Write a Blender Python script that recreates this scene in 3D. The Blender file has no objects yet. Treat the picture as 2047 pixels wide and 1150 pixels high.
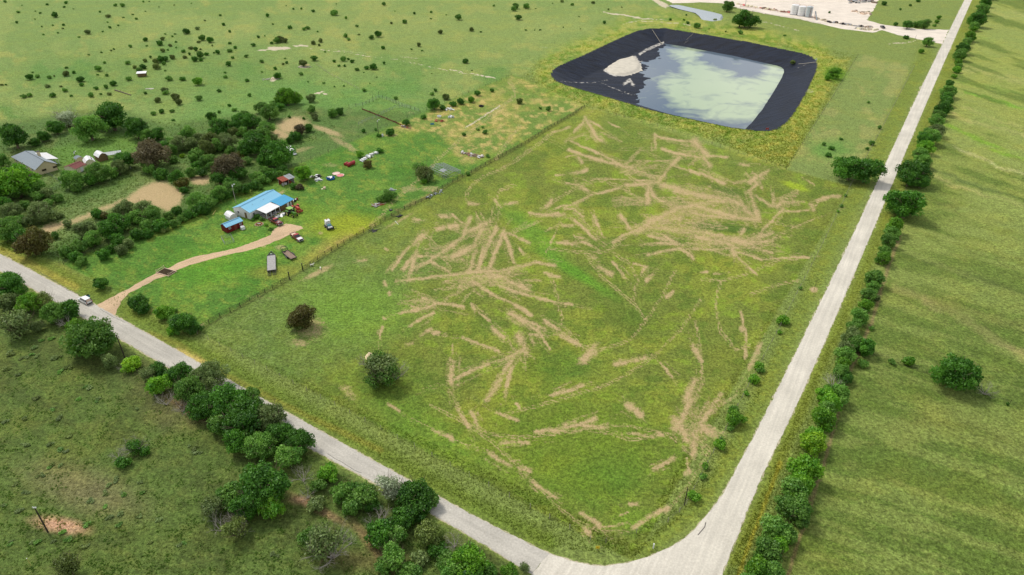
import bpy, math, random
import numpy as np
from mathutils import Vector, Matrix
from mathutils.geometry import tessellate_polygon

# ------------------------------------------------------------------ camera, world, sun, exposure
SC = bpy.context.scene
COL = SC.collection
H = 105.0                      # drone height in metres
TH = math.radians(32.2)        # pitch below the horizon
FPX = 1365.0
cam = bpy.data.cameras.new('camera'); camo = bpy.data.objects.new('camera', cam); COL.objects.link(camo)
camo.location = (0, 0, H); camo.rotation_euler = (math.radians(90) - TH, 0, 0)
cam.sensor_width = 36; cam.lens = FPX / 2047 * 36; cam.clip_end = 20000; cam.clip_start = 1
SC.camera = camo
SC.view_settings.view_transform = 'Standard'; SC.view_settings.look = 'None'
SC.view_settings.gamma = 1; SC.view_settings.use_curve_mapping = False
SC.view_settings.exposure = 0.1
SUN_EL, SUN_AZ = math.radians(52), math.radians(-48)     # azimuth measured from +Y towards +X
W = bpy.data.worlds.new('World'); SC.world = W; W.use_nodes = True
nt = W.node_tree; nt.nodes.clear()
sky = nt.nodes.new('ShaderNodeTexSky'); sky.sky_type = 'NISHITA'; sky.sun_disc = False
sky.sun_elevation = SUN_EL; sky.sun_rotation = SUN_AZ; sky.altitude = 200; sky.dust_density = 2.0
tc = nt.nodes.new('ShaderNodeTexCoord')
sep = nt.nodes.new('ShaderNodeSeparateXYZ'); nt.links.new(tc.outputs['Generated'], sep.inputs[0])
# cloud layer: project the view direction on a flat cloud deck
mz = nt.nodes.new('ShaderNodeMath'); mz.operation = 'MAXIMUM'; mz.inputs[1].default_value = 0.04
nt.links.new(sep.outputs['Z'], mz.inputs[0])
dv = nt.nodes.new('ShaderNodeVectorMath'); dv.operation = 'DIVIDE'
cb = nt.nodes.new('ShaderNodeCombineXYZ')
for i in range(3): nt.links.new(mz.outputs[0], cb.inputs[i])
nt.links.new(tc.outputs['Generated'], dv.inputs[0]); nt.links.new(cb.outputs[0], dv.inputs[1])
cn = nt.nodes.new('ShaderNodeTexNoise'); cn.inputs['Scale'].default_value = 0.9; cn.inputs['Detail'].default_value = 7
cn.inputs['Roughness'].default_value = 0.6
nt.links.new(dv.outputs[0], cn.inputs['Vector'])
cr = nt.nodes.new('ShaderNodeMapRange'); cr.inputs[1].default_value = 0.36; cr.inputs[2].default_value = 0.60
nt.links.new(cn.outputs[0], cr.inputs[0])
cm = nt.nodes.new('ShaderNodeMix'); cm.data_type = 'RGBA'
nt.links.new(cr.outputs[0], cm.inputs[0]); nt.links.new(sky.outputs[0], cm.inputs[6])
cm.inputs[7].default_value = (9.5, 9.6, 9.8, 1)
bg = nt.nodes.new('ShaderNodeBackground'); bg.inputs[1].default_value = 0.108
nt.links.new(cm.outputs[2], bg.inputs[0])
wo = nt.nodes.new('ShaderNodeOutputWorld'); nt.links.new(bg.outputs[0], wo.inputs[0])
sl = bpy.data.lights.new('sun', 'SUN'); sl.energy = 2.45; sl.angle = math.radians(11); sl.color = (1.0, 0.96, 0.88)
so = bpy.data.objects.new('sun', sl); COL.objects.link(so)
sd = Vector((math.sin(SUN_AZ) * math.cos(SUN_EL), math.cos(SUN_AZ) * math.cos(SUN_EL), math.sin(SUN_EL)))
so.rotation_euler = sd.to_track_quat('Z', 'Y').to_euler(); so.location = (0, 0, 300)

KEXP = 1.22                    # picture brightness of a white diffuse surface in this light (used to turn seen colours into albedo)
R = random.Random(11)
rng = np.random.default_rng(5)

# ------------------------------------------------------------------ survey helpers (photo point -> ground point)
CT, ST = math.cos(TH), math.sin(TH)
def P(px, py, z=0.0):
    a = (px - 1023.5) / FPX; b = (py - 575) / FPX
    dx, dy, dz = a, CT - b * ST, -ST - b * CT
    t = (z - H) / dz
    return Vector((dx * t, dy * t, z))
def ppm(py, z=0.0): return (py - 575 + FPX * math.tan(TH)) * CT / (H - z)      # source pixels per metre
def lin1(c):
    c = c / 255.0
    return c / 12.92 if c <= 0.04045 else ((c + 0.055) / 1.055) ** 2.4
def seen(r, g, b, k=None):
    k = k or KEXP
    return tuple(min(0.85, lin1(c) / k) for c in (r, g, b))
def smooth(x): x = np.clip(x, 0, 1); return x * x * (3 - 2 * x)

def vnoise(x, y, seed=0):
    xi = np.floor(x).astype(np.int64); yi = np.floor(y).astype(np.int64)
    xf = smooth(x - xi); yf = smooth(y - yi)
    def h(a, b):
        n = (a * 374761393 + b * 668265263 + seed * 1442695041) & 0x7fffffff
        n = ((n ^ (n >> 13)) * 1274126177) & 0x7fffffff
        return ((n ^ (n >> 16)) & 0xffff) / 65535.0
    return (h(xi, yi) * (1 - xf) + h(xi + 1, yi) * xf) * (1 - yf) + (h(xi, yi + 1) * (1 - xf) + h(xi + 1, yi + 1) * xf) * yf
def fbm(x, y, sc, oc=4, seed=0):
    s = 0; a = 0.5; t = 0
    for o in range(oc):
        s = s + a * vnoise(x * sc, y * sc, seed + o * 17); t += a; a *= 0.55; sc *= 2.03
    return s / t

def sdpoly(x, y, poly):
    """signed distance to polygon, positive inside"""
    n = len(poly); ins = np.zeros(x.shape, bool); d2 = np.full(x.shape, 1e18)
    for i in range(n):
        x1, y1 = poly[i]; x2, y2 = poly[(i + 1) % n]
        ex, ey = x2 - x1, y2 - y1
        t = np.clip(((x - x1) * ex + (y - y1) * ey) / (ex * ex + ey * ey + 1e-12), 0, 1)
        d2 = np.minimum(d2, (x - x1 - t * ex) ** 2 + (y - y1 - t * ey) ** 2)
        if y1 != y2:
            c = ((y1 > y) != (y2 > y)) & (x < (x2 - x1) * (y - y1) / (y2 - y1) + x1)
            ins ^= c
    d = np.sqrt(d2)
    return np.where(ins, d, -d)
def dseg(x, y, x1, y1, x2, y2):
    ex, ey = x2 - x1, y2 - y1
    t = np.clip(((x - x1) * ex + (y - y1) * ey) / (ex * ex + ey * ey + 1e-12), 0, 1)
    return np.sqrt((x - x1 - t * ex) ** 2 + (y - y1 - t * ey) ** 2)
def dline(x, y, pts):
    d = np.full(x.shape, 1e9)
    for (a, b) in zip(pts[:-1], pts[1:]): d = np.minimum(d, dseg(x, y, a[0], a[1], b[0], b[1]))
    return d

# ------------------------------------------------------------------ materials
def new_mat(name):
    m = bpy.data.materials.new(name); m.use_nodes = True
    return m, m.node_tree, m.node_tree.nodes['Principled BSDF']
MATS = {}
def mat(name, rgb, rough=0.6, metal=0.0, var=0.18, scale=1.2, spec=0.4, stripes=None, coat=0.0):
    """plain object material: colour with grain and wear; rgb as it looks in the photo (0-255)"""
    if name in MATS: return MATS[name]
    m, t, b = new_mat(name); c = seen(*rgb)
    n = t.nodes.new('ShaderNodeTexNoise'); n.inputs['Scale'].default_value = scale; n.inputs['Detail'].default_value = 6
    g = t.nodes.new('ShaderNodeTexCoord'); t.links.new(g.outputs['Object'], n.inputs['Vector'])
    mr = t.nodes.new('ShaderNodeMapRange'); mr.inputs[1].default_value = 0.3; mr.inputs[2].default_value = 0.7
    mr.inputs[3].default_value = 1 - var; mr.inputs[4].default_value = 1 + var
    t.links.new(n.outputs[0], mr.inputs[0])
    vm = t.nodes.new('ShaderNodeVectorMath'); vm.operation = 'SCALE'; vm.inputs[0].default_value = c
    t.links.new(mr.outputs[0], vm.inputs['Scale']); t.links.new(vm.outputs[0], b.inputs['Base Color'])
    b.inputs['Roughness'].default_value = rough; b.inputs['Metallic'].default_value = metal
    b.inputs['Specular IOR Level'].default_value = spec
    if coat: b.inputs['Coat Weight'].default_value = coat
    if stripes:
        w = t.nodes.new('ShaderNodeTexWave'); w.inputs['Scale'].default_value = stripes[0]; w.bands_direction = stripes[1]
        t.links.new(g.outputs['Object'], w.inputs['Vector'])
        bp = t.nodes.new('ShaderNodeBump'); bp.inputs['Strength'].default_value = 0.6; bp.inputs['Distance'].default_value = 0.04
        t.links.new(w.outputs[1], bp.inputs['Height']); t.links.new(bp.outputs[0], b.inputs['Normal'])
    MATS[name] = m
    return m
def foliage(name, rgb, rgb2, trans=0.34):
    m, t, b = new_mat(name); t.nodes.remove(b)
    out = [n for n in t.nodes if n.type == 'OUTPUT_MATERIAL'][0]
    at = t.nodes.new('ShaderNodeAttribute'); at.attribute_name = 'leafv'
    oi = t.nodes.new('ShaderNodeObjectInfo')
    mx = t.nodes.new('ShaderNodeMix'); mx.data_type = 'RGBA'
    mx.inputs[6].default_value = seen(*rgb) + (1,); mx.inputs[7].default_value = seen(*rgb2) + (1,)
    t.links.new(at.outputs['Fac'], mx.inputs[0])
    mr = t.nodes.new('ShaderNodeMapRange'); mr.inputs[3].default_value = 0.84; mr.inputs[4].default_value = 1.36
    t.links.new(oi.outputs['Random'], mr.inputs[0])
    vm = t.nodes.new('ShaderNodeVectorMath'); vm.operation = 'SCALE'
    t.links.new(mx.outputs[2], vm.inputs[0]); t.links.new(mr.outputs[0], vm.inputs['Scale'])
    d = t.nodes.new('ShaderNodeBsdfDiffuse'); tr = t.nodes.new('ShaderNodeBsdfTranslucent'); ms = t.nodes.new('ShaderNodeMixShader')
    gl = t.nodes.new('ShaderNodeBsdfGlossy'); gl.inputs['Roughness'].default_value = 0.5; gl.inputs['Color'].default_value = (.9, .95, .9, 1)
    ms2 = t.nodes.new('ShaderNodeMixShader'); ms2.inputs[0].default_value = 0.025
    t.links.new(vm.outputs[0], d.inputs[0]); t.links.new(vm.outputs[0], tr.inputs[0])
    ms.inputs[0].default_value = trans
    t.links.new(d.outputs[0], ms.inputs[1]); t.links.new(tr.outputs[0], ms.inputs[2])
    t.links.new(ms.outputs[0], ms2.inputs[1]); t.links.new(gl.outputs[0], ms2.inputs[2])
    t.links.new(ms2.outputs[0], out.inputs[0])
    return m
FOL = {
 'dark green':      foliage('leaf dark', (44, 96, 20), (104, 160, 48)),
 'mid green':       foliage('leaf mid', (70, 124, 34), (138, 182, 76)),
 'bright green':    foliage('leaf bright', (70, 134, 22), (140, 190, 50)),
 'lime green':      foliage('leaf lime', (100, 156, 20), (168, 204, 50)),
 'grey-green':      foliage('leaf grey green', (92, 118, 58), (152, 172, 100)),
 'olive':           foliage('leaf olive', (86, 108, 40), (142, 158, 80)),
 'reddish brown':   foliage('leaf red brown', (98, 82, 38), (126, 132, 58)),
 'dusky brown':     foliage('leaf dusky', (84, 76, 50), (132, 122, 86)),
 'orange-tinged':   foliage('leaf orange', (110, 84, 34), (96, 126, 44)),
 'pale silvery':    foliage('leaf silver', (140, 158, 112), (200, 208, 176)),
}
BARK = mat('bark', (120, 104, 84), rough=0.9)
DEADW = mat('dead wood', (176, 168, 156), rough=0.9)

# ------------------------------------------------------------------ mesh helpers
def tagp(o, **kw):
    for k, v in kw.items():
        if v is not None: o[k] = v
    return o
def np_mesh(name, V, F, mats, attr=None, smooth_=False, matidx=None):
    me = bpy.data.meshes.new(name); V = np.asarray(V, np.float32); F = np.asarray(F, np.int32); k = F.shape[1]
    me.vertices.add(len(V)); me.vertices.foreach_set('co', V.ravel())
    me.loops.add(F.size); me.loops.foreach_set('vertex_index', F.ravel())
    me.polygons.add(len(F)); me.polygons.foreach_set('loop_start', np.arange(0, F.size, k, dtype=np.int32))
    me.polygons.foreach_set('loop_total', np.full(len(F), k, np.int32))
    if smooth_: me.polygons.foreach_set('use_smooth', np.ones(len(F), bool))
    if matidx is not None: me.polygons.foreach_set('material_index', np.asarray(matidx, np.int32))
    for n, typ, arr in (attr or []):
        a = me.attributes.new(n, typ, 'POINT')
        a.data.foreach_set('color' if 'COLOR' in typ else 'value', np.asarray(arr, np.float32).ravel())
    for m in mats: me.materials.append(m)
    me.update(calc_edges=True); me.validate()
    return me
def link(name, me, parent=None, loc=None, rz=0, **kw):
    o = bpy.data.objects.new(name, me); COL.objects.link(o)
    if parent: o.parent = parent
    if loc is not None: o.location = loc
    if rz: o.rotation_euler = (0, 0, rz)
    return tagp(o, **kw)
def thing(name, label, cat, loc=(0, 0, 0), rz=0, group=None):
    return link(name, None, None, loc, rz, label=label, category=cat, group=group)

class MB:
    def __init__(s): s.v = []; s.f = []
    def add(s, vs, fs):
        o = len(s.v); s.v += [tuple(v) for v in vs]; s.f += [tuple(i + o for i in f) for f in fs]; return s
    def box(s, c, d, rz=0, rx=0, ry=0, taper=1.0):
        m = Matrix.Rotation(rz, 3, 'Z') @ Matrix.Rotation(ry, 3, 'Y') @ Matrix.Rotation(rx, 3, 'X')
        x, y, z = d[0] / 2, d[1] / 2, d[2] / 2; t = taper
        vs = [(-x, -y, -z), (x, -y, -z), (x, y, -z), (-x, y, -z), (-x * t, -y * t, z), (x * t, -y * t, z), (x * t, y * t, z), (-x * t, y * t, z)]
        return s.add([m @ Vector(v) + Vector(c) for v in vs], [(3, 2, 1, 0), (4, 5, 6, 7), (0, 1, 5, 4), (1, 2, 6, 5), (2, 3, 7, 6), (3, 0, 4, 7)])
    def cyl(s, a, b, r0, r1=None, n=8, cap=True):
        r1 = r0 if r1 is None else r1; a = Vector(a); b = Vector(b); d = (b - a)
        if d.length < 1e-6: return s
        q = d.to_track_quat('Z', 'Y'); vs = []
        for p, r in ((a, r0), (b, r1)):
            for i in range(n):
                w = 2 * math.pi * i / n; vs.append(p + q @ Vector((math.cos(w) * r, math.sin(w) * r, 0)))
        fs = [(i, (i + 1) % n, n + (i + 1) % n, n + i) for i in range(n)]
        if cap: fs += [tuple(range(n))[::-1], tuple(range(n, 2 * n))]
        return s.add(vs, fs)
    def prism(s, prof, y0, y1, tap=None):
        """profile in x,z extruded along y"""
        n = len(prof)
        vs = [(x, y0, z) for x, z in prof] + [(x, y1, z) for x, z in prof]
        fs = [(i, n + i, n + (i + 1) % n, (i + 1) % n) for i in range(n)] + [tuple(range(n)), tuple(range(n, 2 * n))[::-1]]
        return s.add(vs, fs)
    def lathe(s, prof, c, n=16):
        c = Vector(c); vs = []
        for r, z in prof:
            for i in range(n): w = 2 * math.pi * i / n; vs.append(c + Vector((r * math.cos(w), r * math.sin(w), z)))
        fs = []
        for k in range(len(prof) - 1):
            for i in range(n): j = (i + 1) % n; fs.append((k * n + i, k * n + j, (k + 1) * n + j, (k + 1) * n + i))
        return s.add(vs, fs)
    def torus(s, c, Rr, r, n=18, m=7):
        vs = []; fs = []
        for i in range(n):
            w = 2 * math.pi * i / n
            for j in range(m):
                u = 2 * math.pi * j / m
                vs.append((c[0] + (Rr + r * math.cos(u)) * math.cos(w), c[1] + (Rr + r * math.cos(u)) * math.sin(w), c[2] + r * math.sin(u)))
        for i in range(n):
            for j in range(m): fs.append((i * m + j, ((i + 1) % n) * m + j, ((i + 1) % n) * m + (j + 1) % m, i * m + (j + 1) % m))
        return s.add(vs, fs)
    def mesh(s, name, m, bevel=0):
        me = bpy.data.meshes.new(name); me.from_pydata(s.v, [], s.f); me.materials.append(m)
        if bevel:
            import bmesh
            bm = bmesh.new(); bm.from_mesh(me)
            bmesh.ops.recalc_face_normals(bm, faces=bm.faces)
            bmesh.ops.bevel(bm, geom=bm.edges[:], offset=bevel, segments=1, affect='EDGES', clamp_overlap=True)
            bm.to_mesh(me); bm.free()
        me.update(); return me
    def build(s, name, m, parent=None, bevel=0, loc=None, rz=0, **kw):
        return link(name, s.mesh(name, m, bevel), parent, loc, rz, **kw)

# ------------------------------------------------------------------ outlines surveyed on the photo
def crop(ox, oy, s, L): return [(ox + a / s, oy + b / s) for a, b in L]
def spline(pts, k=5):
    out = []; n = len(pts)
    for i in range(n - 1):
        p0, p1, p2, p3 = pts[max(i - 1, 0)], pts[i], pts[i + 1], pts[min(i + 2, n - 1)]
        for j in range(k):
            t = j / k; out.append(tuple(.5 * (2 * p1[c] + (p2[c] - p0[c]) * t + (2 * p0[c] - 5 * p1[c] + 4 * p2[c] - p3[c]) * t * t + (3 * p1[c] - p0[c] - 3 * p2[c] + p3[c]) * t ** 3) for c in (0, 1)))
    return out + [pts[-1]]
RIM = [(1102,150),(1106,141),(1116,133),(1145,120),(1180,105),(1215,88),(1250,72),(1275,62),(1295,58),(1330,57),(1400,68),(1500,85),(1600,106),(1620,113),(1631,121),(1633,130),(1630,142),(1620,165),(1600,205),(1580,235),(1568,248),(1555,257),(1540,262),(1515,262),(1460,255),(1380,238),(1300,220),(1200,190),(1130,170),(1110,161)]
RIMW = [tuple(P(a, b, 1.0)[:2]) for a, b in RIM]
SHORE = [(1270,210),(1278,193),(1288,178),(1294,156),(1279,144),(1290,130),(1317,115),(1316,96),(1328,84)]   # where the dry floor meets the water
SHW = [tuple(P(a, b, -5.0)[:2]) for a, b in SHORE]
R_OUT = spline([(-220, 388), (0, 508), (228, 630), (492, 779), (803, 952), (958, 1037), (1098, 1107)])
R_IN = spline([(-220, 420), (0, 541), (172, 638), (336, 734), (620, 896), (885, 1040), (1063, 1148)])
G_L = spline([(1098, 1107), (1167, 1127), (1226, 1130), (1300, 1112), (1372, 1073), (1437, 999), (1480, 922), (1537, 813), (1691, 499), (1828, 203), (1928, 0), (1990, -127)])
G_R = spline([(1443, 1150), (1514, 973), (1606, 780), (1728, 500), (1853, 204), (1943, 0), (2001, -127)])
G_TAIL = [(1063,1148),(1110,1178),(1170,1215),(1210,1270),(1205,1360),(1160,1500),(1270,1500),(1350,1360),(1404,1240)]
DRIVE = [(190,611),(205,604),(224,594),(252,580),(280,564),(312,546),(332,538),(360,524),(390,513),(438,504),(476,495),(515,481),(541,470),(546,461),(553,455),(572,447),(601,452),(606,457),(591,463),(562,478),(534,489),(496,501),(457,509),(419,519),(380,530),(348,543),(336,551),(312,558),(280,575),(256,587),(244,601),(236,614),(229,631)]
YARD = [(1300,-14),(1345,7),(1400,5),(1445,7),(1484,19),(1540,30),(1600,39),(1678,57),(1720,63),(1745,65),(1764,60),(1795,70),(1834,78),(1884,88),(1897,60),(1834,58),(1768,50),(1733,41),(1742,25),(1752,8),(1762,-12),(1745,-60),(1400,-60)]
SPOND = [(1337,11),(1345,8.5),(1356,8.5),(1391,16),(1420,22),(1440,27),(1443,33),(1440,38),(1425,40.5),(1412,39),(1403,36),(1397,29),(1390,24),(1361,18)]
SPW = [tuple(P(a, b)[:2]) for a, b in SPOND]
LAWN = [(125,528),(1023,150),(1168,213),(1095,256),(975,324),(875,381),(809,418),(700,478),(590,548),(395,662)]
FIELD = [(395,662),(590,548),(700,478),(809,418),(875,381),(975,324),(1095,256),(1168,213),(1572,338),(1700,372),(1265,1122)]
STRIP = [(1572,338),(1718,108),(1829,131),(1700,372)]

# ------------------------------------------------------------------ terrain
def terrain(x, y):
    """height of the land; arrays"""
    x = np.asarray(x, float); y = np.asarray(y, float)
    d = sdpoly(x, y, RIMW)                                  # >0 inside the reservoir rim
    berm = np.exp(-np.clip(-d - 3.0, 0, None) ** 2 / (2 * 7.0 ** 2)) * 1.0
    pit = 1.0 - np.clip(d, 0, None) / 2.9
    z = np.where(d > 0, np.maximum(pit - 0.35 * np.clip(d, 0, 1), -8.0), berm)
    # low terraces in the pasture on the right
    u = (x * 0.80 + y * 0.60)
    rt = smooth((x - (0.753 * (y - 76) + 50)) / 40.0)
    z = z + rt * 0.35 * (np.sin(u * 2 * math.pi / 33 + 2.0 * fbm(x, y, 0.012, 2, 3)) * 0.5 + 0.5) * (d < -5)
    sp = sdpoly(x, y, SPW)
    z = z - 1.6 * smooth((sp + 4) / 6)
    return z
def tz(x, y): return float(terrain(np.array([x]), np.array([y]))[0])
def G(px, py, dz=0.0):
    v = P(px, py); z = tz(v.x, v.y)
    if abs(z) > 0.02: v = P(px, py, z); z = tz(v.x, v.y)
    v.z = z + dz; return v

# ---- ground sheet
rows_px = np.concatenate([np.arange(-60, 330, 1.9), np.arange(330, 1190, 2.6)])
ang = TH + np.arctan((rows_px - 575) / FPX)
Gd = H / np.tan(ang)
far = np.geomspace(Gd[0] * 1.06, 9000, 26)[::-1]
near = np.array([Gd[-1] - 3, 45, 25, 0, -30, -80, -200, -600, -2500])
Gd = np.concatenate([far, Gd, near])
us = np.arange(-1330, 1331, 3.1) / FPX
wid = (np.maximum(Gd, 20) * CT + H * ST)
X = us[None, :] * wid[:, None]; Y = np.repeat(Gd[:, None], len(us), 1)
ex = np.array([1.2, 1.7, 3, 8])
XL = np.stack([X[:, 0] * e - (e - 1) * 300 for e in ex[::-1]], 1); XR = np.stack([X[:, -1] * e + (e - 1) * 300 for e in ex], 1)
X = np.concatenate([XL, X, XR], 1); Y = np.repeat(Gd[:, None], X.shape[1], 1)
nr, nc = X.shape
gx, gy = X.ravel(), Y.ravel()
gz = terrain(gx, gy)
den = gy * CT + H * ST
den = np.maximum(den, 25)
PX = 1023.5 + FPX * gx / den; PY = 575 + FPX * (H * CT - gy * ST) / den
PX = np.clip(PX, -3000, 6000); PY = np.clip(PY, -400, 3000)

def paint_fields(px, py, wx, wy):
    """albedo tint and material masks of the land at photo points px,py (world wx,wy)"""
    px = px + 2.2 * (fbm(px, py, 0.11, 3, 5) - 0.5) * 3; py = py + (fbm(px, py, 0.13, 3, 9) - 0.5) * 4
    N = len(px)
    T = np.zeros((N, 3))
    def C(r, g, b): return np.array(seen(min(255, r * 1.065 + 4), g * .975, b * .97 + 6))
    T[:] = C(114, 145, 68)
    def put(mask, c): T[:] = T * (1 - mask[:, None]) + np.asarray(c)[None] * mask[:, None]
    def poly(pts, soft=4): return smooth(sdpoly(px, py, pts) / (2 * soft) + 0.5)
    def ell(cx, cy, rx, ry, soft=0.5, rot=0):
        c, s = math.cos(rot), math.sin(rot); u = (px - cx) * c + (py - cy) * s; v = -(px - cx) * s + (py - cy) * c
        r = np.sqrt((u / rx) ** 2 + (v / ry) ** 2)
        return smooth((1 + soft - r) / (2 * soft))
    n1 = fbm(px, py * 1.7, 0.012, 4, 21); n2 = fbm(px, py * 1.8, 0.03, 4, 33); n3 = fbm(px, py * 2, 0.09, 4, 41)
    # far pasture upper left
    far_ = poly([(-3000,-400),(1300,-400),(1340,40),(1095,150),(1023,150),(850,230),(600,215),(330,250),(230,215),(0,245),(-3000,300)], 8)
    put(far_, C(112, 150, 74))
    put(far_ * smooth((n1 - 0.52) * 7) * 0.5, C(132, 162, 84))
    put(far_ * smooth((n2 - 0.56) * 8) * 0.36, C(150, 166, 84))
    put(far_ * smooth((n1 - 0.44) * -8) * smooth((py - 60) / 60) * 0.7, C(88, 140, 60))
    put(ell(620,230,260,70)*0.6, C(84, 146, 62)); put(ell(330,150,260,45,.6)*0.45, C(88,138,60))
    put(ell(900,60,300,60,.7)*0.35*far_, C(136,162,84))
    # left lots
    lots = poly([(-3000,245),(0,245),(230,215),(330,250),(600,215),(850,225),(125,528),(0,500),(-3000,0)], 8)
    put(lots, C(82, 122, 54)); put(lots * smooth((n2 - .52) * 8) * .5, C(104, 132, 70))
    put(poly([(95,300),(235,262),(290,285),(240,330),(140,345)],6), C(92, 140, 56))
    put(poly([(60,470),(290,350),(330,362),(170,460),(80,500)],8)*.8, C(104, 138, 70))
    put(poly([(0,500),(125,528),(210,600),(100,545),(0,505)],8)*.6, C(140, 150, 70))
    # homestead lawn
    lw = poly(LAWN, 3)
    put(lw, C(80, 132, 46)); put(lw * smooth((n2 - .46) * 7) * .7, C(106, 148, 52)); put(lw * smooth((n3 - .6) * 8) * .4, C(140, 160, 62))
    put(lw * smooth((n1 - .46) * -9) * .6, C(66, 124, 36))
    put(ell(700,455,70,26,.6)*.7, C(146,170,40)); put(ell(600,425,60,18,.6)*.5,C(120,160,46)); put(ell(300,560,150,30,.6,-.3)*.25, C(72,120,44))
    put(ell(450,520,120,40,.6,-.3)*.5, C(92,160,40)); put(ell(560,545,60,14,.6)*.5, C(140,150,60)); put(ell(650,500,60,16,.6,-.5)*.6, C(150,158,70))
    dry = poly([(760,268),(1023,152),(1168,213),(1000,300),(930,330),(880,268),(800,262)], 8) * lw
    put(dry * (0.25 + .5 * smooth((n2 - .38) * 5)), C(146, 158, 80)); put(dry * smooth((n3 - .54) * 9) * .7, C(176, 176, 104)); put(dry * smooth((n3 - .47) * -9) * .75, C(100, 140, 56)); put(dry * smooth((n1 - .47) * -9) * .5, C(110, 146, 60))
    # mown field
    fd = poly(FIELD, 3)
    put(fd, C(104, 131, 50)); put(fd * smooth((n1 - .5) * 8) * .5, C(130, 156, 52)); put(fd * smooth((n2 - .47) * -9) * .55, C(84, 122, 38)); put(fd * smooth((n2 - .62) * 9) * .6, C(118, 158, 46))
    nearl = ell(560,640,330,120,.6,-.45) * fd
    put(nearl * .7, C(90, 128, 56)); put(nearl * smooth((n3 - .5) * 8) * .4, C(116, 150, 78)); put(ell(700,620,110,60,.7)*fd*.6, C(104,156,48))
    put(ell(1150,900,190,110,.6)*fd*.6, C(96,136,36)); put(ell(1110,730,80,28,.7)*.6*fd, C(70,118,36)); put(ell(1200,960,90,46,.7)*fd*.5, C(78,128,38)); put(ell(1320,290,200,26,.7,.3)*.3*fd, C(112,146,58))
    put(ell(1255,640,70,26,.7,.4)*fd*.5, C(78,116,38)); put(ell(1440,455,66,9,.5,.08)*.8, C(70,110,40)); put(ell(1070,470,80,20,.7,.7)*.6*fd, C(84,150,40)); put(ell(1150,545,80,10,.7,.55)*.6*fd,C(84,156,36))
    put(ell(1445,378,40,7,.6,.3)*.6, C(80,112,46)); put(ell(1590,373,26,6,.6,.3)*.7, C(150,190,40)); put(ell(850,870,120,34,.7,.45)*fd*.4, C(92,150,40)); put(ell(1280,1040,60,20,.7)*.5*fd, C(110,160,44))
    put(poly([(640,750),(830,700),(900,830),(860,880)],20)*.4*fd, C(84,128,40))
    put(fd*smooth((260-py)/60)*.4, C(140,160,72))
    FN = [(395,661),(500,603),(579,559),(605,541),(700,481),(809,419),(875,383),(951,341),(1050,288),(1168,215)]
    put(smooth(1.2 - dline(px, py, FN) / 3.2) * .6, C(78, 96, 42)); put(smooth(1.2 - dline(px, py - 5, [(640,500),(700,466),(800,412),(860,385)]) / 5) * .5 * smooth((n3 - .35) * 5), C(146, 142, 84))  # dark strip paints the fence's ground shadow and unmown weeds into the grass
    # strip pasture beyond
    st = poly(STRIP, 3); put(st, C(114, 146, 72)); put(st*smooth((n2-.52)*8)*.6, C(140,158,86)); put(ell(1660,300,40,22,.6)*.6, C(84,146,56))
    # land around reservoir: lush yellow-green weeds
    v = sdpoly(px, py, RIM); ring = smooth(1 - np.abs(v + 12) / 34) * (py < 345)
    ring = ring * (1 - st) * (1 - fd * .8)
    put(ring * (.45 + .55 * smooth((n2 - .35) * 4)), C(128, 158, 56)); put(ring * smooth((n3 - .5) * 8) * .55, C(160, 176, 84)); put(ring * smooth((n3 - .47) * -9) * .7, C(92, 140, 38))
    cor = poly([(1440,300),(1572,338),(1700,120),(1640,110),(1560,265)], 8); put(cor * .6, C(134, 160, 58)); put(cor*smooth((n3-.52)*8)*.6, C(164,176,76)); put(ell(1667,150,22,14,.6), C(92,148,34))
    # right pasture
    rp = poly([(1976,-150),(1885,130),(1830,310),(1740,560),(1640,800),(1560,980),(1480,1180),(1300,3000),(6000,3000),(6000,-400),(2100,-400)], 6)
    g = smooth((py - 60) / 700)
    put(rp, C(134, 161, 74)); T[:] = T * (1 - (rp * g)[:, None]) + (C(92, 124, 50))[None] * (rp * g)[:, None]
    for L, w, c, a in (([(1930,183),(1990,203),(2060,216),(2300,260)],5,C(110,166,50),.8), ([(1905,232),(1985,258),(2060,275),(2300,330)],5,C(180,186,116),.7),
        ([(1893,252),(1970,290),(2060,322),(2300,400)],10,C(112,166,44),.8), ([(1890,290),(1960,318),(2060,358),(2300,450)],5,C(168,186,120),.6), ([(1925,215),(2060,262),(2300,340)],5,C(150,170,90),.6),
        ([(1863,343),(1960,372),(2060,402),(2300,480)],6,C(88,118,54),.7), ([(1866,356),(1960,386),(2060,416),(2300,495)],6,C(158,170,100),.5), ([(1863,402),(1960,432),(2060,462),(2300,530)],6,C(90,118,52),.6),
        ([(1798,508),(1920,545),(2060,590),(2300,670)],10,C(78,104,44),.6), ([(1850,600),(1930,640),(2060,720),(2300,860)],14,C(152,160,98),.5), ([(1790,575),(1900,610),(2060,660)],14,C(150,158,94),.3), ([(1800,865),(1900,830),(2060,900)],40,C(112,130,60),.4), ([(1746,709),(1800,725),(1885,754),(2060,818)],2.5,C(66,86,38),.7),
        ([(1885,130),(1990,150),(2300,220)],8,C(150,170,92),.6), ([(1930,60),(2060,90),(2300,150)],14,C(120,158,70),.5), ([(1950,20),(2300,70)],10,C(150,172,96),.5),([(1890,160),(1990,176),(2300,236)],5,C(118,160,62),.5)):
        put(smooth(1.15 - dline(px, py + 3*(n2-.5)*6, L) / w) * rp * min(1, a * 1.2), c)
    put(rp * smooth((n2 - .55) * 8) * .25, C(124, 146, 70)); put(rp * smooth((n3 - .6) * 8) * .3, C(100, 140, 50))
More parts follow.
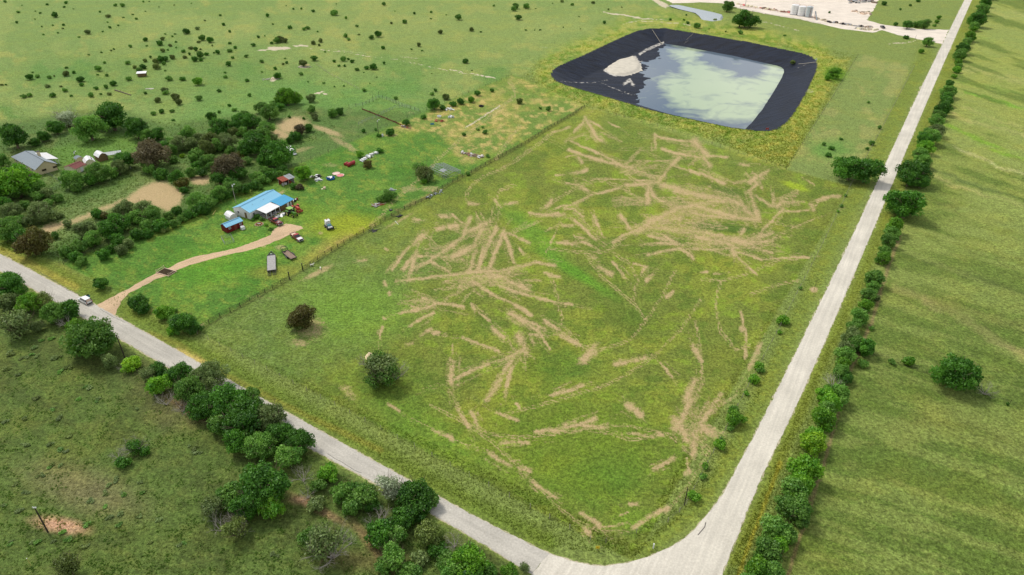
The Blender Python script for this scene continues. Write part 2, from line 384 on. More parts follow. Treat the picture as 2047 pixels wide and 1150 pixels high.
    n4 = fbm(px * .10, py - .34 * px, .05, 4, 61); put(rp * smooth((n4 - .50) * 9) * (.45 + .3 * smooth((600 - py) / 300)), C(128, 157, 76)); put(rp * smooth((n4 - .48) * -9) * (.45 + .3 * smooth((600 - py) / 300)), C(84, 118, 42))
    # lower left pasture
    lp = poly([(-3000,300),(-60,520),(48,578),(172,648),(336,745),(620,905),(885,1048),(1040,1140),(1160,1500),(1160,3000),(-3000,3000)], 6)
    put(lp, C(82, 114, 48)); put(lp * smooth((n2 - .5) * 8) * .6, C(92, 118, 52)); put(lp * smooth((n1 - .44) * -8) * .5, C(64, 86, 38)); put(lp * smooth((n3 - .62) * 9) * .4, C(104, 130, 60))
    put(ell(170,980,110,40,.8,.3)*lp*.5, C(128,130,92)); put(ell(120,1050,50,14,.7,.15)*.8, C(196,168,132)); put(ell(360,830,60,30,.8)*.2, C(140,128,96)); put(ell(300,770,50,40,.8,.6)*.2, C(110,100,70)); put(ell(740,1085,60,10,.7,.9)*.5, C(150,128,92))
    put(ell(600,1000,22,8,.8)*.6, C(150,126,96)); put(ell(735,1120,80,20,.8)*.5, C(110,106,64)); put(ell(640,1020,60,8,.7,.5)*.6, C(150,130,96)); put(ell(370,815,50,10,.8,.5)*.6, C(120,104,78))
    # verges
    vg = smooth(1.2 - np.abs(dline(px, py, [(a, b - 22) for a, b in R_OUT]) ) / 26) * (py > 480) * (1 - lp); put(vg * .8, C(96, 130, 42)); 
    vy = smooth(1.15 - dline(px, py, [(0,500),(57,527),(150,575)] ) / 12); put(vy*.6, C(150,156,66))
    put(.6 * smooth(1.15 - dline(px, py, [(300,668),(360,690),(430,738),(560,806),(760,900)]) / 9) * .8, C(132, 140, 54)); put(smooth(1.15 - dline(px, py, [(355,700),(400,722),(430,738)]) / 8) * .9, C(178, 178, 96))
    vr = smooth(1.2 - dline(px, py, [(1290,1100),(1400,1010),(1480,880),(1580,670),(1690,430),(1760,300),(1850,110)]) / 22); put(vr * .7, C(104, 134, 44)); put(vr*smooth((n3-.5)*8)*.3, C(134,156,52))
    ve = smooth(1.15 - dline(px, py, [(1470,1120),(1540,960),(1640,730),(1720,560),(1800,360),(1870,200),(1955,-10)]) / 20) * (1-smooth((sdpoly(px,py,[(1000,3000)]+G_R+[(1000,-127)]))/2)); put(ve * .8, C(112, 138, 44))
    put(smooth(1.15 - dline(px, py, [(1475,1150),(1520,1030),(1560,925)]) / 6) * .7, C(150, 160, 50))
    put(smooth(1.15 - dline(px, py, [(1574,1150),(1610,1040),(1640,950),(1660,880),(1700,740),(1740,650),(1770,550),(1800,470)]) / 5) * .55, C(140, 126, 92))
    # bare soil: r channel of the mask, soft 0..1, 0.5 on the edge
    D = np.zeros(N); Wm = np.zeros(N)
    def addseg(A, x1, y1, x2, y2, w, k=1.0):
        lo_x, hi_x = min(x1, x2) - w, max(x1, x2) + w; lo_y, hi_y = min(y1, y2) - w, max(y1, y2) + w
        i = np.nonzero((px > lo_x) & (px < hi_x) & (py > lo_y) & (py < hi_y))[0]
        if len(i) == 0: return
        d = dseg(px[i], py[i], x1, y1, x2, y2)
        A[i] = np.maximum(A[i], np.clip(0.5 + 0.5 * (w / 2 - d) / (w * 0.46), 0, 1) * k)
    def addell(A, cx, cy, rx, ry, rot=0, k=1.0):
        c, s = math.cos(rot), math.sin(rot); u = (px - cx) * c + (py - cy) * s; v = -(px - cx) * s + (py - cy) * c
        r = np.sqrt((u / rx) ** 2 + (v / ry) ** 2); A[:] = np.maximum(A, np.clip(0.5 + 0.5 * (1 - r) / 0.45, 0, 1) * k)
    rr = random.Random(3)
    for ox, oy, s, L in STRIPS:
        for (x1, y1, x2, y2, w) in L:
            X1, Y1, X2, Y2 = ox + x1 / s, oy + y1 / s, ox + x2 / s, oy + y2 / s; ln = math.hypot(X2 - X1, Y2 - Y1)
            npc = 3 if ln > 12 else 1; bow = rr.uniform(-.04, .04) * ln
            for i_ in range(npc):
                f0, f1 = i_ / npc, (i_ + 1) / npc; o0, o1 = bow * 4 * f0 * (1 - f0), bow * 4 * f1 * (1 - f1); ux, uy = (X2 - X1) / max(ln, 1), (Y2 - Y1) / max(ln, 1)
                addseg(D, X1 + (X2 - X1) * f0 - uy * o0, Y1 + (Y2 - Y1) * f0 + ux * o0, X1 + (X2 - X1) * f1 - uy * o1, Y1 + (Y2 - Y1) * f1 + ux * o1, w / s * rr.uniform(.72, 1.08), rr.uniform(.70, 1.02))
            if ln > 10:                                # wheel tracks running on past the ends
                for e_ in (0, 1):
                    if rr.random() < .6:
                        sg = 1 if e_ else -1; bx, by = (X2, Y2) if e_ else (X1, Y1); le = rr.uniform(.3, 1.1) * ln + 6; cv = rr.uniform(-.25, .25) * le
                        for o in (-w / s * .34, w / s * .34): addseg(D, bx - uy * o, by + ux * o, bx + sg * ux * le - uy * (o * .8 + cv), by + sg * uy * le + ux * (o * .8 + cv), rr.uniform(1.6, 2.6), rr.uniform(.46, .64))
            if ln > 14 and w / s > 5:                 # fainter neighbouring passes of the mower
                for _ in range(rr.choice([0, 1, 1, 2])):
                    dx, dy = (X2 - X1) / ln, (Y2 - Y1) / ln; o = rr.uniform(.5, 1.1) * w / s * rr.choice([-1, 1]); t0, t1 = rr.uniform(-.25, .4), rr.uniform(.6, 1.35); an = rr.uniform(-.12, .12) * ln
                    addseg(D, X1 + dx * ln * t0 - dy * o, Y1 + dy * ln * t0 + dx * o, X1 + dx * ln * t1 - dy * (o + an), Y1 + dy * ln * t1 + dx * (o + an), w / s * rr.uniform(.3, .7), rr.uniform(.48, .62))
    for (cx, cy, a0, a1, l0, l1, n) in FANS:
        for _ in range(n):
            a = math.radians(rr.uniform(a0, a1)); r0 = rr.uniform(0, .35) * l1; r1 = r0 + rr.uniform(l0, l1); jx, jy = rr.gauss(0, 7), rr.gauss(0, 3)
            b = a + rr.uniform(-.18, .18); xm, ym = cx + jx + math.cos(a) * r0, cy + jy + math.sin(a) * r0 * .45; xe, ye = cx + jx + math.cos(b) * r1, cy + jy + math.sin(b) * r1 * .45
            for o in (0, rr.choice([3.5, 4.5, 5.5])): addseg(D, xm, ym + o, xe, ye + o * .8, rr.uniform(2.2, 4.5), rr.uniform(.50, .72))
    for L in TRACKS:
        for a, b in zip(L[:-1], L[1:]):
            for off in (-2.2, 2.2):
                dx, dy = b[0] - a[0], b[1] - a[1]; l = math.hypot(dx, dy); nx, ny = -dy / l * off, dx / l * off
                addseg(D, a[0] + nx, a[1] + ny, b[0] + nx, b[1] + ny, 2.6, .74)
    for e in SOIL: addell(D, *e)
    for pl in SOILPOLY: D = np.maximum(D, np.clip(0.5 + sdpoly(px, py, pl) / 14, 0, 1))
    for e in PALE: addell(Wm, *e)
    for L, w in PALELINES:
        for a, b in zip(L[:-1], L[1:]): addseg(Wm, a[0], a[1], b[0], b[1], w, .8)
    # gravel shoulders beside the roads
    for L in (R_OUT, R_IN): Wm = np.maximum(Wm, np.clip(0.74 - dline(px, py, L) / 8, 0, 1))
    for L in (G_L, G_R): Wm = np.maximum(Wm, np.clip(0.74 - dline(px, py, L) / (3 + 5 * np.clip(py / 800, 0, 1)), 0, 1))
    Bk = smooth((n3 - .45) * 3)
    return T, D, Wm, Bk

STRIPS = [
 (700, 400, 2.876, [(370,245,440,190,45),(340,270,240,400,26),(380,300,340,450,38),(310,390,380,310,30),(380,385,540,290,30),(540,290,650,210,34),(650,200,695,100,32),(650,190,780,130,34),(720,240,790,125,32),(500,165,610,150,34),(380,325,440,320,20),(590,330,720,260,50),(690,400,720,290,34),(730,400,840,160,30),(800,390,880,180,34),(770,270,730,380,30),(890,200,940,360,30),(910,190,1030,250,20),(970,280,1000,310,20),(470,355,570,415,20),(260,465,460,445,20),(460,445,620,425,24),(600,430,820,410,34),(820,415,960,385,26),(960,385,1060,355,24),(1060,355,1180,375,22),(660,450,860,440,60),(700,470,780,520,40),(780,520,900,580,22),(900,580,1040,660,30),(860,430,1020,515,34),(850,490,1010,545,30),(1010,545,1130,575,24),(1130,575,1280,600,18),(1000,460,1090,465,14),(980,485,1020,510,16),(550,470,600,460,16),(410,560,500,590,22),(480,590,650,615,34),(490,600,350,640,24),(360,635,290,650,16),(350,610,430,620,20),(480,650,340,725,22),(400,780,460,745,26),(480,765,510,765,26),(330,830,360,820,22),(200,490,200,475,24),(230,540,230,535,28),(190,680,205,680,26),(170,790,185,730,30),(700,600,720,630,28),(740,640,800,690,20),(820,740,880,790,34),(920,650,1000,700,44),(1000,700,1080,750,34),(1040,775,1120,775,22),(1080,760,1150,860,22),(970,780,1010,880,60),(1000,860,900,910,34),(900,910,600,1030,28),(580,1050,590,930,44),(940,900,870,1010,40),(870,1010,790,1140,40),(930,960,890,1130,36),(640,790,860,870,24),(1130,710,1190,750,28),(1210,780,1300,830,30),(1340,920,1400,870,60),(1165,1120,1230,1090,24),(1250,1100,1330,1065,24),(1120,420,1160,440,24),(1180,440,1205,440,20),(680,20,740,25,24),(830,0,860,30,22),(890,25,960,10,20),(1030,75,1230,85,24),(1230,55,1280,50,16),(1130,40,1160,0,30),(1290,55,1340,95,20),(1290,120,1410,230,24),(1190,245,1280,260,20),(1290,205,1330,220,18),(1330,240,1390,265,20),(1220,145,1280,150,14),(1130,300,1190,160,12),(1400,90,1415,135,26),(1120,180,1160,160,14),(1380,320,1400,340,20),(200,280,215,290,20),(50,350,90,345,20),(360,110,400,115,20),(520,95,580,100,24),(590,85,640,130,14)]),
 (1100, 200, 2.875, [(140,180,205,100,20),(205,100,270,220,26),(225,120,300,165,16),(270,225,300,235,24),(330,130,400,160,12),(0,190,110,155,16),(120,235,240,290,18),(240,290,360,350,22),(360,350,480,400,26),(480,400,600,450,26),(110,285,300,350,26),(300,350,480,390,24),(90,330,170,310,14),(160,330,180,360,24),(130,425,210,400,30),(30,435,70,430,14),(90,480,170,490,16),(170,500,220,525,18),(280,450,600,465,14),(430,490,620,470,30),(620,470,740,330,30),(740,340,560,350,12),(600,200,600,280,26),(600,205,700,225,14),(640,215,830,240,22),(640,280,860,330,24),(830,240,900,320,50),(900,320,1020,330,18),(880,330,920,380,30),(690,370,860,430,18),(860,420,1000,480,30),(800,400,900,440,14),(1050,480,1150,470,16),(1150,470,1250,410,30),(1120,420,1190,480,24),(1160,410,1220,450,16),(1190,480,1140,530,26),(1210,470,1220,520,16),(1150,530,1200,690,36),(1180,550,1270,610,24),(1280,540,1280,610,30),(1300,610,1340,580,34),(1340,630,1200,780,22),(1320,640,1500,630,16),(1500,600,1510,630,30),(1510,630,1560,560,12),(1560,565,1660,555,22),(0,640,100,600,14),(80,620,240,545,24),(240,545,400,505,20),(0,655,50,650,24),(140,625,180,665,22),(90,630,125,625,14),(10,570,0,600,20),(560,500,560,590,34),(570,490,600,560,40),(600,560,740,620,20),(640,490,960,570,40),(720,520,920,560,50),(760,620,1010,580,34),(960,560,1100,600,50),(1080,580,1180,680,60),(820,600,1190,690,44),(820,650,1180,690,20),(740,620,560,700,50),(700,640,500,760,50),(650,700,750,680,70),(560,730,800,760,60),(600,760,760,840,26),(560,780,730,830,24),(540,830,720,830,16),(560,890,740,850,20),(740,850,820,910,30),(800,750,1080,800,30),(840,790,1060,840,40),(1000,800,1160,830,60),(1090,780,1110,745,30),(1160,800,1280,760,24),(1110,830,1280,880,22),(1040,830,1060,890,40),(1060,890,1190,1000,22),(1060,870,1220,920,20),(810,855,940,865,20),(1230,920,1490,905,14),(900,860,1080,850,18),(1280,810,1160,815,16),(1380,740,1520,685,12),(140,690,260,800,26),(250,660,270,720,24),(280,720,300,790,14),(70,720,130,720,16),(150,785,190,795,16),(190,820,240,840,18),(30,820,130,830,20),(400,660,460,740,24),(360,820,420,780,26),(420,780,560,710,16),(360,930,430,1020,22),(280,960,350,1000,40),(480,940,560,960,16),(520,1000,540,970,20),(550,1040,590,1000,26),(670,1130,710,1100,24),(870,990,910,990,20),(940,1000,980,1000,12),(230,900,260,910,24),(1090,370,1140,375,20),(1490,470,1520,490,10),(20,1010,50,1020,20)]),
 (0, 0, 1, [(1130,855,1190,838,12),(1150,850,1205,857,9),(1070,863,1130,862,10),(1165,718,1190,690,20),(1230,728,1290,715,12),(1100,790,1165,770,9),(1000,760,972,800,14),(1255,810,1280,830,16),(1320,725,1345,755,8),(1350,840,1370,870,24),(1380,800,1350,860,20),(1390,760,1370,800,20),(1400,850,1430,870,18),(1420,820,1380,870,16),(1440,790,1410,830,14),(1385,690,1400,720,14),(1395,860,1385,910,16),(1520,690,1500,735,16),(1490,660,1490,715,9),(1480,622,1485,655,8),(1050,640,1090,660,8),(1090,640,1160,690,8)]),
 (1050, 850, 3.4117, [(80,45,230,45,30),(400,0,530,15,24),(690,55,820,70,28),(880,300,1010,225,40),(1040,0,1110,110,60),(1150,60,1150,180,60),(1190,0,1280,70,60),(900,50,940,70,30),(0,290,40,320,34),(50,390,120,440,34),(140,450,200,495,20),(380,600,500,680,44),(500,700,620,690,16),(400,700,450,760,40),(710,540,760,540,34),(640,620,700,590,14),(740,700,970,560,44),(620,680,660,670,20),(1100,330,1120,320,50),(1100,220,1110,300,20)]),
 (550, 800, 3.285, [(750,30,820,75,30),(1040,200,1170,260,30),(1170,250,1270,300,10),(1190,50,1270,180,30),(1290,80,1330,170,36),(1450,80,1590,130,30),(1580,20,1600,50,30),(1720,210,1860,195,30),(1860,190,1970,140,30),(1480,280,1660,280,34),(1410,350,1540,430,44),(1540,410,1600,395,20),(1600,450,1680,470,40),(1680,530,1770,590,36),(1780,600,1840,640,20)]),
]
FANS = [(960,560,-60,60,30,110,26),(960,560,120,240,20,90,16),(1310,400,-20,40,40,130,26),(1310,400,160,230,20,90,14),(1480,480,-40,60,20,80,22),(1480,480,150,210,30,110,18),(1350,440,-60,60,30,110,26),(1350,440,120,200,20,80,16),
 (1480,430,-150,-60,20,60,12),(1180,260,20,160,20,70,10),(880,600,150,220,20,60,10),(1040,700,60,140,20,80,12),(1390,840,-130,-50,30,110,16),(1390,840,40,120,30,90,14),(980,480,-140,-50,30,130,18),(850,500,-80,40,20,90,12),(1400,300,100,220,20,70,10),(1550,400,-60,60,20,60,10),(1240,340,-60,60,30,90,12)]
TRACKS = [
 [(860,810),(920,840),(980,880),(1060,955),(1110,1010),(1150,1040),(1200,1062),(1260,1062)],
 [(1000,830),(1080,810),(1140,792),(1200,775),(1260,745),(1310,710),(1360,660),(1400,600)],
 [(905,690),(900,740),(905,790),(930,840),(980,868),(1040,875),(1110,868),(1180,856),(1250,850),(1340,870),(1390,920)],
 [(1100,545),(1115,600),(1125,650),(1160,690),(1200,700),(1260,680),(1300,630),(1330,580),(1350,540)],
 [(1100,497),(1140,502),(1190,506),(1222,500),(1240,482),(1258,470),(1300,445),(1350,425)],
 [(1170,510),(1200,550),(1240,585),(1270,610),(1290,640)], [(1225,505),(1256,525),(1275,560),(1265,600)],
 [(1400,560),(1450,560),(1500,545),(1560,520),(1618,514)], [(1330,1030),(1390,950),(1420,900),(1390,870)],
 [(932,405),(934,385),(945,368),(965,353),(1000,340),(1030,322),(1060,300),(1110,262)],
 [(740,455),(790,400),(840,355),(880,315),(920,278),(960,248),(1000,218),(1025,195),(1030,178),(1018,162)],
 [(1440,560),(1430,610),(1440,660),(1470,700),(1500,690)], [(1390,640),(1400,700),(1405,760),(1390,800)], [(1500,590),(1550,570),(1600,560)],
 [(1000,430),(990,400),(1000,380),(1030,370)], [(1040,250),(1010,290),(990,320)],[(850,470),(880,500),(900,540)],
 [(1080,420),(1160,370),(1200,360),(1260,380)], [(1200,860),(1260,880),(1330,870)],
]
SOIL = [(620,655,36,26,.2,.62),(598,685,22,8,.1,.62),(1627,579,9,6,0,.9),(1484,658,7,6,0,.85),(700,790,16,10,.5,.6),(760,755,20,8,0,.5),(690,775,14,7,0,.55),
 (585,250,34,17,-.2,.95),(560,268,20,10,.3,.9),(655,262,38,6,.35,.75),(690,290,40,7,.5,.6),(600,300,30,5,-.2,.55),(400,360,22,10,0,1),(660,330,20,5,0,.5),
 (820,378,22,8,0,.55),(860,378,26,7,0,.6),(590,375,14,4,0,.7),(556,388,18,4,-.4,.7),(635,545,40,6,-.45,.7),(560,495,14,6,0,.62),(640,466,7,3,0,.7),(525,492,12,3,0,.6),(800,440,40,4,-.5,.6),
 (780,270,18,4,0,.6),(820,225,10,3,0,.4),(1640,400,16,4,-.05,.8),(1490,52,40,3,.05,.4),(612,130,10,3,0,.8),(600,690,12,4,0,.6),(520,595,60,5,.1,.35),(395,655,22,5,-.5,.6)]
SOILPOLY = [[(80,458),(92,448),(140,440),(200,415),(250,396),(278,375),(305,363),(325,361),(345,370),(370,388),(360,410),(335,425),(300,410),(240,408),(190,432),(130,455),(95,472)]]
PALE = [(557,97,24,4,0,1),(600,92,20,2.2,0,.8),(530,100,26,2,-.1,.7),(548,158,12,4,-.3,.9),(606,134,11,3,0,.8),(637,186,14,2,-.2,.9),(651,188,5,1.4,0,.9),(395,120,10,2,0,.3),(300,178,6,1.5,0,.9),(1090,95,16,2,.1,.5),
 (20,215,22,4,0,.4),(820,115,30,1.5,.1,.6),(700,104,60,1.6,.12,.5),(1700,175,6,10,.3,.4),(1616,186,12,6,0,.5),(1560,215,8,4,0,.4),(1500,90,60,1.8,.1,.5),(1320,5,26,4,.4,.8),(1240,30,40,1.8,.12,.8),(1290,38,30,1.8,.05,.7),(1625,578,3,3,0,.6)]
PALELINES = [([(1205,24),(1240,30),(1290,38),(1340,40)],2),([(1520,43),(1560,52),(1596,61)],1.6),([(1775,88),(1815,85),(1842,78)],2.5),([(1310,0),(1320,10),(1332,14)],5),([(620,98),(680,104),(730,112),(800,120),(900,143),(990,157)],1.4),([(898,139),(925,144)],2.6),([(940,146),(985,155)],2.6),([(930,255),(1000,212)],4),([(1240,50),(1270,42),(1320,44),(1380,50)],2)]

T, Dm, Wm, Bk = paint_fields(PX, PY, gx, gy)
# farther than the painted frame: plain pasture colour
ii = np.arange(nr)[:, None] * nc + np.arange(nc)[None, :]
F = np.stack([ii[:-1, :-1].ravel(), ii[1:, :-1].ravel(), ii[1:, 1:].ravel(), ii[:-1, 1:].ravel()], 1)
V = np.stack([gx, gy, gz], 1)

def ground_mat():
    m, t, b = new_mat('pasture'); N = t.nodes.new; L = t.links.new
    g = N('ShaderNodeTexCoord'); at = N('ShaderNodeAttribute'); at.attribute_name = 'tint'; mk = N('ShaderNodeAttribute'); mk.attribute_name = 'mask'
    sp = N('ShaderNodeSeparateColor'); L(mk.outputs['Color'], sp.inputs[0])
    def noise(sc, det=6, rough=.6, dist=0):
        n = N('ShaderNodeTexNoise'); n.inputs['Scale'].default_value = sc; n.inputs['Detail'].default_value = det
        n.inputs['Roughness'].default_value = rough; n.inputs['Distortion'].default_value = dist; L(g.outputs['Object'], n.inputs['Vector']); return n.outputs[0]
    def mr(x, a, b_, c, d):
        n = N('ShaderNodeMapRange'); n.inputs[1].default_value = a; n.inputs[2].default_value = b_; n.inputs[3].default_value = c; n.inputs[4].default_value = d; L(x, n.inputs[0]); return n.outputs[0]
    def math_(op, a, b_):
        n = N('ShaderNodeMath'); n.operation = op
        for i, x in enumerate((a, b_)):
            if isinstance(x, (int, float)): n.inputs[i].default_value = x
            else: L(x, n.inputs[i])
        return n.outputs[0]
    def mix(f, a, b_, mode='MIX'):
        n = N('ShaderNodeMix'); n.data_type = 'RGBA'; n.blend_type = mode
        for s, x in ((0, f), (6, a), (7, b_)):
            if isinstance(x, (int, float)): n.inputs[s].default_value = x
            elif isinstance(x, tuple): n.inputs[s].default_value = x
            else: L(x, n.inputs[s])
        return n.outputs[2]
    fine = noise(1.25, 6, .74); mid = noise(.33, 5, .62, .3); big = noise(.06, 4, .55, .4); vfine = noise(3.0, 4, .7)
    sc = math_('MULTIPLY', mr(fine, .30, .70, .40, 1.70), math_('MULTIPLY', mr(mid, .3, .7, .80, 1.2), mr(vfine, .3, .7, .60, 1.44)))
    v = N('ShaderNodeVectorMath'); v.operation = 'SCALE'; L(at.outputs['Color'], v.inputs[0]); L(sc, v.inputs['Scale'])
    col = mix(math_('MULTIPLY', mr(big, .48, .66, 0, 1), .38), v.outputs[0], (1.32, 1.12, .9, 1), 'MULTIPLY')
    col = mix(math_('MULTIPLY', mr(mid, .56, .68, 0, 1), .30), col, (.72, .84, .7, 1), 'MULTIPLY')
    # bare tan mowing and scrape marks
    dn = math_('ADD', sp.outputs[0], math_('MULTIPLY', math_('SUBTRACT', math_('ADD', math_('MULTIPLY', noise(.9, 6, .72, .8), .5), math_('MULTIPLY', noise(2.6, 4, .7), .5)), .5), 2.8))
    df = mr(dn, .34, .90, 0, .92)
    soil = mix(mr(noise(1.9, 6, .7), .3, .7, 0, 1), seen(176, 150, 104) + (1,), seen(222, 194, 150) + (1,))
    col = mix(df, col, soil)
    wn = math_('ADD', sp.outputs[1], math_('MULTIPLY', math_('SUBTRACT', noise(.7, 6, .7, .3), .5), .9))
    pale = mix(mr(noise(1.5, 5, .7), .3, .7, 0, 1), seen(196, 182, 150) + (1,), seen(228, 214, 188) + (1,))
    col = mix(mr(wn, .45, .68, 0, .95), col, pale)
    L(col, b.inputs['Base Color']); b.inputs['Roughness'].default_value = .95; b.inputs['Specular IOR Level'].default_value = .12
    bp = N('ShaderNodeBump'); bp.inputs['Strength'].default_value = .9; bp.inputs['Distance'].default_value = .6
    L(math_('ADD', math_('MULTIPLY', fine, .6), math_('MULTIPLY', mid, .9)), bp.inputs['Height']); L(bp.outputs[0], b.inputs['Normal'])
    return m
MGROUND = ground_mat()
me = np_mesh('ground', V, F, [MGROUND], [('tint', 'FLOAT_COLOR', np.concatenate([T, np.ones((len(T), 1))], 1)),
      ('mask', 'FLOAT_COLOR', np.stack([Dm, Wm, Bk, np.ones(len(T))], 1))], smooth_=True)
link('ground', me, kind='structure')

# ------------------------------------------------------------------ road sheets
def road_mat(name, base, dark, cracks=True):
    m, t, b = new_mat(name); N = t.nodes.new; L = t.links.new
    g = N('ShaderNodeTexCoord')
    def noise(sc, det=6, rough=.65, stretch=None):
        n = N('ShaderNodeTexNoise'); n.inputs['Scale'].default_value = sc; n.inputs['Detail'].default_value = det; n.inputs['Roughness'].default_value = rough
        if stretch is not None:
            mp = N('ShaderNodeMapping'); mp.vector_type = 'TEXTURE'; mp.inputs['Rotation'].default_value = (0, 0, stretch); mp.inputs['Scale'].default_value = (22, 1, 1)
            L(g.outputs['Object'], mp.inputs[0]); L(mp.outputs[0], n.inputs['Vector'])
        else: L(g.outputs['Object'], n.inputs['Vector'])
        return n.outputs[0]
    r = N('ShaderNodeMapRange'); r.inputs[1].default_value = .3; r.inputs[2].default_value = .7; L(noise(2.5), r.inputs[0])
    mx = N('ShaderNodeMix'); mx.data_type = 'RGBA'; mx.inputs[6].default_value = seen(*dark) + (1,); mx.inputs[7].default_value = seen(*base) + (1,)
    L(r.outputs[0], mx.inputs[0])
    st = noise(1.1, 4, .6, cracks)
    r2 = N('ShaderNodeMapRange'); r2.inputs[1].default_value = .36; r2.inputs[2].default_value = .64; r2.inputs[3].default_value = .89; r2.inputs[4].default_value = 1.06; L(st, r2.inputs[0])
    v = N('ShaderNodeVectorMath'); v.operation = 'SCALE'; L(mx.outputs[2], v.inputs[0]); L(r2.outputs[0], v.inputs['Scale'])
    big = noise(.12, 5, .6); r3 = N('ShaderNodeMapRange'); r3.inputs[1].default_value = .35; r3.inputs[2].default_value = .65; r3.inputs[3].default_value = .9; r3.inputs[4].default_value = 1.08; L(big, r3.inputs[0])
    v2 = N('ShaderNodeVectorMath'); v2.operation = 'SCALE'; L(v.outputs[0], v2.inputs[0]); L(r3.outputs[0], v2.inputs['Scale'])
    L(v2.outputs[0], b.inputs['Base Color']); b.inputs['Roughness'].default_value = .9; b.inputs['Specular IOR Level'].default_value = .2
    bp = N('ShaderNodeBump'); bp.inputs['Strength'].default_value = .3; bp.inputs['Distance'].default_value = .03; L(noise(9, 3), bp.inputs['Height']); L(bp.outputs[0], b.inputs['Normal'])
    return m
def dens(pts, step, closed=True, jit=0.0, z=0.0, rr=random.Random(4)):
    q = [P(a, b) for a, b in pts]; out = []
    n = len(q)
    for i in range(n if closed else n - 1):
        a, b = q[i], q[(i + 1) % n]; k = max(1, int((b - a).length / step))
        for j in range(k):
            p = a.lerp(b, j / k); out.append(Vector((p.x + rr.uniform(-jit, jit), p.y + rr.uniform(-jit, jit), z)))
    if not closed: out.append(Vector((q[-1].x, q[-1].y, z)))
    return out
def sheet(name, pts, m, z, step=.8, jit=.13, **kw):
    vs = dens(pts, step, True, jit, z)
    tris = tessellate_polygon([vs])
    me = bpy.data.meshes.new(name); me.from_pydata([tuple(v) for v in vs], [], [tuple(t) for t in tris]); me.materials.append(m); me.update()
    import bmesh
    bm = bmesh.new(); bm.from_mesh(me); bmesh.ops.recalc_face_normals(bm, faces=bm.faces)
    for f in bm.faces:
        if f.normal.z < 0: f.normal_flip()
    bm.to_mesh(me); bm.free()
    return link(name, me, None, **kw)
M_ASPH = road_mat('chip seal', (212, 206, 193), (180, 174, 162), math.radians(-33))
M_GRAV = road_mat('pale gravel', (230, 223, 207), (204, 196, 180), math.radians(59))
M_DRIVE = road_mat('sandy track', (224, 196, 160), (192, 160, 124), math.radians(40))
M_CAL = road_mat('caliche', (246, 237, 224), (222, 204, 182), math.radians(-20))
sheet('paved_road', R_OUT + R_IN[::-1], M_ASPH, .020, kind='structure')
sheet('gravel_road', G_L + G_R[::-1] + G_TAIL[::-1], M_GRAV, .024, kind='structure')
sheet('driveway', DRIVE, M_DRIVE, .012, step=.8, jit=.2, kind='structure')
sheet('caliche_yard', YARD, M_CAL, .012, step=3.0, jit=.8, kind='structure')
# tar-sealed cracks and worn tracks lie on the paving as thin ribbons
def ribbon(name, pts, w, z, m, jit=.12):
    q = dens(pts, .9, False, jit, z, random.Random(8)); mb = MB()
    for i in range(len(q) - 1):
        d = (q[i + 1] - q[i]); d.z = 0
        if d.length < 1e-4: continue
        d.normalize(); n = Vector((-d.y, d.x, 0)) * w / 2
        mb.add([q[i] - n, q[i] + n, q[i + 1] + n, q[i + 1] - n], [(0, 3, 2, 1)])
    return mb.build(name, m, None, kind='structure')
M_TAR = mat('tar', (96, 92, 86), rough=.8)
ribbon('tar_crack', [(655,908),(680,922),(700,935),(723,946)], .09, .034, M_TAR)
ribbon('tar_crack', [(80,545),(110,562),(135,580),(160,590)], .10, .034, M_TAR)
ribbon('tar_crack', [(1411,1045),(1409,1054),(1402,1062),(1395,1070)], .16, .038, M_TAR, .03)
ribbon('tar_crack', [(200,618),(225,633),(250,645)], .10, .034, M_TAR)

# ------------------------------------------------------------------ reservoir: liner, water, silt
def liner_z(x, y, d):
    bank = 1.12 - np.clip(d + .4, 0, None) / 2.9
    sx = sdpoly(x, y, SHW + [tuple(P(1360, 60, -5)[:2]), tuple(P(1100, 40, -5)[:2]), tuple(P(1080, 240, -5)[:2])])    # >0 on the dry side
    floor = -5.0 + np.clip(sx * .030, -1.6, 1.4) + (fbm(x, y, .12, 3, 7) - .5) * .35
    z = np.maximum(bank, floor)
    return z + (fbm(x, y, .35, 2, 3) - .5) * .10
rx = np.array(RIMW); x0, y0 = rx.min(0) - 2; x1, y1 = rx.max(0) + 2
gxx, gyy = np.meshgrid(np.arange(x0, x1, 1.0), np.arange(y0, y1, 1.0)); lx, ly = gxx.ravel(), gyy.ravel()
ld = sdpoly(lx, ly, RIMW); lz = liner_z(lx, ly, ld)
keep = (ld > -.9)
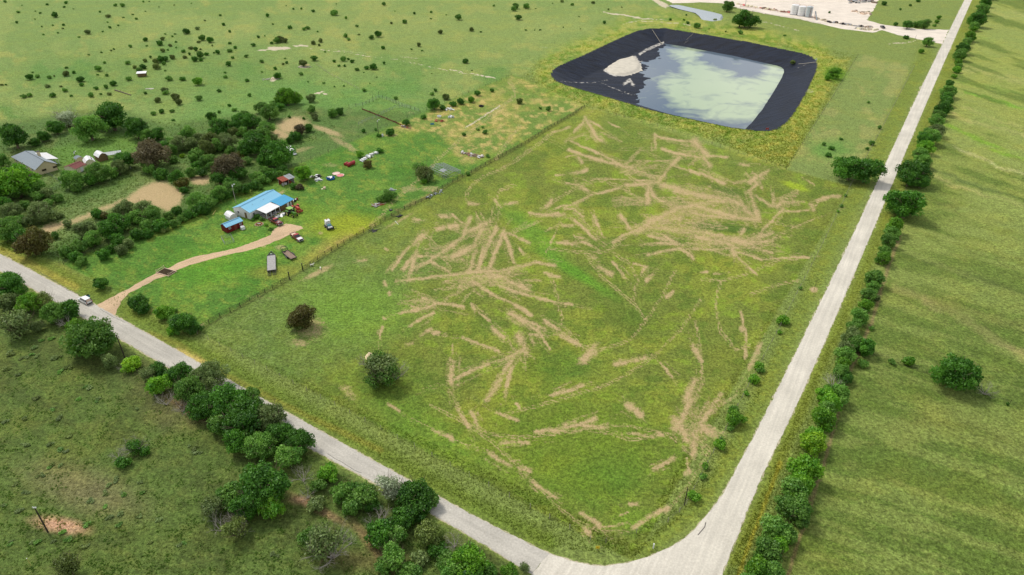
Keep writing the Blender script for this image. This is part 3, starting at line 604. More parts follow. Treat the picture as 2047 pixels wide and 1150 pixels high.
# pull the outermost vertices on to the rim so the edge is clean
rimc = np.array(RIMW)
idx = -np.ones(len(lx), int); nrr, ncc = gxx.shape
gi = np.arange(len(lx)).reshape(nrr, ncc)
q = np.stack([gi[:-1, :-1].ravel(), gi[:-1, 1:].ravel(), gi[1:, 1:].ravel(), gi[1:, :-1].ravel()], 1)
q = q[keep[q].all(1)]; used = np.unique(q); idx[used] = np.arange(len(used))
def liner_mat():
    m, t, b = new_mat('black liner'); N = t.nodes.new; L = t.links.new; g = N('ShaderNodeTexCoord')
    def noise(sc, det, sx=1, sy=1, rot=0):
        mp = N('ShaderNodeMapping'); mp.inputs['Scale'].default_value = (sx, sy, 1); mp.inputs['Rotation'].default_value = (0, 0, rot)
        L(g.outputs['Object'], mp.inputs[0]); n = N('ShaderNodeTexNoise'); n.inputs['Scale'].default_value = sc; n.inputs['Detail'].default_value = det; n.inputs['Roughness'].default_value = .65
        L(mp.outputs[0], n.inputs['Vector']); return n.outputs[0]
    a = noise(.42, 6, .10, 1, math.radians(-60)); c = noise(.6, 5); d = noise(1.4, 4, 1, .06, math.radians(-60))
    rp = N('ShaderNodeMapRange'); rp.inputs[1].default_value = .3; rp.inputs[2].default_value = .75; L(a, rp.inputs[0])
    mx = N('ShaderNodeMix'); mx.data_type = 'RGBA'; mx.inputs[6].default_value = seen(5, 8, 18) + (1,); mx.inputs[7].default_value = seen(34, 44, 64) + (1,); L(rp.outputs[0], mx.inputs[0])
    at = N('ShaderNodeAttribute'); at.attribute_name = 'dust'
    ad = N('ShaderNodeMath'); ad.operation = 'MULTIPLY_ADD'; L(c, ad.inputs[0]); ad.inputs[1].default_value = 2.4; ad.inputs[2].default_value = -1.28
    ad2 = N('ShaderNodeMath'); ad2.operation = 'ADD'; L(ad.outputs[0], ad2.inputs[0]); L(at.outputs['Fac'], ad2.inputs[1])
    rd = N('ShaderNodeMapRange'); rd.inputs[1].default_value = .42; rd.inputs[2].default_value = .8; L(ad2.outputs[0], rd.inputs[0])
    mx2 = N('ShaderNodeMix'); mx2.data_type = 'RGBA'; L(rd.outputs[0], mx2.inputs[0]); L(mx.outputs[2], mx2.inputs[6]); mx2.inputs[7].default_value = seen(206, 200, 188) + (1,)
    L(mx2.outputs[2], b.inputs['Base Color']); b.inputs['Roughness'].default_value = .55; b.inputs['Specular IOR Level'].default_value = .12
    bp = N('ShaderNodeBump'); bp.inputs['Strength'].default_value = .9; bp.inputs['Distance'].default_value = .35
    s = N('ShaderNodeMath'); s.operation = 'ADD'; L(a, s.inputs[0]); L(d, s.inputs[1]); L(s.outputs[0], bp.inputs['Height']); L(bp.outputs[0], b.inputs['Normal'])
    return m
# silt dust marks on the dry liner
def projpx(x, y, z):
    dn = y * CT + (H - z) * ST
    return 1023.5 + FPX * x / dn, 575 + FPX * ((H - z) * CT - y * ST) / dn
lpx, lpy = projpx(lx, ly, lz)
dust = np.zeros(len(lx))
for L_, w, k in (([(1266,170),(1258,160),(1248,168)],5,.75), ([(1279,108),(1292,100),(1310,92),(1326,86)],4,.75), ([(1208,140),(1226,150),(1250,150),(1276,141),(1280,130),(1270,114)],3.5,.95),
                 ([(1200,165),(1230,178),(1262,190)],1.6,.55), ([(1120,163),(1180,166),(1215,160)],1.6,.5), ([(1304,60),(1326,88)],1.3,.55), ([(1262,134),(1284,122)],2,.5), ([(1240,185),(1275,190)],1.5,.5), ([(1368,88),(1384,72)],1.0,.5), ([(1592,137),(1630,122)],1.0,.45)):
    dust = np.maximum(dust, k * smooth(1.3 - dline(lpx, lpy, L_) / w))
MLIN = liner_mat()
LV = np.stack([lx, ly, lz], 1)[used]
liner = link('pond_liner', np_mesh('pond_liner', LV, idx[q], [MLIN], [('dust', 'FLOAT', dust[used])], smooth_=True), label='black plastic liner covering the banks of the big square reservoir', category='pond liner')
# water
def water_mat(name, seenc, deepc, attr=True):
    m, t, b = new_mat(name); N = t.nodes.new; L = t.links.new; g = N('ShaderNodeTexCoord')
    n = N('ShaderNodeTexNoise'); n.inputs['Scale'].default_value = .055; n.inputs['Detail'].default_value = 9; n.inputs['Roughness'].default_value = .62; n.inputs['Distortion'].default_value = .9
    L(g.outputs['Object'], n.inputs['Vector'])
    at = N('ShaderNodeAttribute'); at.attribute_name = 'silt'  # pale patches where clouds mirror, mixed into the base colour
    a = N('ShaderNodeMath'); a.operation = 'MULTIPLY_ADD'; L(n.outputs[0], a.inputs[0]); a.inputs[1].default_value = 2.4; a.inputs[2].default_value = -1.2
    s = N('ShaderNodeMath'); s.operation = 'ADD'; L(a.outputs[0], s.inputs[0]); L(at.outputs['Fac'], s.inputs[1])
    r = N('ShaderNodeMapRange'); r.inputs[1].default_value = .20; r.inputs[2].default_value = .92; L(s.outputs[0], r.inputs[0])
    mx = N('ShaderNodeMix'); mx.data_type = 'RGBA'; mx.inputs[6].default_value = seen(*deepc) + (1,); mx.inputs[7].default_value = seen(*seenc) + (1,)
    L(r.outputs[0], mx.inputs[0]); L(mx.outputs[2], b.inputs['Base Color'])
    b.inputs['Roughness'].default_value = .06; b.inputs['IOR'].default_value = 1.33
    w = N('ShaderNodeTexNoise'); w.inputs['Scale'].default_value = 1.2; w.inputs['Detail'].default_value = 3; L(g.outputs['Object'], w.inputs['Vector'])
    bp = N('ShaderNodeBump'); bp.inputs['Strength'].default_value = .06; bp.inputs['Distance'].default_value = .02; L(w.outputs[0], bp.inputs['Height']); L(bp.outputs[0], b.inputs['Normal'])
    return m
CLOUD_PALE = crop(1050, 20, 3.149, [(860,450),(930,420),(1000,400),(985,340),(930,300),(905,270),(925,235),(1000,232),(1060,240),(1120,265),(1160,300),(1180,370),(1230,395),(1350,420),(1450,430),(1500,400),(1525,350),(1520,310),(1600,318),(1660,335),(1672,390),(1625,480),(1565,540),(1515,620),(1470,700),(1380,727),(1150,685),(1000,648),(880,600),(900,560),(870,500)])  # outline of the cloud reflections painted into the green water
wkeep = ld > 12
wq = np.stack([gi[:-2:2, :-2:2].ravel(), gi[:-2:2, 2::2].ravel(), gi[2::2, 2::2].ravel(), gi[2::2, :-2:2].ravel()], 1) if (nrr % 2 and ncc % 2) else None
gi2 = gi[::2, ::2]; wq = np.stack([gi2[:-1, :-1].ravel(), gi2[:-1, 1:].ravel(), gi2[1:, 1:].ravel(), gi2[1:, :-1].ravel()], 1)
wq = wq[wkeep[wq].all(1)]; wu = np.unique(wq); wi = -np.ones(len(lx), int); wi[wu] = np.arange(len(wu))
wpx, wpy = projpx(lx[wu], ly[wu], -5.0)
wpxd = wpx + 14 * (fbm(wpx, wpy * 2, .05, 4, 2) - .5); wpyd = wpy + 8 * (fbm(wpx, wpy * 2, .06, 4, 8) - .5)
silt = np.clip(.5 + sdpoly(wpxd, wpyd, CLOUD_PALE) / 34, 0, 1)  # strength of the painted cloud reflection at each water vertex
for (cx, cy, rx_, ry_, k) in ((1437,101,24,5,.8),(1500,140,34,8,-.75),(1420,112,24,9,-.9),(1470,125,20,6,.4),(1545,128,18,5,-.35),(1350,150,22,6,.35),(1400,120,14,6,-.5),(1340,130,20,8,-.2)):  # smaller painted cloud patches and gaps of mirrored blue sky
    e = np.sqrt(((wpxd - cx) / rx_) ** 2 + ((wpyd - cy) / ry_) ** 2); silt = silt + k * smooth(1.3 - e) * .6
silt = np.clip(silt, 0, 1)  # silt here is the strength of the painted cloud reflections
WV = np.stack([lx[wu], ly[wu], np.full(len(wu), -5.0)], 1)
link('pond_water', np_mesh('pond_water', WV, wi[wq], [water_mat('cloud-painted silty water', (178, 194, 156), (92, 108, 122))], [('silt', 'FLOAT', silt)], smooth_=True), kind='structure')  # the 'silt' attribute carries the painted cloud reflections
spv = [Vector((a, b, -.75)) for a, b in [tuple(P(1390 + (x - 1390) * 1.12, 24 + (y - 24) * 1.25)[:2]) for x, y in SPOND]]
me = bpy.data.meshes.new('stock_tank_water'); me.from_pydata([tuple(v) for v in spv], [], [tuple(range(len(spv)))]); me.materials.append(water_mat('grey water', (188, 192, 186), (168, 174, 172))); me.update()
link('small_pond_water', me, kind='structure')
# silt mound
def mound(name, poly_px, z0, h, m, **kw):
    pw = [tuple(P(a, b, z0)[:2]) for a, b in poly_px]; a = np.array(pw); mn, mxx = a.min(0) - 1, a.max(0) + 1
    xs, ys = np.meshgrid(np.arange(mn[0], mxx[0], .8), np.arange(mn[1], mxx[1], .8)); xs, ys = xs.ravel(), ys.ravel(); sh = (len(np.arange(mn[1], mxx[1], .8)), len(np.arange(mn[0], mxx[0], .8)))
    d = sdpoly(xs, ys, pw) + (fbm(xs, ys, .4, 3, 2) - .5) * 1.5; z = z0 - .5 + (h + .5) * smooth(d / 2.5 + .35) + (fbm(xs, ys, .5, 3, 4) - .5) * .25 * (d > 0)
    g_ = np.arange(len(xs)).reshape(sh); q_ = np.stack([g_[:-1, :-1].ravel(), g_[:-1, 1:].ravel(), g_[1:, 1:].ravel(), g_[1:, :-1].ravel()], 1)
    q_ = q_[(d[q_] > -1.2).any(1)]; u_ = np.unique(q_); k_ = -np.ones(len(xs), int); k_[u_] = np.arange(len(u_))
    return link(name, np_mesh(name, np.stack([xs, ys, z], 1)[u_], k_[q_], [m], smooth_=True), None, **kw)
mound('silt_mound', crop(1050, 20, 3.149, [(500,372),(540,340),(590,312),(680,288),(700,310),(722,340),(716,376),(650,402),(570,410),(535,395)]), -4.3, .5, mat('silt', (208, 200, 182), rough=.95, var=.12, scale=.4), label='pale crusted silt island on the dry end of the black liner', category='silt mound')

# ------------------------------------------------------------------ tree and shrub prototypes (unit crown radius, scaled per plant)
def crown_mesh(name, seed, n_lobe, n_leaf, leaf, height=1.55, base=.25, lobe=.40, shape='round', sparse=0.0):
    r = np.random.default_rng(seed); C_ = []
    for i in range(n_lobe):
        a = r.uniform(0, 2 * math.pi); h = r.beta(1.6, 1.2); prof = math.sin(math.pi * (0.12 + 0.80 * h)) ** .7
        if shape == 'umbrella': prof = math.sin(math.pi * (0.28 + 0.5 * h))
        rad = math.sqrt(r.uniform(0.05, 1)) * (1 - lobe * .75) * prof
        C_.append((math.cos(a) * rad * (1 + .22 * math.sin(a * 2 + seed) + .12 * math.sin(a * 5 + seed)), math.sin(a) * rad * (1 - .20 * math.sin(a * 2 + seed) + .10 * math.cos(a * 4 + seed)), base + lobe * .6 + h * (height - base - lobe * 1.35)))
    C_ = np.array(C_)
    nb = 4; bo = [(r.uniform(.1, .42) * math.cos(6.28 * j / nb + seed), r.uniform(.1, .42) * math.sin(6.28 * j / nb + seed), r.uniform(-.30, .12), r.uniform(.52, .82)) for j in range(nb)]
    pick = r.integers(0, nb, n_lobe)
    for i in range(n_lobe):
        b_ = bo[pick[i]]; C_[i] = (C_[i][0] * b_[3] + b_[0], C_[i][1] * b_[3] + b_[1], max(lobe * .4, C_[i][2] * (.55 + .5 * b_[3]) + b_[2] * (C_[i][2] / height)))
    L = r.uniform(lobe * .62, lobe * 1.15, n_lobe); per = (L ** 2); per = per / per.sum()
    which = r.choice(n_lobe, n_leaf, p=per)
    d = r.normal(size=(n_leaf, 3)); d[:, 2] = d[:, 2] + .35; d /= np.linalg.norm(d, axis=1)[:, None]
    rr_ = np.where(r.uniform(0, 1, n_leaf) < .10, r.uniform(1.0, 1.35, n_leaf), r.uniform(.66, 1.08, n_leaf)) * L[which] * (1 + .16 * np.sin(d[:, 0] * 9 + which) * np.cos(d[:, 1] * 8))
    pos = C_[which] + d * rr_[:, None] * np.array([1, 1, .82])
    cc = np.array([0, 0, height * .5]); out = pos - cc; on = np.linalg.norm(out, axis=1)
    keep = pos[:, 2] > .03
    nrm = d + r.normal(size=(n_leaf, 3)) * .75; nrm /= np.linalg.norm(nrm, axis=1)[:, None]
    up = r.normal(size=(n_leaf, 3)); t1 = np.cross(nrm, up); t1 /= np.linalg.norm(t1, axis=1)[:, None]; t2 = np.cross(nrm, t1)
    s = leaf * r.uniform(.6, 1.35, n_leaf); s1 = (t1 * s[:, None]); s2 = t2 * (s * r.uniform(.5, .9, n_leaf))[:, None]
    V = np.stack([pos - s1, pos - s2 * .9, pos + s1, pos + s2], 1)[keep]
    lv = (r.uniform(0, 1, n_lobe)[which] * .55 + r.uniform(0, 1, n_leaf) * .45)[keep]
    n = len(V)
    return np_mesh(name, V.reshape(-1, 3), np.arange(n * 4).reshape(n, 4), [FOL['mid green']], [('leafv', 'FLOAT', np.repeat(lv, 4))])
def limb_mb(mb, rr, a, d, L, r0, depth, n=5, droop=0.0, spread=.6, pts=None):
    """a crooked tapering limb with forks"""
    segs = 3; p = Vector(a); d = Vector(d).normalized()
    for i in range(segs):
        q_ = p + d * L / segs; r1 = r0 * .82
        mb.cyl(p, q_, r0, r1, n, cap=False); p = q_; r0 = r1
        d = (d + Vector((rr.uniform(-.28, .28), rr.uniform(-.28, .28), rr.uniform(-.12, .2) - droop))).normalized()
        if depth > 0 and i >= 1 or (depth > 0 and i == 2):
            for _ in range(2 if depth > 1 else 1 + (i == 2)):
                nd = (d + Vector((rr.uniform(-1, 1), rr.uniform(-1, 1), rr.uniform(-.35, .6))) * spread).normalized()
                limb_mb(mb, rr, p, nd, L * rr.uniform(.55, .8), r0 * .62, depth - 1, max(3, n - 1), droop, spread)
def trunk_mesh(name, seed, height, thick=.05, limbs=5, multi=False, depth=1):
    rr = random.Random(seed); mb = MB()
    if not multi:
        mb.cyl((0, 0, -.05), (.02, .01, height * .3), thick * 1.25, thick * .85, 8, cap=False)
        for i in range(limbs):
            a = 2 * math.pi * i / limbs + rr.uniform(-.4, .4)
            limb_mb(mb, rr, (.02, .01, height * .27), (math.cos(a) * .8, math.sin(a) * .8, .9), height * .5, thick * .55, depth)
    else:
        for i in range(limbs):
            a = 2 * math.pi * i / limbs + rr.uniform(-.4, .4)
            limb_mb(mb, rr, (math.cos(a) * .05, math.sin(a) * .05, -.03), (math.cos(a) * .6, math.sin(a) * .6, .9), height * .62, thick * .6, depth)
    return mb.mesh(name, BARK)
BIG = [(crown_mesh('crown', 100 + i, 90, 13000, .046, 1.55, .16, .25), trunk_mesh('trunk', 100 + i, 1.4, .07, 6)) for i in range(4)]
MED = [(crown_mesh('crown', 200 + i, 46, 5600, .070, 1.5, .10, .31), trunk_mesh('trunk', 200 + i, 1.3, .06, 5)) for i in range(4)]
SML = [(crown_mesh('crown', 300 + i, 18, 1500, .12, 1.3, .0, .42), trunk_mesh('stems', 300 + i, 1.1, .05, 4, True, 0)) for i in range(4)]
SPR = [(crown_mesh('crown', 400 + i, 34, 3000, .058, 1.5, .10, .30), trunk_mesh('trunk', 400 + i, 1.35, .05, 7, True, 2)) for i in range(3)]
HEDGE = [(crown_mesh('crown', 500 + i, 56, 6400, .070, 1.7, .0, .29), trunk_mesh('trunk', 500 + i, 1.3, .05, 5, True, 1)) for i in range(3)]
DEAD = []
for i in range(3):
    rr = random.Random(900 + i); mb = MB()
    for k in range(6): a = k * 1.05 + rr.uniform(-.3, .3); limb_mb(mb, rr, (0, 0, 0), (math.cos(a) * .8, math.sin(a) * .8, .75), .75, .045, 3, 4, 0.03, .8)
    DEAD.append(mb.mesh('branches', DEADW))
# tiny far shrubs: one mesh, leaves and stems together
TINY = []
for i in range(4):
    cm = crown_mesh('far_shrub', 600 + i, 12, 420, .17, 1.15, .0, .40)
    TINY.append(cm)
PLANTS = []      # (object, px, py, radius, colour word, kind word)
def plant(cx, cy, rpx, colour='mid green', kind=None, group=None, name=None, note=None):
    rpx = rpx * (1.26 if group and 'lining' in group else (1.36 if cy > 780 else 1.24 if cy > 300 else 1.4) if group and 'hedgerow' in group else 1.0 if group and 'boundary' in group else 1.13 if group and 'wooded' in group else .96 if group and 'far pasture' in group else 1.18 if rpx > 9 else 1.08); s = ppm(cy); r = rpx / s
    for _ in range(2):
        hc = .72 * r; p = P(cx, cy, hc); z0 = tz(p.x, p.y); p = P(cx, cy, hc + z0); s = ppm(cy, hc); r = rpx / s
    loc = Vector((p.x, p.y, tz(p.x, p.y))); kk = kind
    if kk is None: kk = 'big' if r > 3.4 else 'med' if r > 1.9 else 'small' if r > 1.15 else 'tiny'
    if group and 'hedge' in group and kk != 'dead': name = 'hedge_tree'  # one name for all living hedgerow trees, low bushy ones included
    rz = R.uniform(0, 6.28); tall = R.uniform(.92, 1.12)
    if kk == 'tiny':
        o = link(name or 'shrub', R.choice(TINY), None, loc, rz); o.scale = (r, r * R.uniform(.8, 1.1), r * tall)
        o.material_slots[0].link = 'OBJECT'; o.material_slots[0].material = FOL[colour]
    elif kk == 'dead':
        o = link(name or 'dead_tree', None, None, loc, rz); b_ = link('branches', R.choice(DEAD), o); o.scale = (r * 1.1, r * 1.1, r * 1.1)
    else:
        src = {'big': BIG, 'med': MED, 'small': SML, 'sparse': SPR, 'hedge': HEDGE}[kk]
        cm, tm = R.choice(src)
        o = link(name or ('shrub' if r < 1.9 else 'tree'), None, None, loc, rz); o.scale = (r, r * R.uniform(.88, 1.1), r * tall)
        c_ = link('crown', cm, o); link('trunk', tm, o)
        c_.material_slots[0].link = 'OBJECT'; c_.material_slots[0].material = FOL[colour]
    PLANTS.append((o, cx, cy, r, colour, kk, group, note))
    return o
D_, M_, B_, LI, GG, OL, RB, DU, OR, PS = 'dark green', 'mid green', 'bright green', 'lime green', 'grey-green', 'olive', 'reddish brown', 'dusky brown', 'orange-tinged', 'pale silvery'
def plants(L, group, kind=None, s=1, ox=0, oy=0, col=None):
    for e in L:
        c = e[3] if len(e) > 3 else (col or R.choice([D_, M_, M_, OL, D_]))
        k = e[4] if len(e) > 4 else kind
        plant(ox + e[0] / s, oy + e[1] / s, e[2], c, k, group)
SP = 'sparse'
# line of trees along the near side of the paved road
plants([(20,572,26,D_),(19,562,20,M_),(55,605,22,B_),(12,607,18,GG),(30,647,32,GG,SP),(75,651,13,GG),(90,601,19,OL,SP),(107,624,24,M_),(134,622,20,D_),(153,655,18,B_),(187,678,43,M_),(160,690,24,B_),(218,722,15,GG),(262,724,16,LI),(130,643,12,M_,'dead'),(248,735,9,M_,'dead'),
 (313,736,15,D_),(318,768,21,B_),(294,748,16,GG,SP),(356,745,24,D_),(377,777,31,M_),(413,756,27,GG),(404,810,30,D_),(455,805,37,D_),(492,806,31,M_),(440,846,22,M_),(487,842,38,D_),(539,833,32,GG),(476,878,28,D_),(521,893,28,M_),(562,868,27,D_),(597,883,27,D_),(578,912,24,M_),(330,800,14,M_,'dead'),(365,815,12,M_,'dead'),
 (653,943,19,B_),(635,970,14,M_),(687,983,23,M_),(722,990,27,M_),(742,1008,16,D_),(632,1005,15,GG),(605,952,15,M_,'dead'),(614,988,11,M_,'dead'),(781,975,28,PS,SP),(824,983,33,D_),(833,1010,26,D_),(860,998,18,M_),(805,1037,24,D_),(757,1040,18,M_,'dead'),(763,1066,26,D_),(790,1070,22,M_),(787,1113,30,M_,SP),(839,1113,14,GG),(854,1066,26,OL),(873,1098,16,D_),(908,1084,15,M_,'dead'),(894,1122,20,M_),(940,1118,34,B_),(905,1140,24,M_),(982,1141,15,M_),(1018,1143,18,B_),(1049,1136,12,GG,SP),(820,1150,24,M_),(950,1165,26,D_),(700,1012,18,M_),(770,1130,20,M_)],
 'trees lining the near side of the paved road')
# trees in the near left pasture
plants([(522,968,50,D_),(543,1012,26,B_),(463,988,30,M_),(500,1010,34,D_),(424,1014,26,GG,SP),(470,1056,28,OL,SP),(440,1050,20,M_,'dead'),(136,1135,30,OL,SP),(271,889,18,M_,'dead'),(268,893,17,D_,SP),(243,924,14,D_),(236,912,12,M_,'dead'),(289,901,12,D_),(645,1089,42,GG,SP),(660,1098,34,M_,'dead'),(620,1075,26,M_,SP),(480,1045,22,M_,'dead')],
 'trees standing in the near left pasture')
# shrubs on the property
plants([(605,632,30,RB),(598,640,20,OL),(765,740,36,GG,SP),(775,752,28,M_,SP),(748,762,22,M_,SP),(758,725,26,D_,SP),(790,745,20,M_,'dead'),(730,722,12,M_,'dead')], 'trees in the mown field')
plants([(200,567,14,D_),(276,604,18,D_),(283,614,14,D_),(330,624,17,B_),(368,646,23,D_),(385,656,15,D_),(344,660,12,B_),(352,640,14,M_),(1230-880,30+590,7,M_)], 'bushes on the front fence line')
plants([(848,346,20,OL,SP),(840,338,16,M_,SP),(855,352,13,GG),(848,362,8,B_),(735,327,10,RB),(758,300,7,D_),(718,308,9,B_),(775,391,13,M_),(763,397,9,M_),(786,388,7,D_),(586,372,9,D_),(600,373,8,DU),(607,347,17,B_),(514,432,7,D_),(524,436,6,M_),(506,437,5,D_),(541,457,5,M_),(532,449,5,B_),(562,443,4,M_),(936,346,6,M_),(983,180,5,M_),(954,186,7,D_),(942,198,8,B_),(920,202,8,D_),(905,207,7,D_),(893,193,7,M_),(868,209,12,D_),(884,214,7,D_),(1038,202,7,OL),(1097,217,6,M_),(847,233,6,D_),(927,268,5,M_),(956,258,4,M_),(970,263,6,M_),(965,253,4,M_),(812,244,9,D_),(780,263,9,D_),(751,258,4,D_),(727,261,5,D_),(757,270,5,D_),(975,310,5,M_),(1080,215,4,M_)],
 'bushes around the homestead yard')
# bushes on the fence by the gravel road and the big lone tree
plants([(1565,639,11,B_),(1558,662,6,B_),(1516,729,12,B_),(1520,738,9,M_),(1507,757,13,B_),(1492,785,7,B_),(1467,834,19,B_),(1470,820,13,M_),(1387,991,12,B_),(1411,929,9,B_),(1405,951,9,M_),(1440,888,11,B_),(1443,878,8,M_),(1460,855,8,M_),(1682,410,5,M_),(1675,421,4,B_),(1743,285,7,M_),(1759,254,5,M_),(1735,296,5,D_),(1663,295,6,D_),(1657,309,6,D_),(1647,287,5,M_),(1682,277,4,D_),(1736,203,4,M_),(1600,575,5,M_),(1690,390,4,D_)], 'bushes on the fence beside the gravel road')
plants([(1702,336,30,D_,'big'),(1734,342,28,D_,'big')], 'spreading dark trees by the gravel road')
# hedgerow on the far side of the gravel road
HR = [(1765,517,15,B_),(1768,505,12,M_),(1749,557,18,M_),(1744,572,12,M_),(1735,592,14,M_),(1753,594,9,GG),(1732,612,12,B_),(1718,632,17,M_),(1704,672,17,GG),(1711,685,16,M_),(1730,695,18,D_),(1690,695,16,GG),(1690,713,18,M_),(1680,743,18,M_),(1690,755,14,D_),(1666,766,14,M_,'dead'),(1650,789,16,B_),(1680,790,17,M_),(1659,808,19,B_),(1645,834,22,B_),(1655,822,16,M_),(1624,886,24,LI),(1628,872,18,B_),(1611,945,26,B_),(1600,968,22,B_),(1585,985,24,M_),(1590,1020,26,M_),(1572,1012,20,M_),(1601,1040,15,M_),(1550,1063,25,M_),(1572,1070,18,M_),(1537,1100,26,M_),(1556,1089,18,B_),(1514,1140,22,B_),(1545,1145,20,M_),(1490,1190,25,B_),(1530,1200,22,M_),(1498,1165,18,M_),(1460,1260,34,M_),(1790,455,17,B_),(1776,480,16,M_),(1783,468,14,M_),(1814,408,34,D_),(1798,412,22,D_),(1828,345,26,D_),(1818,358,18,D_),(1842,362,16,D_),(1846,323,14,M_),(1839,309,14,M_),(1849,295,12,B_),(1860,272,16,M_),(1850,280,12,D_),(1873,260,12,GG),(1870,243,11,M_),(1884,217,13,D_),(1876,230,11,M_),(1893,201,11,D_),(1898,183,12,M_),(1893,192,9,D_),(1899,166,7,D_),(1913,138,7,B_),(1915,124,7,B_),(1920,110,11,M_),(1926,97,11,D_),(1931,86,8,M_),(1939,74,9,B_),(1955,41,13,D_),(1948,52,9,M_),(1963,20,10,M_),(1957,31,9,D_),(1970,4,10,D_),(1978,-10,9,M_),(1985,-22,9,M_),(1744,655,6,M_),(1725,725,9,M_)]
HR2 = []
for a_, b_ in zip(HR[:-1], HR[1:]):
    d_ = math.hypot(a_[0] - b_[0], a_[1] - b_[1])
    if 8 < d_ < 46 and a_[2] > 5 and b_[2] > 5: HR2.append(((a_[0] + b_[0]) / 2 + R.uniform(-4, 4), (a_[1] + b_[1]) / 2, min(a_[2], b_[2]) * R.uniform(.6, .85), R.choice([M_, B_, M_, D_])))
for e in HR + HR2: plant(e[0], e[1], e[2], e[3], e[4] if len(e) > 4 else ('hedge' if e[2] > 11 and e[1] > 440 else None), 'hedgerow trees along the gravel road')
plants([(1918,752,37,D_,'big'),(1895,744,18,D_),(1972,780,14,M_,'dead'),(1784,721,8,M_),(1819,721,12,B_),(1866,751,5,D_),(2014,807,4,D_)], 'trees in the right-hand pasture')
# around the reservoir and the yard
plants([(1491,38,20,D_),(1480,42,14,D_),(1502,42,15,D_),(1454,14,11,M_),(1462,9,8,M_),(1394,50,8,M_),(1375,45,4,M_),(1340,38,4,D_),(1430,37,4,GG),(1569,70,3,D_),(1480,64,5,M_),(1854,84,10,M_),(1842,102,6,B_),(1813,74,5,D_),(1850,49,10,M_),(1840,46,8,M_),(1815,49,10,D_),(1830,48,8,M_),(1791,48,5,D_),(1768,6,6,D_),(1877,35,5,B_),(1873,43,5,B_),(1869,50,4,M_),(1667,146,12,B_),(1655,154,8,B_),(1676,140,7,B_),(1658,24,3,D_),(1810,72,3,D_),(1584,127,6,OL),(1835,1,4,D_),(1820,10,3,D_),(1800,18,3,D_)], 'shrubs around the reservoir and gravel yard')
# wooded lots at the left
plants([(28,275,28,D_),(131,236,22,PS,SP),(128,232,18,M_,'dead'),(111,256,16,D_),(86,272,14,D_),(70,282,12,D_),(178,258,29,M_),(223,236,32,D_),(205,243,18,M_),(273,258,24,D_),(314,267,16,D_),(293,270,14,M_),(30,364,41,B_),(12,372,34,M_),(66,376,20,M_),(60,364,22,B_),(2,322,16,M_),(83,423,27,GG),(22,422,20,GG),(8,410,18,D_),(17,459,27,M_),(40,470,18,D_),(64,486,33,RB),(92,384,14,GG),(145,359,23,M_),(150,372,16,M_),(192,345,25,M_),(180,358,16,D_),(236,336,16,GG),(225,344,14,M_),(248,320,21,D_),(300,313,32,DU),(298,336,15,M_),(323,347,14,D_),(351,353,16,D_),(362,366,14,OR),(366,379,9,D_),(345,317,10,M_),(364,311,5,LI),(362,286,19,GG),(345,283,14,M_),(381,290,14,GG),(412,297,18,OL),(395,305,14,M_),(373,268,16,M_),(400,275,12,GG),(434,256,21,D_),(450,248,14,D_),(479,244,20,D_),(492,236,14,M_),(415,322,18,M_),(459,333,30,DU),(472,345,18,D_),(437,356,16,D_),(462,367,14,D_),(438,318,14,GG),(524,214,14,M_),(537,226,18,M_),(501,240,19,D_),(468,252,15,D_),(530,257,16,M_),(466,264,11,OL),(419,283,20,OL),(451,283,19,GG),(436,290,16,M_),(485,262,12,M_),(507,288,27,D_),(526,270,18,M_),(490,300,16,D_),(549,310,31,D_),(560,322,18,M_),(530,322,15,D_),(493,320,11,M_),(530,344,15,M_),(512,353,14,M_),(562,338,14,D_),(545,345,12,D_),(459,302,9,M_),(478,310,10,OR),(393,330,12,D_),(384,345,12,M_),(403,345,11,D_),(430,335,14,M_),(558,212,10,D_),(548,206,8,M_),(574,195,20,B_),(588,196,15,B_),(563,198,15,B_),(589,272,13,D_),(599,259,15,DU,SP),(580,280,9,D_),(614,256,10,D_),(547,274,8,GG),(622,218,9,M_),(621,197,9,GG),(664,225,11,M_),(679,222,9,D_),(630,234,8,GG),(607,236,4,D_),(578,233,4,D_),(340,300,13,M_),(325,290,12,D_),(385,315,10,M_),(115,395,12,M_),(60,440,14,GG),(35,440,14,M_),(45,410,12,M_),(110,470,9,M_),(118,430,8,GG),(96,404,10,M_),(75,392,12,M_)],
 'trees in the wooded lots on the left')
plants([(133,503,17,M_),(150,512,15,D_),(160,493,19,M_),(162,522,14,M_),(185,478,22,M_),(172,458,25,GG),(217,460,28,D_),(236,446,27,D_),(205,509,15,D_),(236,480,16,D_),(256,487,13,GG),(242,500,14,GG),(222,496,12,D_),(193,427,14,D_),(208,430,10,RB),(135,448,12,GG,SP),(246,417,22,GG),(287,415,25,GG),(304,433,24,M_),(268,432,20,M_),(320,448,19,D_),(273,468,15,D_),(293,466,14,D_),(295,452,16,M_),(353,421,12,D_),(349,446,12,M_),(328,458,10,OL),(336,430,12,M_),(390,402,21,M_),(375,428,15,D_),(360,437,12,M_),(402,417,17,D_),(410,402,16,M_),(438,388,20,M_),(419,405,17,M_),(428,396,14,D_),(467,376,19,M_),(453,388,14,D_),(490,378,14,D_),(507,370,12,D_),(524,357,15,M_),(515,364,12,M_),(541,352,14,D_),(563,351,12,M_),(578,345,9,M_),(410,420,13,D_),(522,374,7,M_),(388,418,14,M_)],
 'hedge trees along the left boundary')
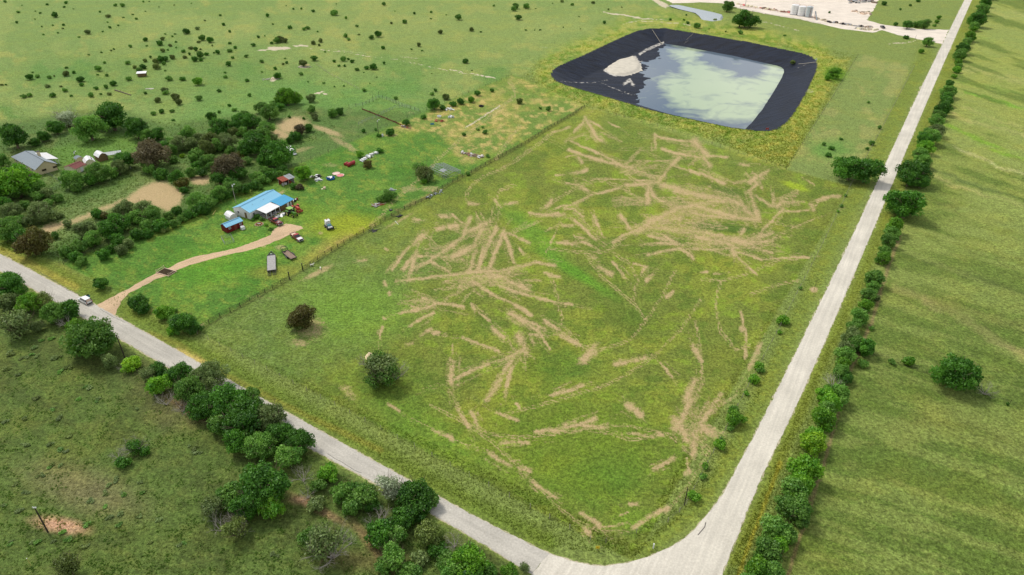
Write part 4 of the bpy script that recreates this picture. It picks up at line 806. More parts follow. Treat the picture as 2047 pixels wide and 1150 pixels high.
# scattered scrub in the far pasture
S4 = 4.094
plants([(145,95,4),(135,180,4),(290,90,2),(325,105,3),(285,155,2),(445,120,8),(430,205,3),(340,215,3),(515,200,4),(515,230,3),(355,280,3),(475,265,3),(645,300,3),(715,260,7,GG),(540,20,4),(525,55,3),(600,70,2),(385,35,3),(815,95,3),(885,130,5),(880,178,3),(1010,140,3),(1115,150,4),(945,40,4),(1000,40,6),(1170,12,3),(1220,10,2),(1300,55,2),(900,220,4),(840,255,3),(965,205,3),(1800,120,4),(1830,195,5),(1880,255,4),(1675,165,3,GG),(1615,230,5,GG),(1520,255,8),(1430,275,3),(1410,295,3),(1350,275,3),(1190,320,6),(1330,315,5),(1305,350,8),(1200,372,3),(1065,375,5),(930,400,3),(910,410,3),(830,425,3),(725,445,3),(1650,310,8),(1720,325,8),(1625,340,4),(1440,340,3),(1390,370,4),(1440,385,3),(1330,410,6),(1375,405,3),(1500,415,5),(1560,390,5),(1600,400,6),(1735,370,3),(1640,400,3),(1880,350,4),(1920,385,5),(1880,410,6),(1780,425,6),(1750,430,3),(1640,450,9),(1690,440,5),(1590,480,8),(1640,485,6),(1550,440,4),(1510,465,5),(1410,465,7),(1350,480,8),(1310,485,9),(1270,500,7),(1340,515,6),(1275,540,9),(1185,490,6),(1230,465,4),(1165,540,8),(1100,545,6),(1140,572,7),(1045,510,6),(850,510,4),(800,560,8),(870,610,5),(800,610,3),(540,600,8),(600,590,5),(540,550,4),(400,630,5),(440,620,3),(240,630,8),(300,620,6),(265,590,3),(655,645,9),(665,690,5),(385,700,6,GG),(500,705,3),(525,735,6),(925,680,8),(865,708,6),(785,720,5),(745,775,7),(895,765,5),(825,765,4),(580,780,4),(430,775,7),(190,785,6),(240,775,6),(1050,640,7),(1380,640,7),(1495,640,7),(1615,665,11,B_),(1190,755,5),(1350,740,8,GG),(1435,790,9),(1350,575,3),(1870,520,7),(1905,470,4),(2015,455,5),(1840,590,4),(1845,625,5),(2020,655,5),(1790,740,5),(15,690,4),(45,690,3),(40,10,4),(180,42,2),(1425,40,2),(1565,25,2),(1085,115,3),(1190,90,2)],
 'scattered scrub in the far pasture', None, S4, 0, 0)
plants([(355,70,3),(515,88,4),(690,100,9),(785,145,4,B_),(875,210,4),(325,222,5),(440,235,5),(468,225,5),(550,255,3),(140,125,5),(185,195,3),(65,300,4),(120,290,3),(215,330,8),(250,320,9),(285,330,7),(175,350,4),(25,365,5),(515,348,6),(575,330,6),(565,365,4),(780,290,6),(805,320,4),(890,280,3),(1050,280,8),(995,300,7),(1090,385,6),(1155,185,4),(1265,175,6),(1345,105,4),(1480,95,4),(1480,150,3),(1185,90,2),(1095,32,5),(705,30,2),(1705,140,8),(1810,240,6),(1555,260,6),(1890,258,3),(1380,365,6),(1320,400,3),(1405,412,3),(1765,498,7),(1815,575,2),(765,480,7),(690,495,5),(835,500,5),(805,480,4),(725,535,4),(775,535,4),(875,565,5),(1005,540,10),(950,550,6),(1095,515,4),(610,420,3),(525,475,8),(430,515,10),(225,615,10),(95,500,5),(205,555,5),(270,520,4),(300,510,4),(285,475,3),(95,585,3),(415,600,5),(605,675,4),(475,665,3),(690,705,3),(765,700,3),(930,735,5),(1515,735,5),(1490,765,5),(1605,795,8),(1190,800,5),(980,680,2),(1035,630,2),(930,590,2),(1485,600,2),(1995,45,3),(295,45,2),(420,70,3),(1605,120,2)],
 'scattered scrub in the far pasture', None, S4, 500, 0)
plants([(130,50,8),(110,70,7),(212,48,8),(150,140,8),(760,20,4),(590,35,4),(505,8,4),(853,180,5),(885,75,3),(995,58,2),(430,25,2),(210,242,3),(280,245,2),(325,243,3),(515,222,2),(655,235,2),(645,135,2),(1525,120,3),(1505,160,3),(1970,265,5),(1845,255,3),(1710,235,2),(290,68,2)],
 'scattered scrub in the far pasture', None, S4, 1000, 0)
plants([(80,100,8),(270,70,10),(300,125,8),(510,80,8),(110,215,8),(230,215,5),(30,240,6),(240,310,4),(640,270,12),(720,225,5),(880,200,6),(830,155,5),(1040,50,5),(160,20,7)], 'scattered scrub in the far pasture', None, 5.228, 300, 180)

WD = [(505,60),(210,120),(300,190),(330,240),(140,250),(20,260),(390,340),(280,390),(150,395),(345,415),(290,510),(340,515),(240,570),(155,670),(80,620),(620,625),(600,665),(660,590),(815,670),(800,610),(710,680),(620,810),(605,745),(690,790),(800,805),(905,825),(680,850),(490,855),(355,895),(300,950),(215,950),(60,965),(385,940),(855,955),(1030,965),(480,980),(20,745),(110,770),(1565,1020),(1700,1080),(1110,415),(1120,440),(785,190),(450,130),(560,130),(515,720)]
WD = [(a / 2.875, 750 + b / 2.875) for a, b in WD] + [(a / 5.227, 540 + b / 5.227) for a, b in [(530,700),(370,890),(560,900),(260,900),(180,1080),(60,1010),(430,720),(100,860),(620,1050),(700,1000),(340,800)]]
for a_, b_ in WD:
    for k in range(R.choice([1, 2, 2])):
        o = plant(a_ + (0 if k == 0 else R.uniform(-12, 12)), b_ + (0 if k == 0 else R.uniform(-6, 6)), R.uniform(5, 8.5) * (.75 if k else 1), R.choice([GG, GG, M_, OL]), 'tiny', 'low weed clumps in the near left pasture', 'weed_clump'); o.scale.z *= .5

# ------------------------------------------------------------------ buildings
BLUE = mat('blue sheet roofing', (140, 204, 232), rough=.42, var=.06, spec=.5)
BLUE2 = mat('brighter blue sheet', (62, 168, 212), rough=.42, var=.06, spec=.5)
BLUED = mat('blue trim', (96, 160, 196), rough=.5)
WHITE = mat('white siding', (232, 232, 228), rough=.6, var=.06)
WMETAL = mat('white sheet metal', (246, 244, 242), rough=.45, var=.08)
BROWNW = mat('brown board wall', (122, 100, 66), rough=.85, var=.2)
REDW = mat('dark red boards', (116, 18, 18), rough=.7, var=.12)
REDT = mat('darker red trim', (128, 62, 46), rough=.8, var=.3)
GREYSH = mat('grey shingles', (150, 160, 166), rough=.9, var=.12, scale=3)
RIDGE = mat('grey ridge cap', (112, 120, 126), rough=.9)
BEIGE = mat('beige wall', (214, 198, 158), rough=.8, var=.06)
CREAM = mat('cream wall', (232, 222, 186), rough=.8, var=.06)
RUST = mat('rusty sheet', (150, 70, 46), rough=.8, var=.35, scale=2)
MAROON = mat('maroon roofing', (118, 52, 44), rough=.7, var=.12)
GLASSD = mat('dark glass', (30, 36, 42), rough=.12, spec=.7, var=.05)
BLACK = mat('black steel', (30, 30, 32), rough=.6)
RUBBER = mat('tyre rubber', (26, 26, 27), rough=.85)
RIMM = mat('steel rim', (196, 194, 186), rough=.4)
GALV = mat('galvanised steel', (150, 156, 156), rough=.5, metal=.2)
WOODG = mat('grey weathered planks', (176, 172, 168), rough=.9, var=.2, scale=2.5)
WOODB = mat('brown weathered planks', (150, 128, 110), rough=.9, var=.25, scale=2.5)
POLEW = mat('creosoted pole', (62, 52, 44), rough=.9)
POLEL = mat('pale pole', (176, 166, 150), rough=.8)
PAINTW = mat('white paint', (238, 238, 236), rough=.35, var=.03, coat=.4)
PAINTR = mat('dark red paint', (112, 14, 24), rough=.3, var=.06, coat=.5)
PAINTR2 = mat('faded red paint', (168, 48, 52), rough=.5, var=.15)
CREAMP = mat('cream paint', (226, 196, 168), rough=.4)
GREENP = mat('tractor green', (84, 140, 40), rough=.4); GREENL = mat('pale green canopy', (150, 196, 90), rough=.5)
YELP = mat('yellow wheel', (214, 198, 128), rough=.5)
REDP = mat('tractor red', (186, 62, 44), rough=.5, var=.2)
TEAL = mat('teal glass', (92, 150, 160), rough=.2)
BLUEP = mat('pool blue', (20, 96, 160), rough=.4)
PINK = mat('faded pink plastic', (226, 124, 118), rough=.5, var=.15); PALEP = mat('pale pink shell', (240, 204, 190), rough=.5)
DARKSH = mat('dark interior', (34, 32, 30), rough=.95)
CONC = mat('concrete', (196, 190, 178), rough=.9)
YELS = mat('yellow board', (226, 206, 60), rough=.6)
TANKG = mat('pale grey tank steel', (196, 204, 206), rough=.4)
ROCKM = mat('pale rubble', (198, 184, 158), rough=.95, var=.2)

def frame(p0, p1, p2, z):
    """ground frame from three roof/base corners seen in the photo at height z: origin, heading, length along p0>p1, width towards p2"""
    a, b, c = P(*p0, z), P(*p1, z), P(*p2, z); u = b - a; u.z = 0; L = u.length; u.normalize(); v = Vector((-u.y, u.x, 0))
    w = max((c - b).dot(v), (c - a).dot(v)); o = Vector((a.x, a.y, tz(a.x, a.y)))
    return o, math.atan2(u.y, u.x), L, w
def slab(root, name, pts, th, m, **kw):
    """thin roof plane from its top corner points"""
    a = [Vector(p) for p in pts]; n = (a[1] - a[0]).cross(a[2] - a[0]).normalized()
    if n.z < 0: n = -n
    mb = MB(); k = len(a); lo = [p - n * th for p in a]
    mb.add(a + lo, [tuple(range(k)), tuple(range(k, 2 * k))[::-1]] + [(i, i + k, (i + 1) % k + k, (i + 1) % k) for i in range(k)])
    return mb.build(name, m, root, **kw)
def sheets(root, c00, c10, c11, c01, n, m, name='roof_panel', rib=.05, gap=.03, th=.04):
    """roof plane laid in separate ribbed sheets side by side along c00>c10"""
    c00, c10, c11, c01 = map(Vector, (c00, c10, c11, c01)); w = (c10 - c00).length / n
    up = (c10 - c00).cross(c01 - c00).normalized(); up = up if up.z > 0 else -up
    mb = MB(); ux = (c10 - c00).normalized(); uy = (c01 - c00); L = uy.length
    vs = [Vector((0, 0, 0)), ux * (w - gap), ux * (w - gap) + uy, uy]; g = [v + up * th for v in vs]
    mb.add(vs + g, [(3, 2, 1, 0), (4, 5, 6, 7), (0, 1, 5, 4), (1, 2, 6, 5), (2, 3, 7, 6), (3, 0, 4, 7)])
    r0 = ux * (w - gap - rib); vs = [r0 + up * th, ux * (w - gap) + up * th]; vs = vs + [v + uy for v in vs[::-1]]; g = [v + up * rib for v in vs]
    mb.add(vs + g, [(4, 5, 6, 7), (0, 1, 5, 4), (1, 2, 6, 5), (2, 3, 7, 6), (3, 0, 4, 7)])
    me = mb.mesh(name, m)
    for i in range(n): link(name, me, root, c00 + ux * (w * i))
def gable(root, L, W, h, rh, wallm, roofm, npan, over=.35, base=.0, y_ridge=None, pan_gap=.03):
    yr = W / 2 if y_ridge is None else y_ridge
    mb = MB(); vs = [(0, 0, base), (L, 0, base), (L, W, base), (0, W, base), (0, 0, h), (L, 0, h), (L, W, h), (0, W, h), (0, yr, rh), (L, yr, rh)]
    mb.add(vs, [(0, 1, 5, 4), (2, 3, 7, 6), (3, 0, 4, 8, 7), (1, 2, 6, 9, 5), (4, 5, 9, 8), (8, 9, 6, 7)]); mb.build('wall', wallm, root)
    k = (rh - h) / yr; k2 = (rh - h) / (W - yr); e = .03
    sheets(root, (-over, -over, h - k * over + e), (L + over, -over, h - k * over + e), None or (L + over, yr, rh + e), (-over, yr, rh + e), npan, roofm)
    sheets(root, (-over, W + over, h - k2 * over + e), (L + over, W + over, h - k2 * over + e), (L + over, yr, rh + e), (-over, yr, rh + e), npan, roofm)
    MB().box((L / 2, yr, rh + .10), (L + 2 * over, .4, .07)).build('ridge_cap', BLUED if roofm in (BLUE, BLUE2) else roofm if roofm is not GREYSH else RIDGE, root)
def window(root, c, w, h, face='y', fm=None, pm=None, name='window'):
    """framed window: c on the wall plane; face = outward axis"""
    fm = fm or WHITE; s = {'y': (0, -1), 'Y': (0, 1), 'x': (-1, 0), 'X': (1, 0)}[face]
    mb = MB(); t = .07
    def bx(du, dz, su, sz, dep, off):
        if s[0] == 0: return ((c[0] + du, c[1] + s[1] * off, c[2] + dz), (su, dep, sz))
        return ((c[0] + s[0] * off, c[1] + du, c[2] + dz), (dep, su, sz))
    for a in ((0, h / 2, w + 2 * t, t), (0, -h / 2, w + 2 * t, t), (-w / 2, 0, t, h), (w / 2, 0, t, h), (0, 0, w, .045)): mb.box(*bx(*a, .08, .045))
    o = mb.build(name, fm, root); MB().box(*bx(0, 0, w - .02, h - .02, .03, .03)).build('pane', pm or GLASSD, o); return o
def door(root, c, w, h, face='y', m=None):
    s = {'y': (0, -1), 'Y': (0, 1), 'x': (-1, 0), 'X': (1, 0)}[face]
    d = (w, .07, h) if s[0] == 0 else (.07, w, h)
    o = MB().box((c[0] + s[0] * .04, c[1] + s[1] * .04, c[2]), d).build('door', m or WHITE, root, bevel=.01)
    k = (c[0] + s[0] * .1 + (w * .38 if s[0] == 0 else 0), c[1] + s[1] * .1 + (w * .38 if s[0] else 0), c[2])
    MB().box(k, (.08, .08, .08)).build('handle', BLACK, o)

# the blue-roofed house with porch and lean-to
o_, rz_, L_, W_ = frame((499, 424), (563, 391), (536.5, 379), 2.9)
HS = thing('farm_house', 'long white farm house with pale blue metal roof, white porch roof and brighter blue lean-to', 'house', o_, rz_)
L_, W_ = 15.2, 7.8
gable(HS, L_, W_, 2.8, 4.15, WHITE, BLUE, 18, over=.3)
MB().box((L_ / 2, W_ / 2, .1), (L_ + .1, W_ + .1, .24)).build('foundation', CONC, HS)
# lean-to
mb = MB(); x0_, x1_, y0_ = 9.6, 15.6, -4.7
mb.prism([(x0_, 0), (x1_, 0), (x1_, 2.2), (x0_, 2.2)], y0_, -.02); mb.build('lean_to_wall', BROWNW, HS)
for k in range(20):
    MB().box((x0_ + .15 + k * .3, y0_ - .02, 1.08), (.27, .05, 2.1)).build('board', BROWNW, HS)
sheets(HS, (x0_ - .3, y0_ - .35, 2.28), (x1_ + .3, y0_ - .35, 2.28), (x1_ + .3, -.9, 3.02), (x0_ - .3, -.9, 3.02), 9, BLUE2)
sheets(HS, (x0_ - .3, -.9, 3.02), (x1_ + .3, -.9, 3.02), (x1_ + .3, -.1, 2.95), (x0_ - .3, -.1, 2.95), 9, BLUE2)
door(HS, (12.9, y0_ - .05, 1.05), 1.0, 2.0); door(HS, (14.3, y0_ - .05, 1.05), .45, 1.9)
window(HS, (15.62, -2.6, 1.5), 1.0, .8, 'X')
# porch
sheets(HS, (2.7, -4.7, 2.18), (9.3, -4.7, 2.18), (9.3, -.25, 2.72), (2.7, -.25, 2.72), 9, WMETAL)
for x in (2.9, 5.0, 7.1, 9.1): MB().box((x, -4.5, 1.05), (.14, .14, 2.1)).build('porch_post', WHITE, HS)
MB().box((6.0, -4.5, 2.08), (6.4, .1, .14)).build('porch_beam', WHITE, HS)
for k in range(11): MB().box((2.9 + .6 * k, -2.3, .17), (.57, 4.4, .06)).build('deck_board', WOODG, HS)
door(HS, (6.3, -.05, 1.2), .95, 2.0, 'y', BROWNW); window(HS, (4.6, -.05, 1.6), 1.1, .9); window(HS, (8.1, -.05, 1.6), 1.1, .9); window(HS, (1.5, -.05, 1.6), .9, .9)
window(HS, (-.02, 5.6, 1.6), .9, .8, 'x'); door(HS, (-.02, 2.2, 1.15), .9, 2.0, 'x', BROWNW)
for x, y, z in ((3.6, 2.2, 3.62), (8.5, 2.0, 3.58)):
    MB().cyl((x, y, z - .15), (x, y, z + .3), .07, n=8).build('vent_pipe', GALV, HS)
def local(root, x, y, z=0): return root.location + Matrix.Rotation(root.rotation_euler.z, 3, 'Z') @ Vector((x, y, z))

# red shed
o_, rz_, L_, W_ = frame((452, 454), (484, 441), (476, 433), 2.4)
RS = thing('garden_shed', 'small dark red wooden shed with pale blue metal roof and two white windows', 'shed', o_, rz_)
L_, W_ = 6.1, 3.3
gable(RS, L_, W_, 2.25, 3.0, REDW, BLUE, 8, over=.18, base=.15)
for k in range(20): MB().box((.15 + k * .303, -.03, 1.15), (.27, .04, 2.0)).build('board', REDW, RS)
window(RS, (1.1, -.06, 1.55), .75, .6); window(RS, (5.1, -.06, 1.55), .75, .6); door(RS, (3.2, -.06, 1.1), .95, 1.85, 'y', REDT)
for x in (.3, 3, 5.8): MB().box((x, .3, .08), (.35, .35, .2)).build('footing', CONC, RS); MB().box((x, 3.0, .08), (.35, .35, .2)).build('footing', CONC, RS)
# white hut behind
def hut(label, px, py, L, W, h, rh, rz, wm, rm, name='storage_shed', doors=True, npan=6, cat='shed'):
    g = G(px, py); t = thing(name, label, cat, g, rz); root = t
    for (fn) in (0,):
        mb = MB(); hb = h; y1_, z1_ = W * .2, h + (rh - h) * .62
        prof = [(0, 0), (0, hb), (y1_, z1_), (W / 2, rh), (W - y1_, z1_), (W, hb), (W, 0)]
        vs = [(-L / 2, y - W / 2, z) for y, z in prof] + [(L / 2, y - W / 2, z) for y, z in prof]; n = len(prof)
        mb.add(vs, [tuple(range(n))[::-1], tuple(range(n, 2 * n))] + [(i, i + n, (i + 1) % n + n, (i + 1) % n) for i in (0, 5)]); mb.build('wall', wm, t)
        for i in range(1, 5):
            a, b = prof[i], prof[i + 1]; e = .04; ya, yb = a[0] - W / 2, b[0] - W / 2; za, zb = a[1] + e, b[1] + e
            if i == 1: ya -= .15; za -= .18
            if i == 4: yb += .15; zb -= .18
            sheets(t, (-L / 2 - .15, ya, za), (L / 2 + .15, ya, za), (L / 2 + .15, yb, zb), (-L / 2 - .15, yb, zb), npan, rm, th=.03, rib=.02)
    if doors: door(t, (-L / 2 - .0, 0, h * .48), W * .4, h * .85, 'x', WHITE)
    return t
hut('small white gambrel hut standing behind the red shed', 463, 437, 3.6, 2.6, 1.5, 2.3, math.radians(-42), WHITE, WMETAL)
g = G(486, 459); t = thing('water_tank', 'white plastic box tank beside the right end of the red shed', 'tank', g, math.radians(50))
MB().box((0, 0, .6), (1.25, 1.1, 1.1)).build('tank_body', PAINTW, t, bevel=.1); MB().cyl((0, 0, 1.15), (0, 0, 1.28), .22, n=12).build('lid', WHITE, t); MB().box((0, 0, .04), (1.3, 1.15, .09)).build('pallet', WOODB, t)
MB().box((.3, 1.25, .45), (.7, .7, .8)).build('side_box', WHITE, t, bevel=.05)

# grey-roofed house at far left
o_, rz_, L_, W_ = frame((25, 312), (88, 347), (131, 337), 2.8)
FH = thing('ranch_house', 'grey shingle-roofed beige house with chimney and white metal roof strip, half behind a tree', 'house', o_, rz_)
L_, W_ = 22.0, min(W_, 11.0)
mb = MB(); hh, rh = 2.7, 5.0; hip = 5.0
vs = [(0, 0, 0), (L_, 0, 0), (L_, W_, 0), (0, W_, 0), (0, 0, hh), (L_, 0, hh), (L_, W_, hh), (0, W_, hh), (L_, W_ / 2, rh)]
mb.add(vs, [(0, 1, 5, 4), (2, 3, 7, 6), (3, 0, 4, 7), (1, 2, 6, 8, 5)]); mb.build('wall', BEIGE, FH)
ov = .5; e = .05
def course(a0, a1, b0, b1, n, m):
    """shingle courses: overlapping strips from eave (a) up to ridge (b)"""
    a0, a1, b0, b1 = map(Vector, (a0, a1, b0, b1)); nn = (a1 - a0).cross(b0 - a0).normalized(); nn = nn if nn.z > 0 else -nn
    for i in range(n):
        f0, f1 = i / n, (i + 1.12) / n; f1 = min(f1, 1)
        p = [a0.lerp(b0, f0) + nn * .05, a1.lerp(b1, f0) + nn * .05, a1.lerp(b1, f1) + nn * .005, a0.lerp(b0, f1) + nn * .005]; lo = [v - nn * .06 for v in p]
        MB().add(p + lo, [(0, 1, 2, 3), (7, 6, 5, 4), (0, 4, 5, 1), (1, 5, 6, 2), (2, 6, 7, 3), (3, 7, 4, 0)]).build('shingle_course', m, FH)
R0, R1 = (hip, W_ / 2, rh + e), (L_ + ov, W_ / 2, rh + e)
course((-ov, -ov, hh - .2), (L_ + ov, -ov, hh - .2), R0, R1, 14, GREYSH)
course((-ov, W_ + ov, hh - .2), (L_ + ov, W_ + ov, hh - .2), R0, R1, 14, GREYSH)
course((-ov, -ov, hh - .2), (-ov, W_ + ov, hh - .2), R0, R0, 14, GREYSH)
MB().cyl(Vector(R0) + Vector((0, 0, .06)), Vector(R1) + Vector((0, 0, .06)), .12, n=6).build('ridge_cap', RIDGE, FH)
sheets(FH, (5.5, W_ + 3.2, 2.35), (16.5, W_ + 3.2, 2.35), (16.5, W_ - 1.2, 3.45), (5.5, W_ - 1.2, 3.45), 12, WMETAL)
for x in (5.8, 9.3, 12.8, 16.2): MB().box((x, W_ + 3.0, 1.15), (.14, .14, 2.3)).build('porch_post', WHITE, FH)
mb = MB().box((11.5, W_ - 1.4, 4.4), (.9, .9, 2.4)); mb.build('chimney', BEIGE, FH); MB().box((11.5, W_ - 1.4, 5.66), (1.1, 1.1, .15)).build('chimney_cap', BLACK, FH)
for yy in (2.6, 6.6): window(FH, (L_ + .02, yy, 1.5), 1.5, .7, 'X', BROWNW)
for xx in (3, 8, 13, 18): window(FH, (xx, -.02, 1.5), 1.4, 1.0, 'y')
door(FH, (10.5, -.02, 1.05), 1.0, 2.1, 'y', BROWNW)
# small sheds to its right
t = hut('white gambrel storage shed with bright white roof, left of the brown one', 181, 331, 5.0, 3.6, 2.0, 3.4, math.radians(-52), CREAM, WMETAL)
t = hut('brown gambrel shed with bright white roof, rightmost of the white-roofed sheds', 204, 319, 4.6, 3.4, 2.0, 3.3, math.radians(-40), BROWNW, WMETAL)
t = hut('tiny tan shed with a grey roof behind the maroon-roofed building', 159, 323, 2.6, 2.4, 1.7, 2.2, math.radians(-40), BEIGE, GREYSH)
o_, rz_, L_, W_ = frame((151, 338), (167, 331), (162, 321), 2.0)
t = thing('low_outbuilding', 'low cream outbuilding with a maroon roof beside the grey-roofed house', 'outbuilding', o_, rz_); gable(t, 5.0, 6.0, 2.0, 2.8, CREAM, MAROON, 6, over=.2)
door(t, (2.5, -.03, .95), 1.2, 1.8)
g = G(228, 316); t = thing('lean_shelter', 'open grey-roofed shelter with a white end, partly behind bushes right of the sheds', 'shelter', g, math.radians(25))
sheets(t, (-3.2, -1.5, 1.9), (3.2, -1.5, 1.9), (3.2, 1.6, 2.3), (-3.2, 1.6, 2.3), 8, GALV)
for x in (-3, 0, 3):
    for y in (-1.4, 1.5): MB().box((x, y, 1), (.12, .12, 2 + y * .12)).build('post', WOODB, t)
MB().box((-3.1, 0, 1), (.08, 2.9, 1.9)).build('end_wall', WHITE, t)
# rusty shack
o_, rz_, L_, W_ = frame((563, 361), (590, 352), (588, 348), 2.3)
g = G(567, 374); t = thing('rusty_shack', 'leaning open shack with rusty corrugated roof beside round bushes behind the house', 'shack', g, math.radians(50))
for x in (0, 2.4, 4.8):
    for y in (0, 3.0): MB().cyl((x, y, -.1), (x + .05, y, 2.2 + .1 * y), .08, n=6).build('post', POLEL, t)
for i in range(6):
    rr = random.Random(i); m_ = RUST if i < 3 else GALV
    sheets(t, (-.3 + i * .95, -.4, 2.25 + rr.uniform(0, .06)), (.6 + i * .95, -.4, 2.25 + rr.uniform(0, .06)), (.6 + i * .95, 3.3, 2.75), (-.3 + i * .95, 3.3, 2.75 + rr.uniform(-.05, .08)), 1, m_, name='roof_sheet')
MB().box((2.4, 3.05, 1.2), (4.9, .06, 2.3)).build('back_wall', RUST, t); MB().box((4.85, 1.5, 1.1), (.06, 3, 2.1)).build('side_wall', WOODG, t)
for k in range(4): MB().box((.8 + k, 1.4, .35), (.7, .9, .7), rz=k * .5).build('stored_crate', [WOODG, WHITE, DARKSH, RUST][k], t)

# metal frame shed (bare pipe frame with one white sheet)
c0, c1, c2 = P(856, 336, 1.6), P(891, 352, 1.6), P(913, 338, 1.6); u = (c1 - c0); rzz = math.atan2(u.y, u.x); Lx = u.length; Wy = abs((c2 - c1).dot(Vector((-u.y, u.x, 0)).normalized()))
t = thing('frame_shed', 'bare grey pipe frame of a low shed with one pale sheet on top', 'shed frame', (c0.x, c0.y, 0), rzz)
nx, ny = 8, 5
for i in range(nx + 1):
    x = Lx * i / nx
    for y in (0, Wy): MB().cyl((x, y, 0), (x, y, 1.7), .08, n=5).build('upright', GALV, t)
    MB().cyl((x, 0, 1.7), (x, Wy / 2, 2.25), .075, n=5).cyl((x, Wy / 2, 2.25), (x, Wy, 1.7), .075, n=5).build('rafter', GALV, t)
for j in range(7):
    y = Wy * j / 6; z = 1.72 + .55 * (1 - abs(j - 3) / 3); MB().cyl((0, y, z), (Lx, y, z), .075, n=5).build('purlin', GALV, t)
for z in (.6, 1.15):
    for y in (0, Wy): MB().cyl((0, y, z), (Lx, y, z), .04, n=5).build('side_rail', GALV, t)
    for x in (0, Lx): MB().cyl((x, 0, z), (x, Wy, z), .04, n=5).build('end_rail', GALV, t)
sheets(t, (Lx * .50, Wy * .12, 1.95), (Lx * .74, Wy * .12, 1.95), (Lx * .74, Wy * .42, 2.25), (Lx * .50, Wy * .42, 2.25), 3, GALV, name='roof_sheet')

# livestock panel pen by the red shed
q4 = [G(443, 478), G(450, 490), G(469, 485), G(462, 474)]; cc = sum(q4, Vector()) / 4
t = thing('panel_pen', 'small square pen of grey wire panels on the lawn below the red shed', 'pen', cc)
for i in range(4):
    a, b = q4[i] - cc, q4[(i + 1) % 4] - cc; mb = MB()
    for z in (.15, .5, .85, 1.2): mb.cyl(a + Vector((0, 0, z)), b + Vector((0, 0, z)), .025, n=4)
    for k in range(6): p_ = a.lerp(b, k / 5); mb.cyl(p_, p_ + Vector((0, 0, 1.25)), .02, n=4)
    mb.build('panel', GALV, t)

# far feeder
g = G(285, 153); t = thing('cattle_feeder', 'small dark livestock feeder with a bright white roof alone in the far pasture', 'feeder', g, math.radians(12))
MB().box((0, 0, .9), (4.2, 2.0, 1.3)).build('feed_box', BROWNW, t); sheets(t, (-2.6, -1.5, 2.0), (2.6, -1.5, 2.0), (2.6, 1.5, 2.5), (-2.6, 1.5, 2.5), 6, WMETAL)
for x in (-2.2, 2.2):
    for y in (-1, 1): MB().box((x, y, 1.05), (.12, .12, 2.1)).build('post', BLACK, t)
# white torn camper
g = G(583, 306); t = thing('broken_camper', 'wrecked white camper trailer collapsed beside the trees behind the rusty shack', 'camper', g, math.radians(-55))
MB().box((0, 0, 1.3), (5.2, 2.2, 1.7), ry=.04).build('camper_body', WMETAL, t, bevel=.12); MB().box((2.9, .3, .5), (1.4, 1.6, .1), rz=.3, ry=.2).build('fallen_panel', WHITE, t)
MB().box((.6, -1.12, 1.5), (1.0, .04, .6)).build('window', GLASSD, t); MB().box((-1.3, -1.12, 1.5), (1.0, .04, .6)).build('window', GLASSD, t); MB().box((-.5, .2, 2.2), (1.2, .9, .14), rx=.1).build('roof_hatch', DARKSH, t)
for y in (-1, 1): MB().cyl((-.3, y * 1.0, .35), (-.3, y * 1.18, .35), .34, n=12).build('wheel', RUBBER, t)

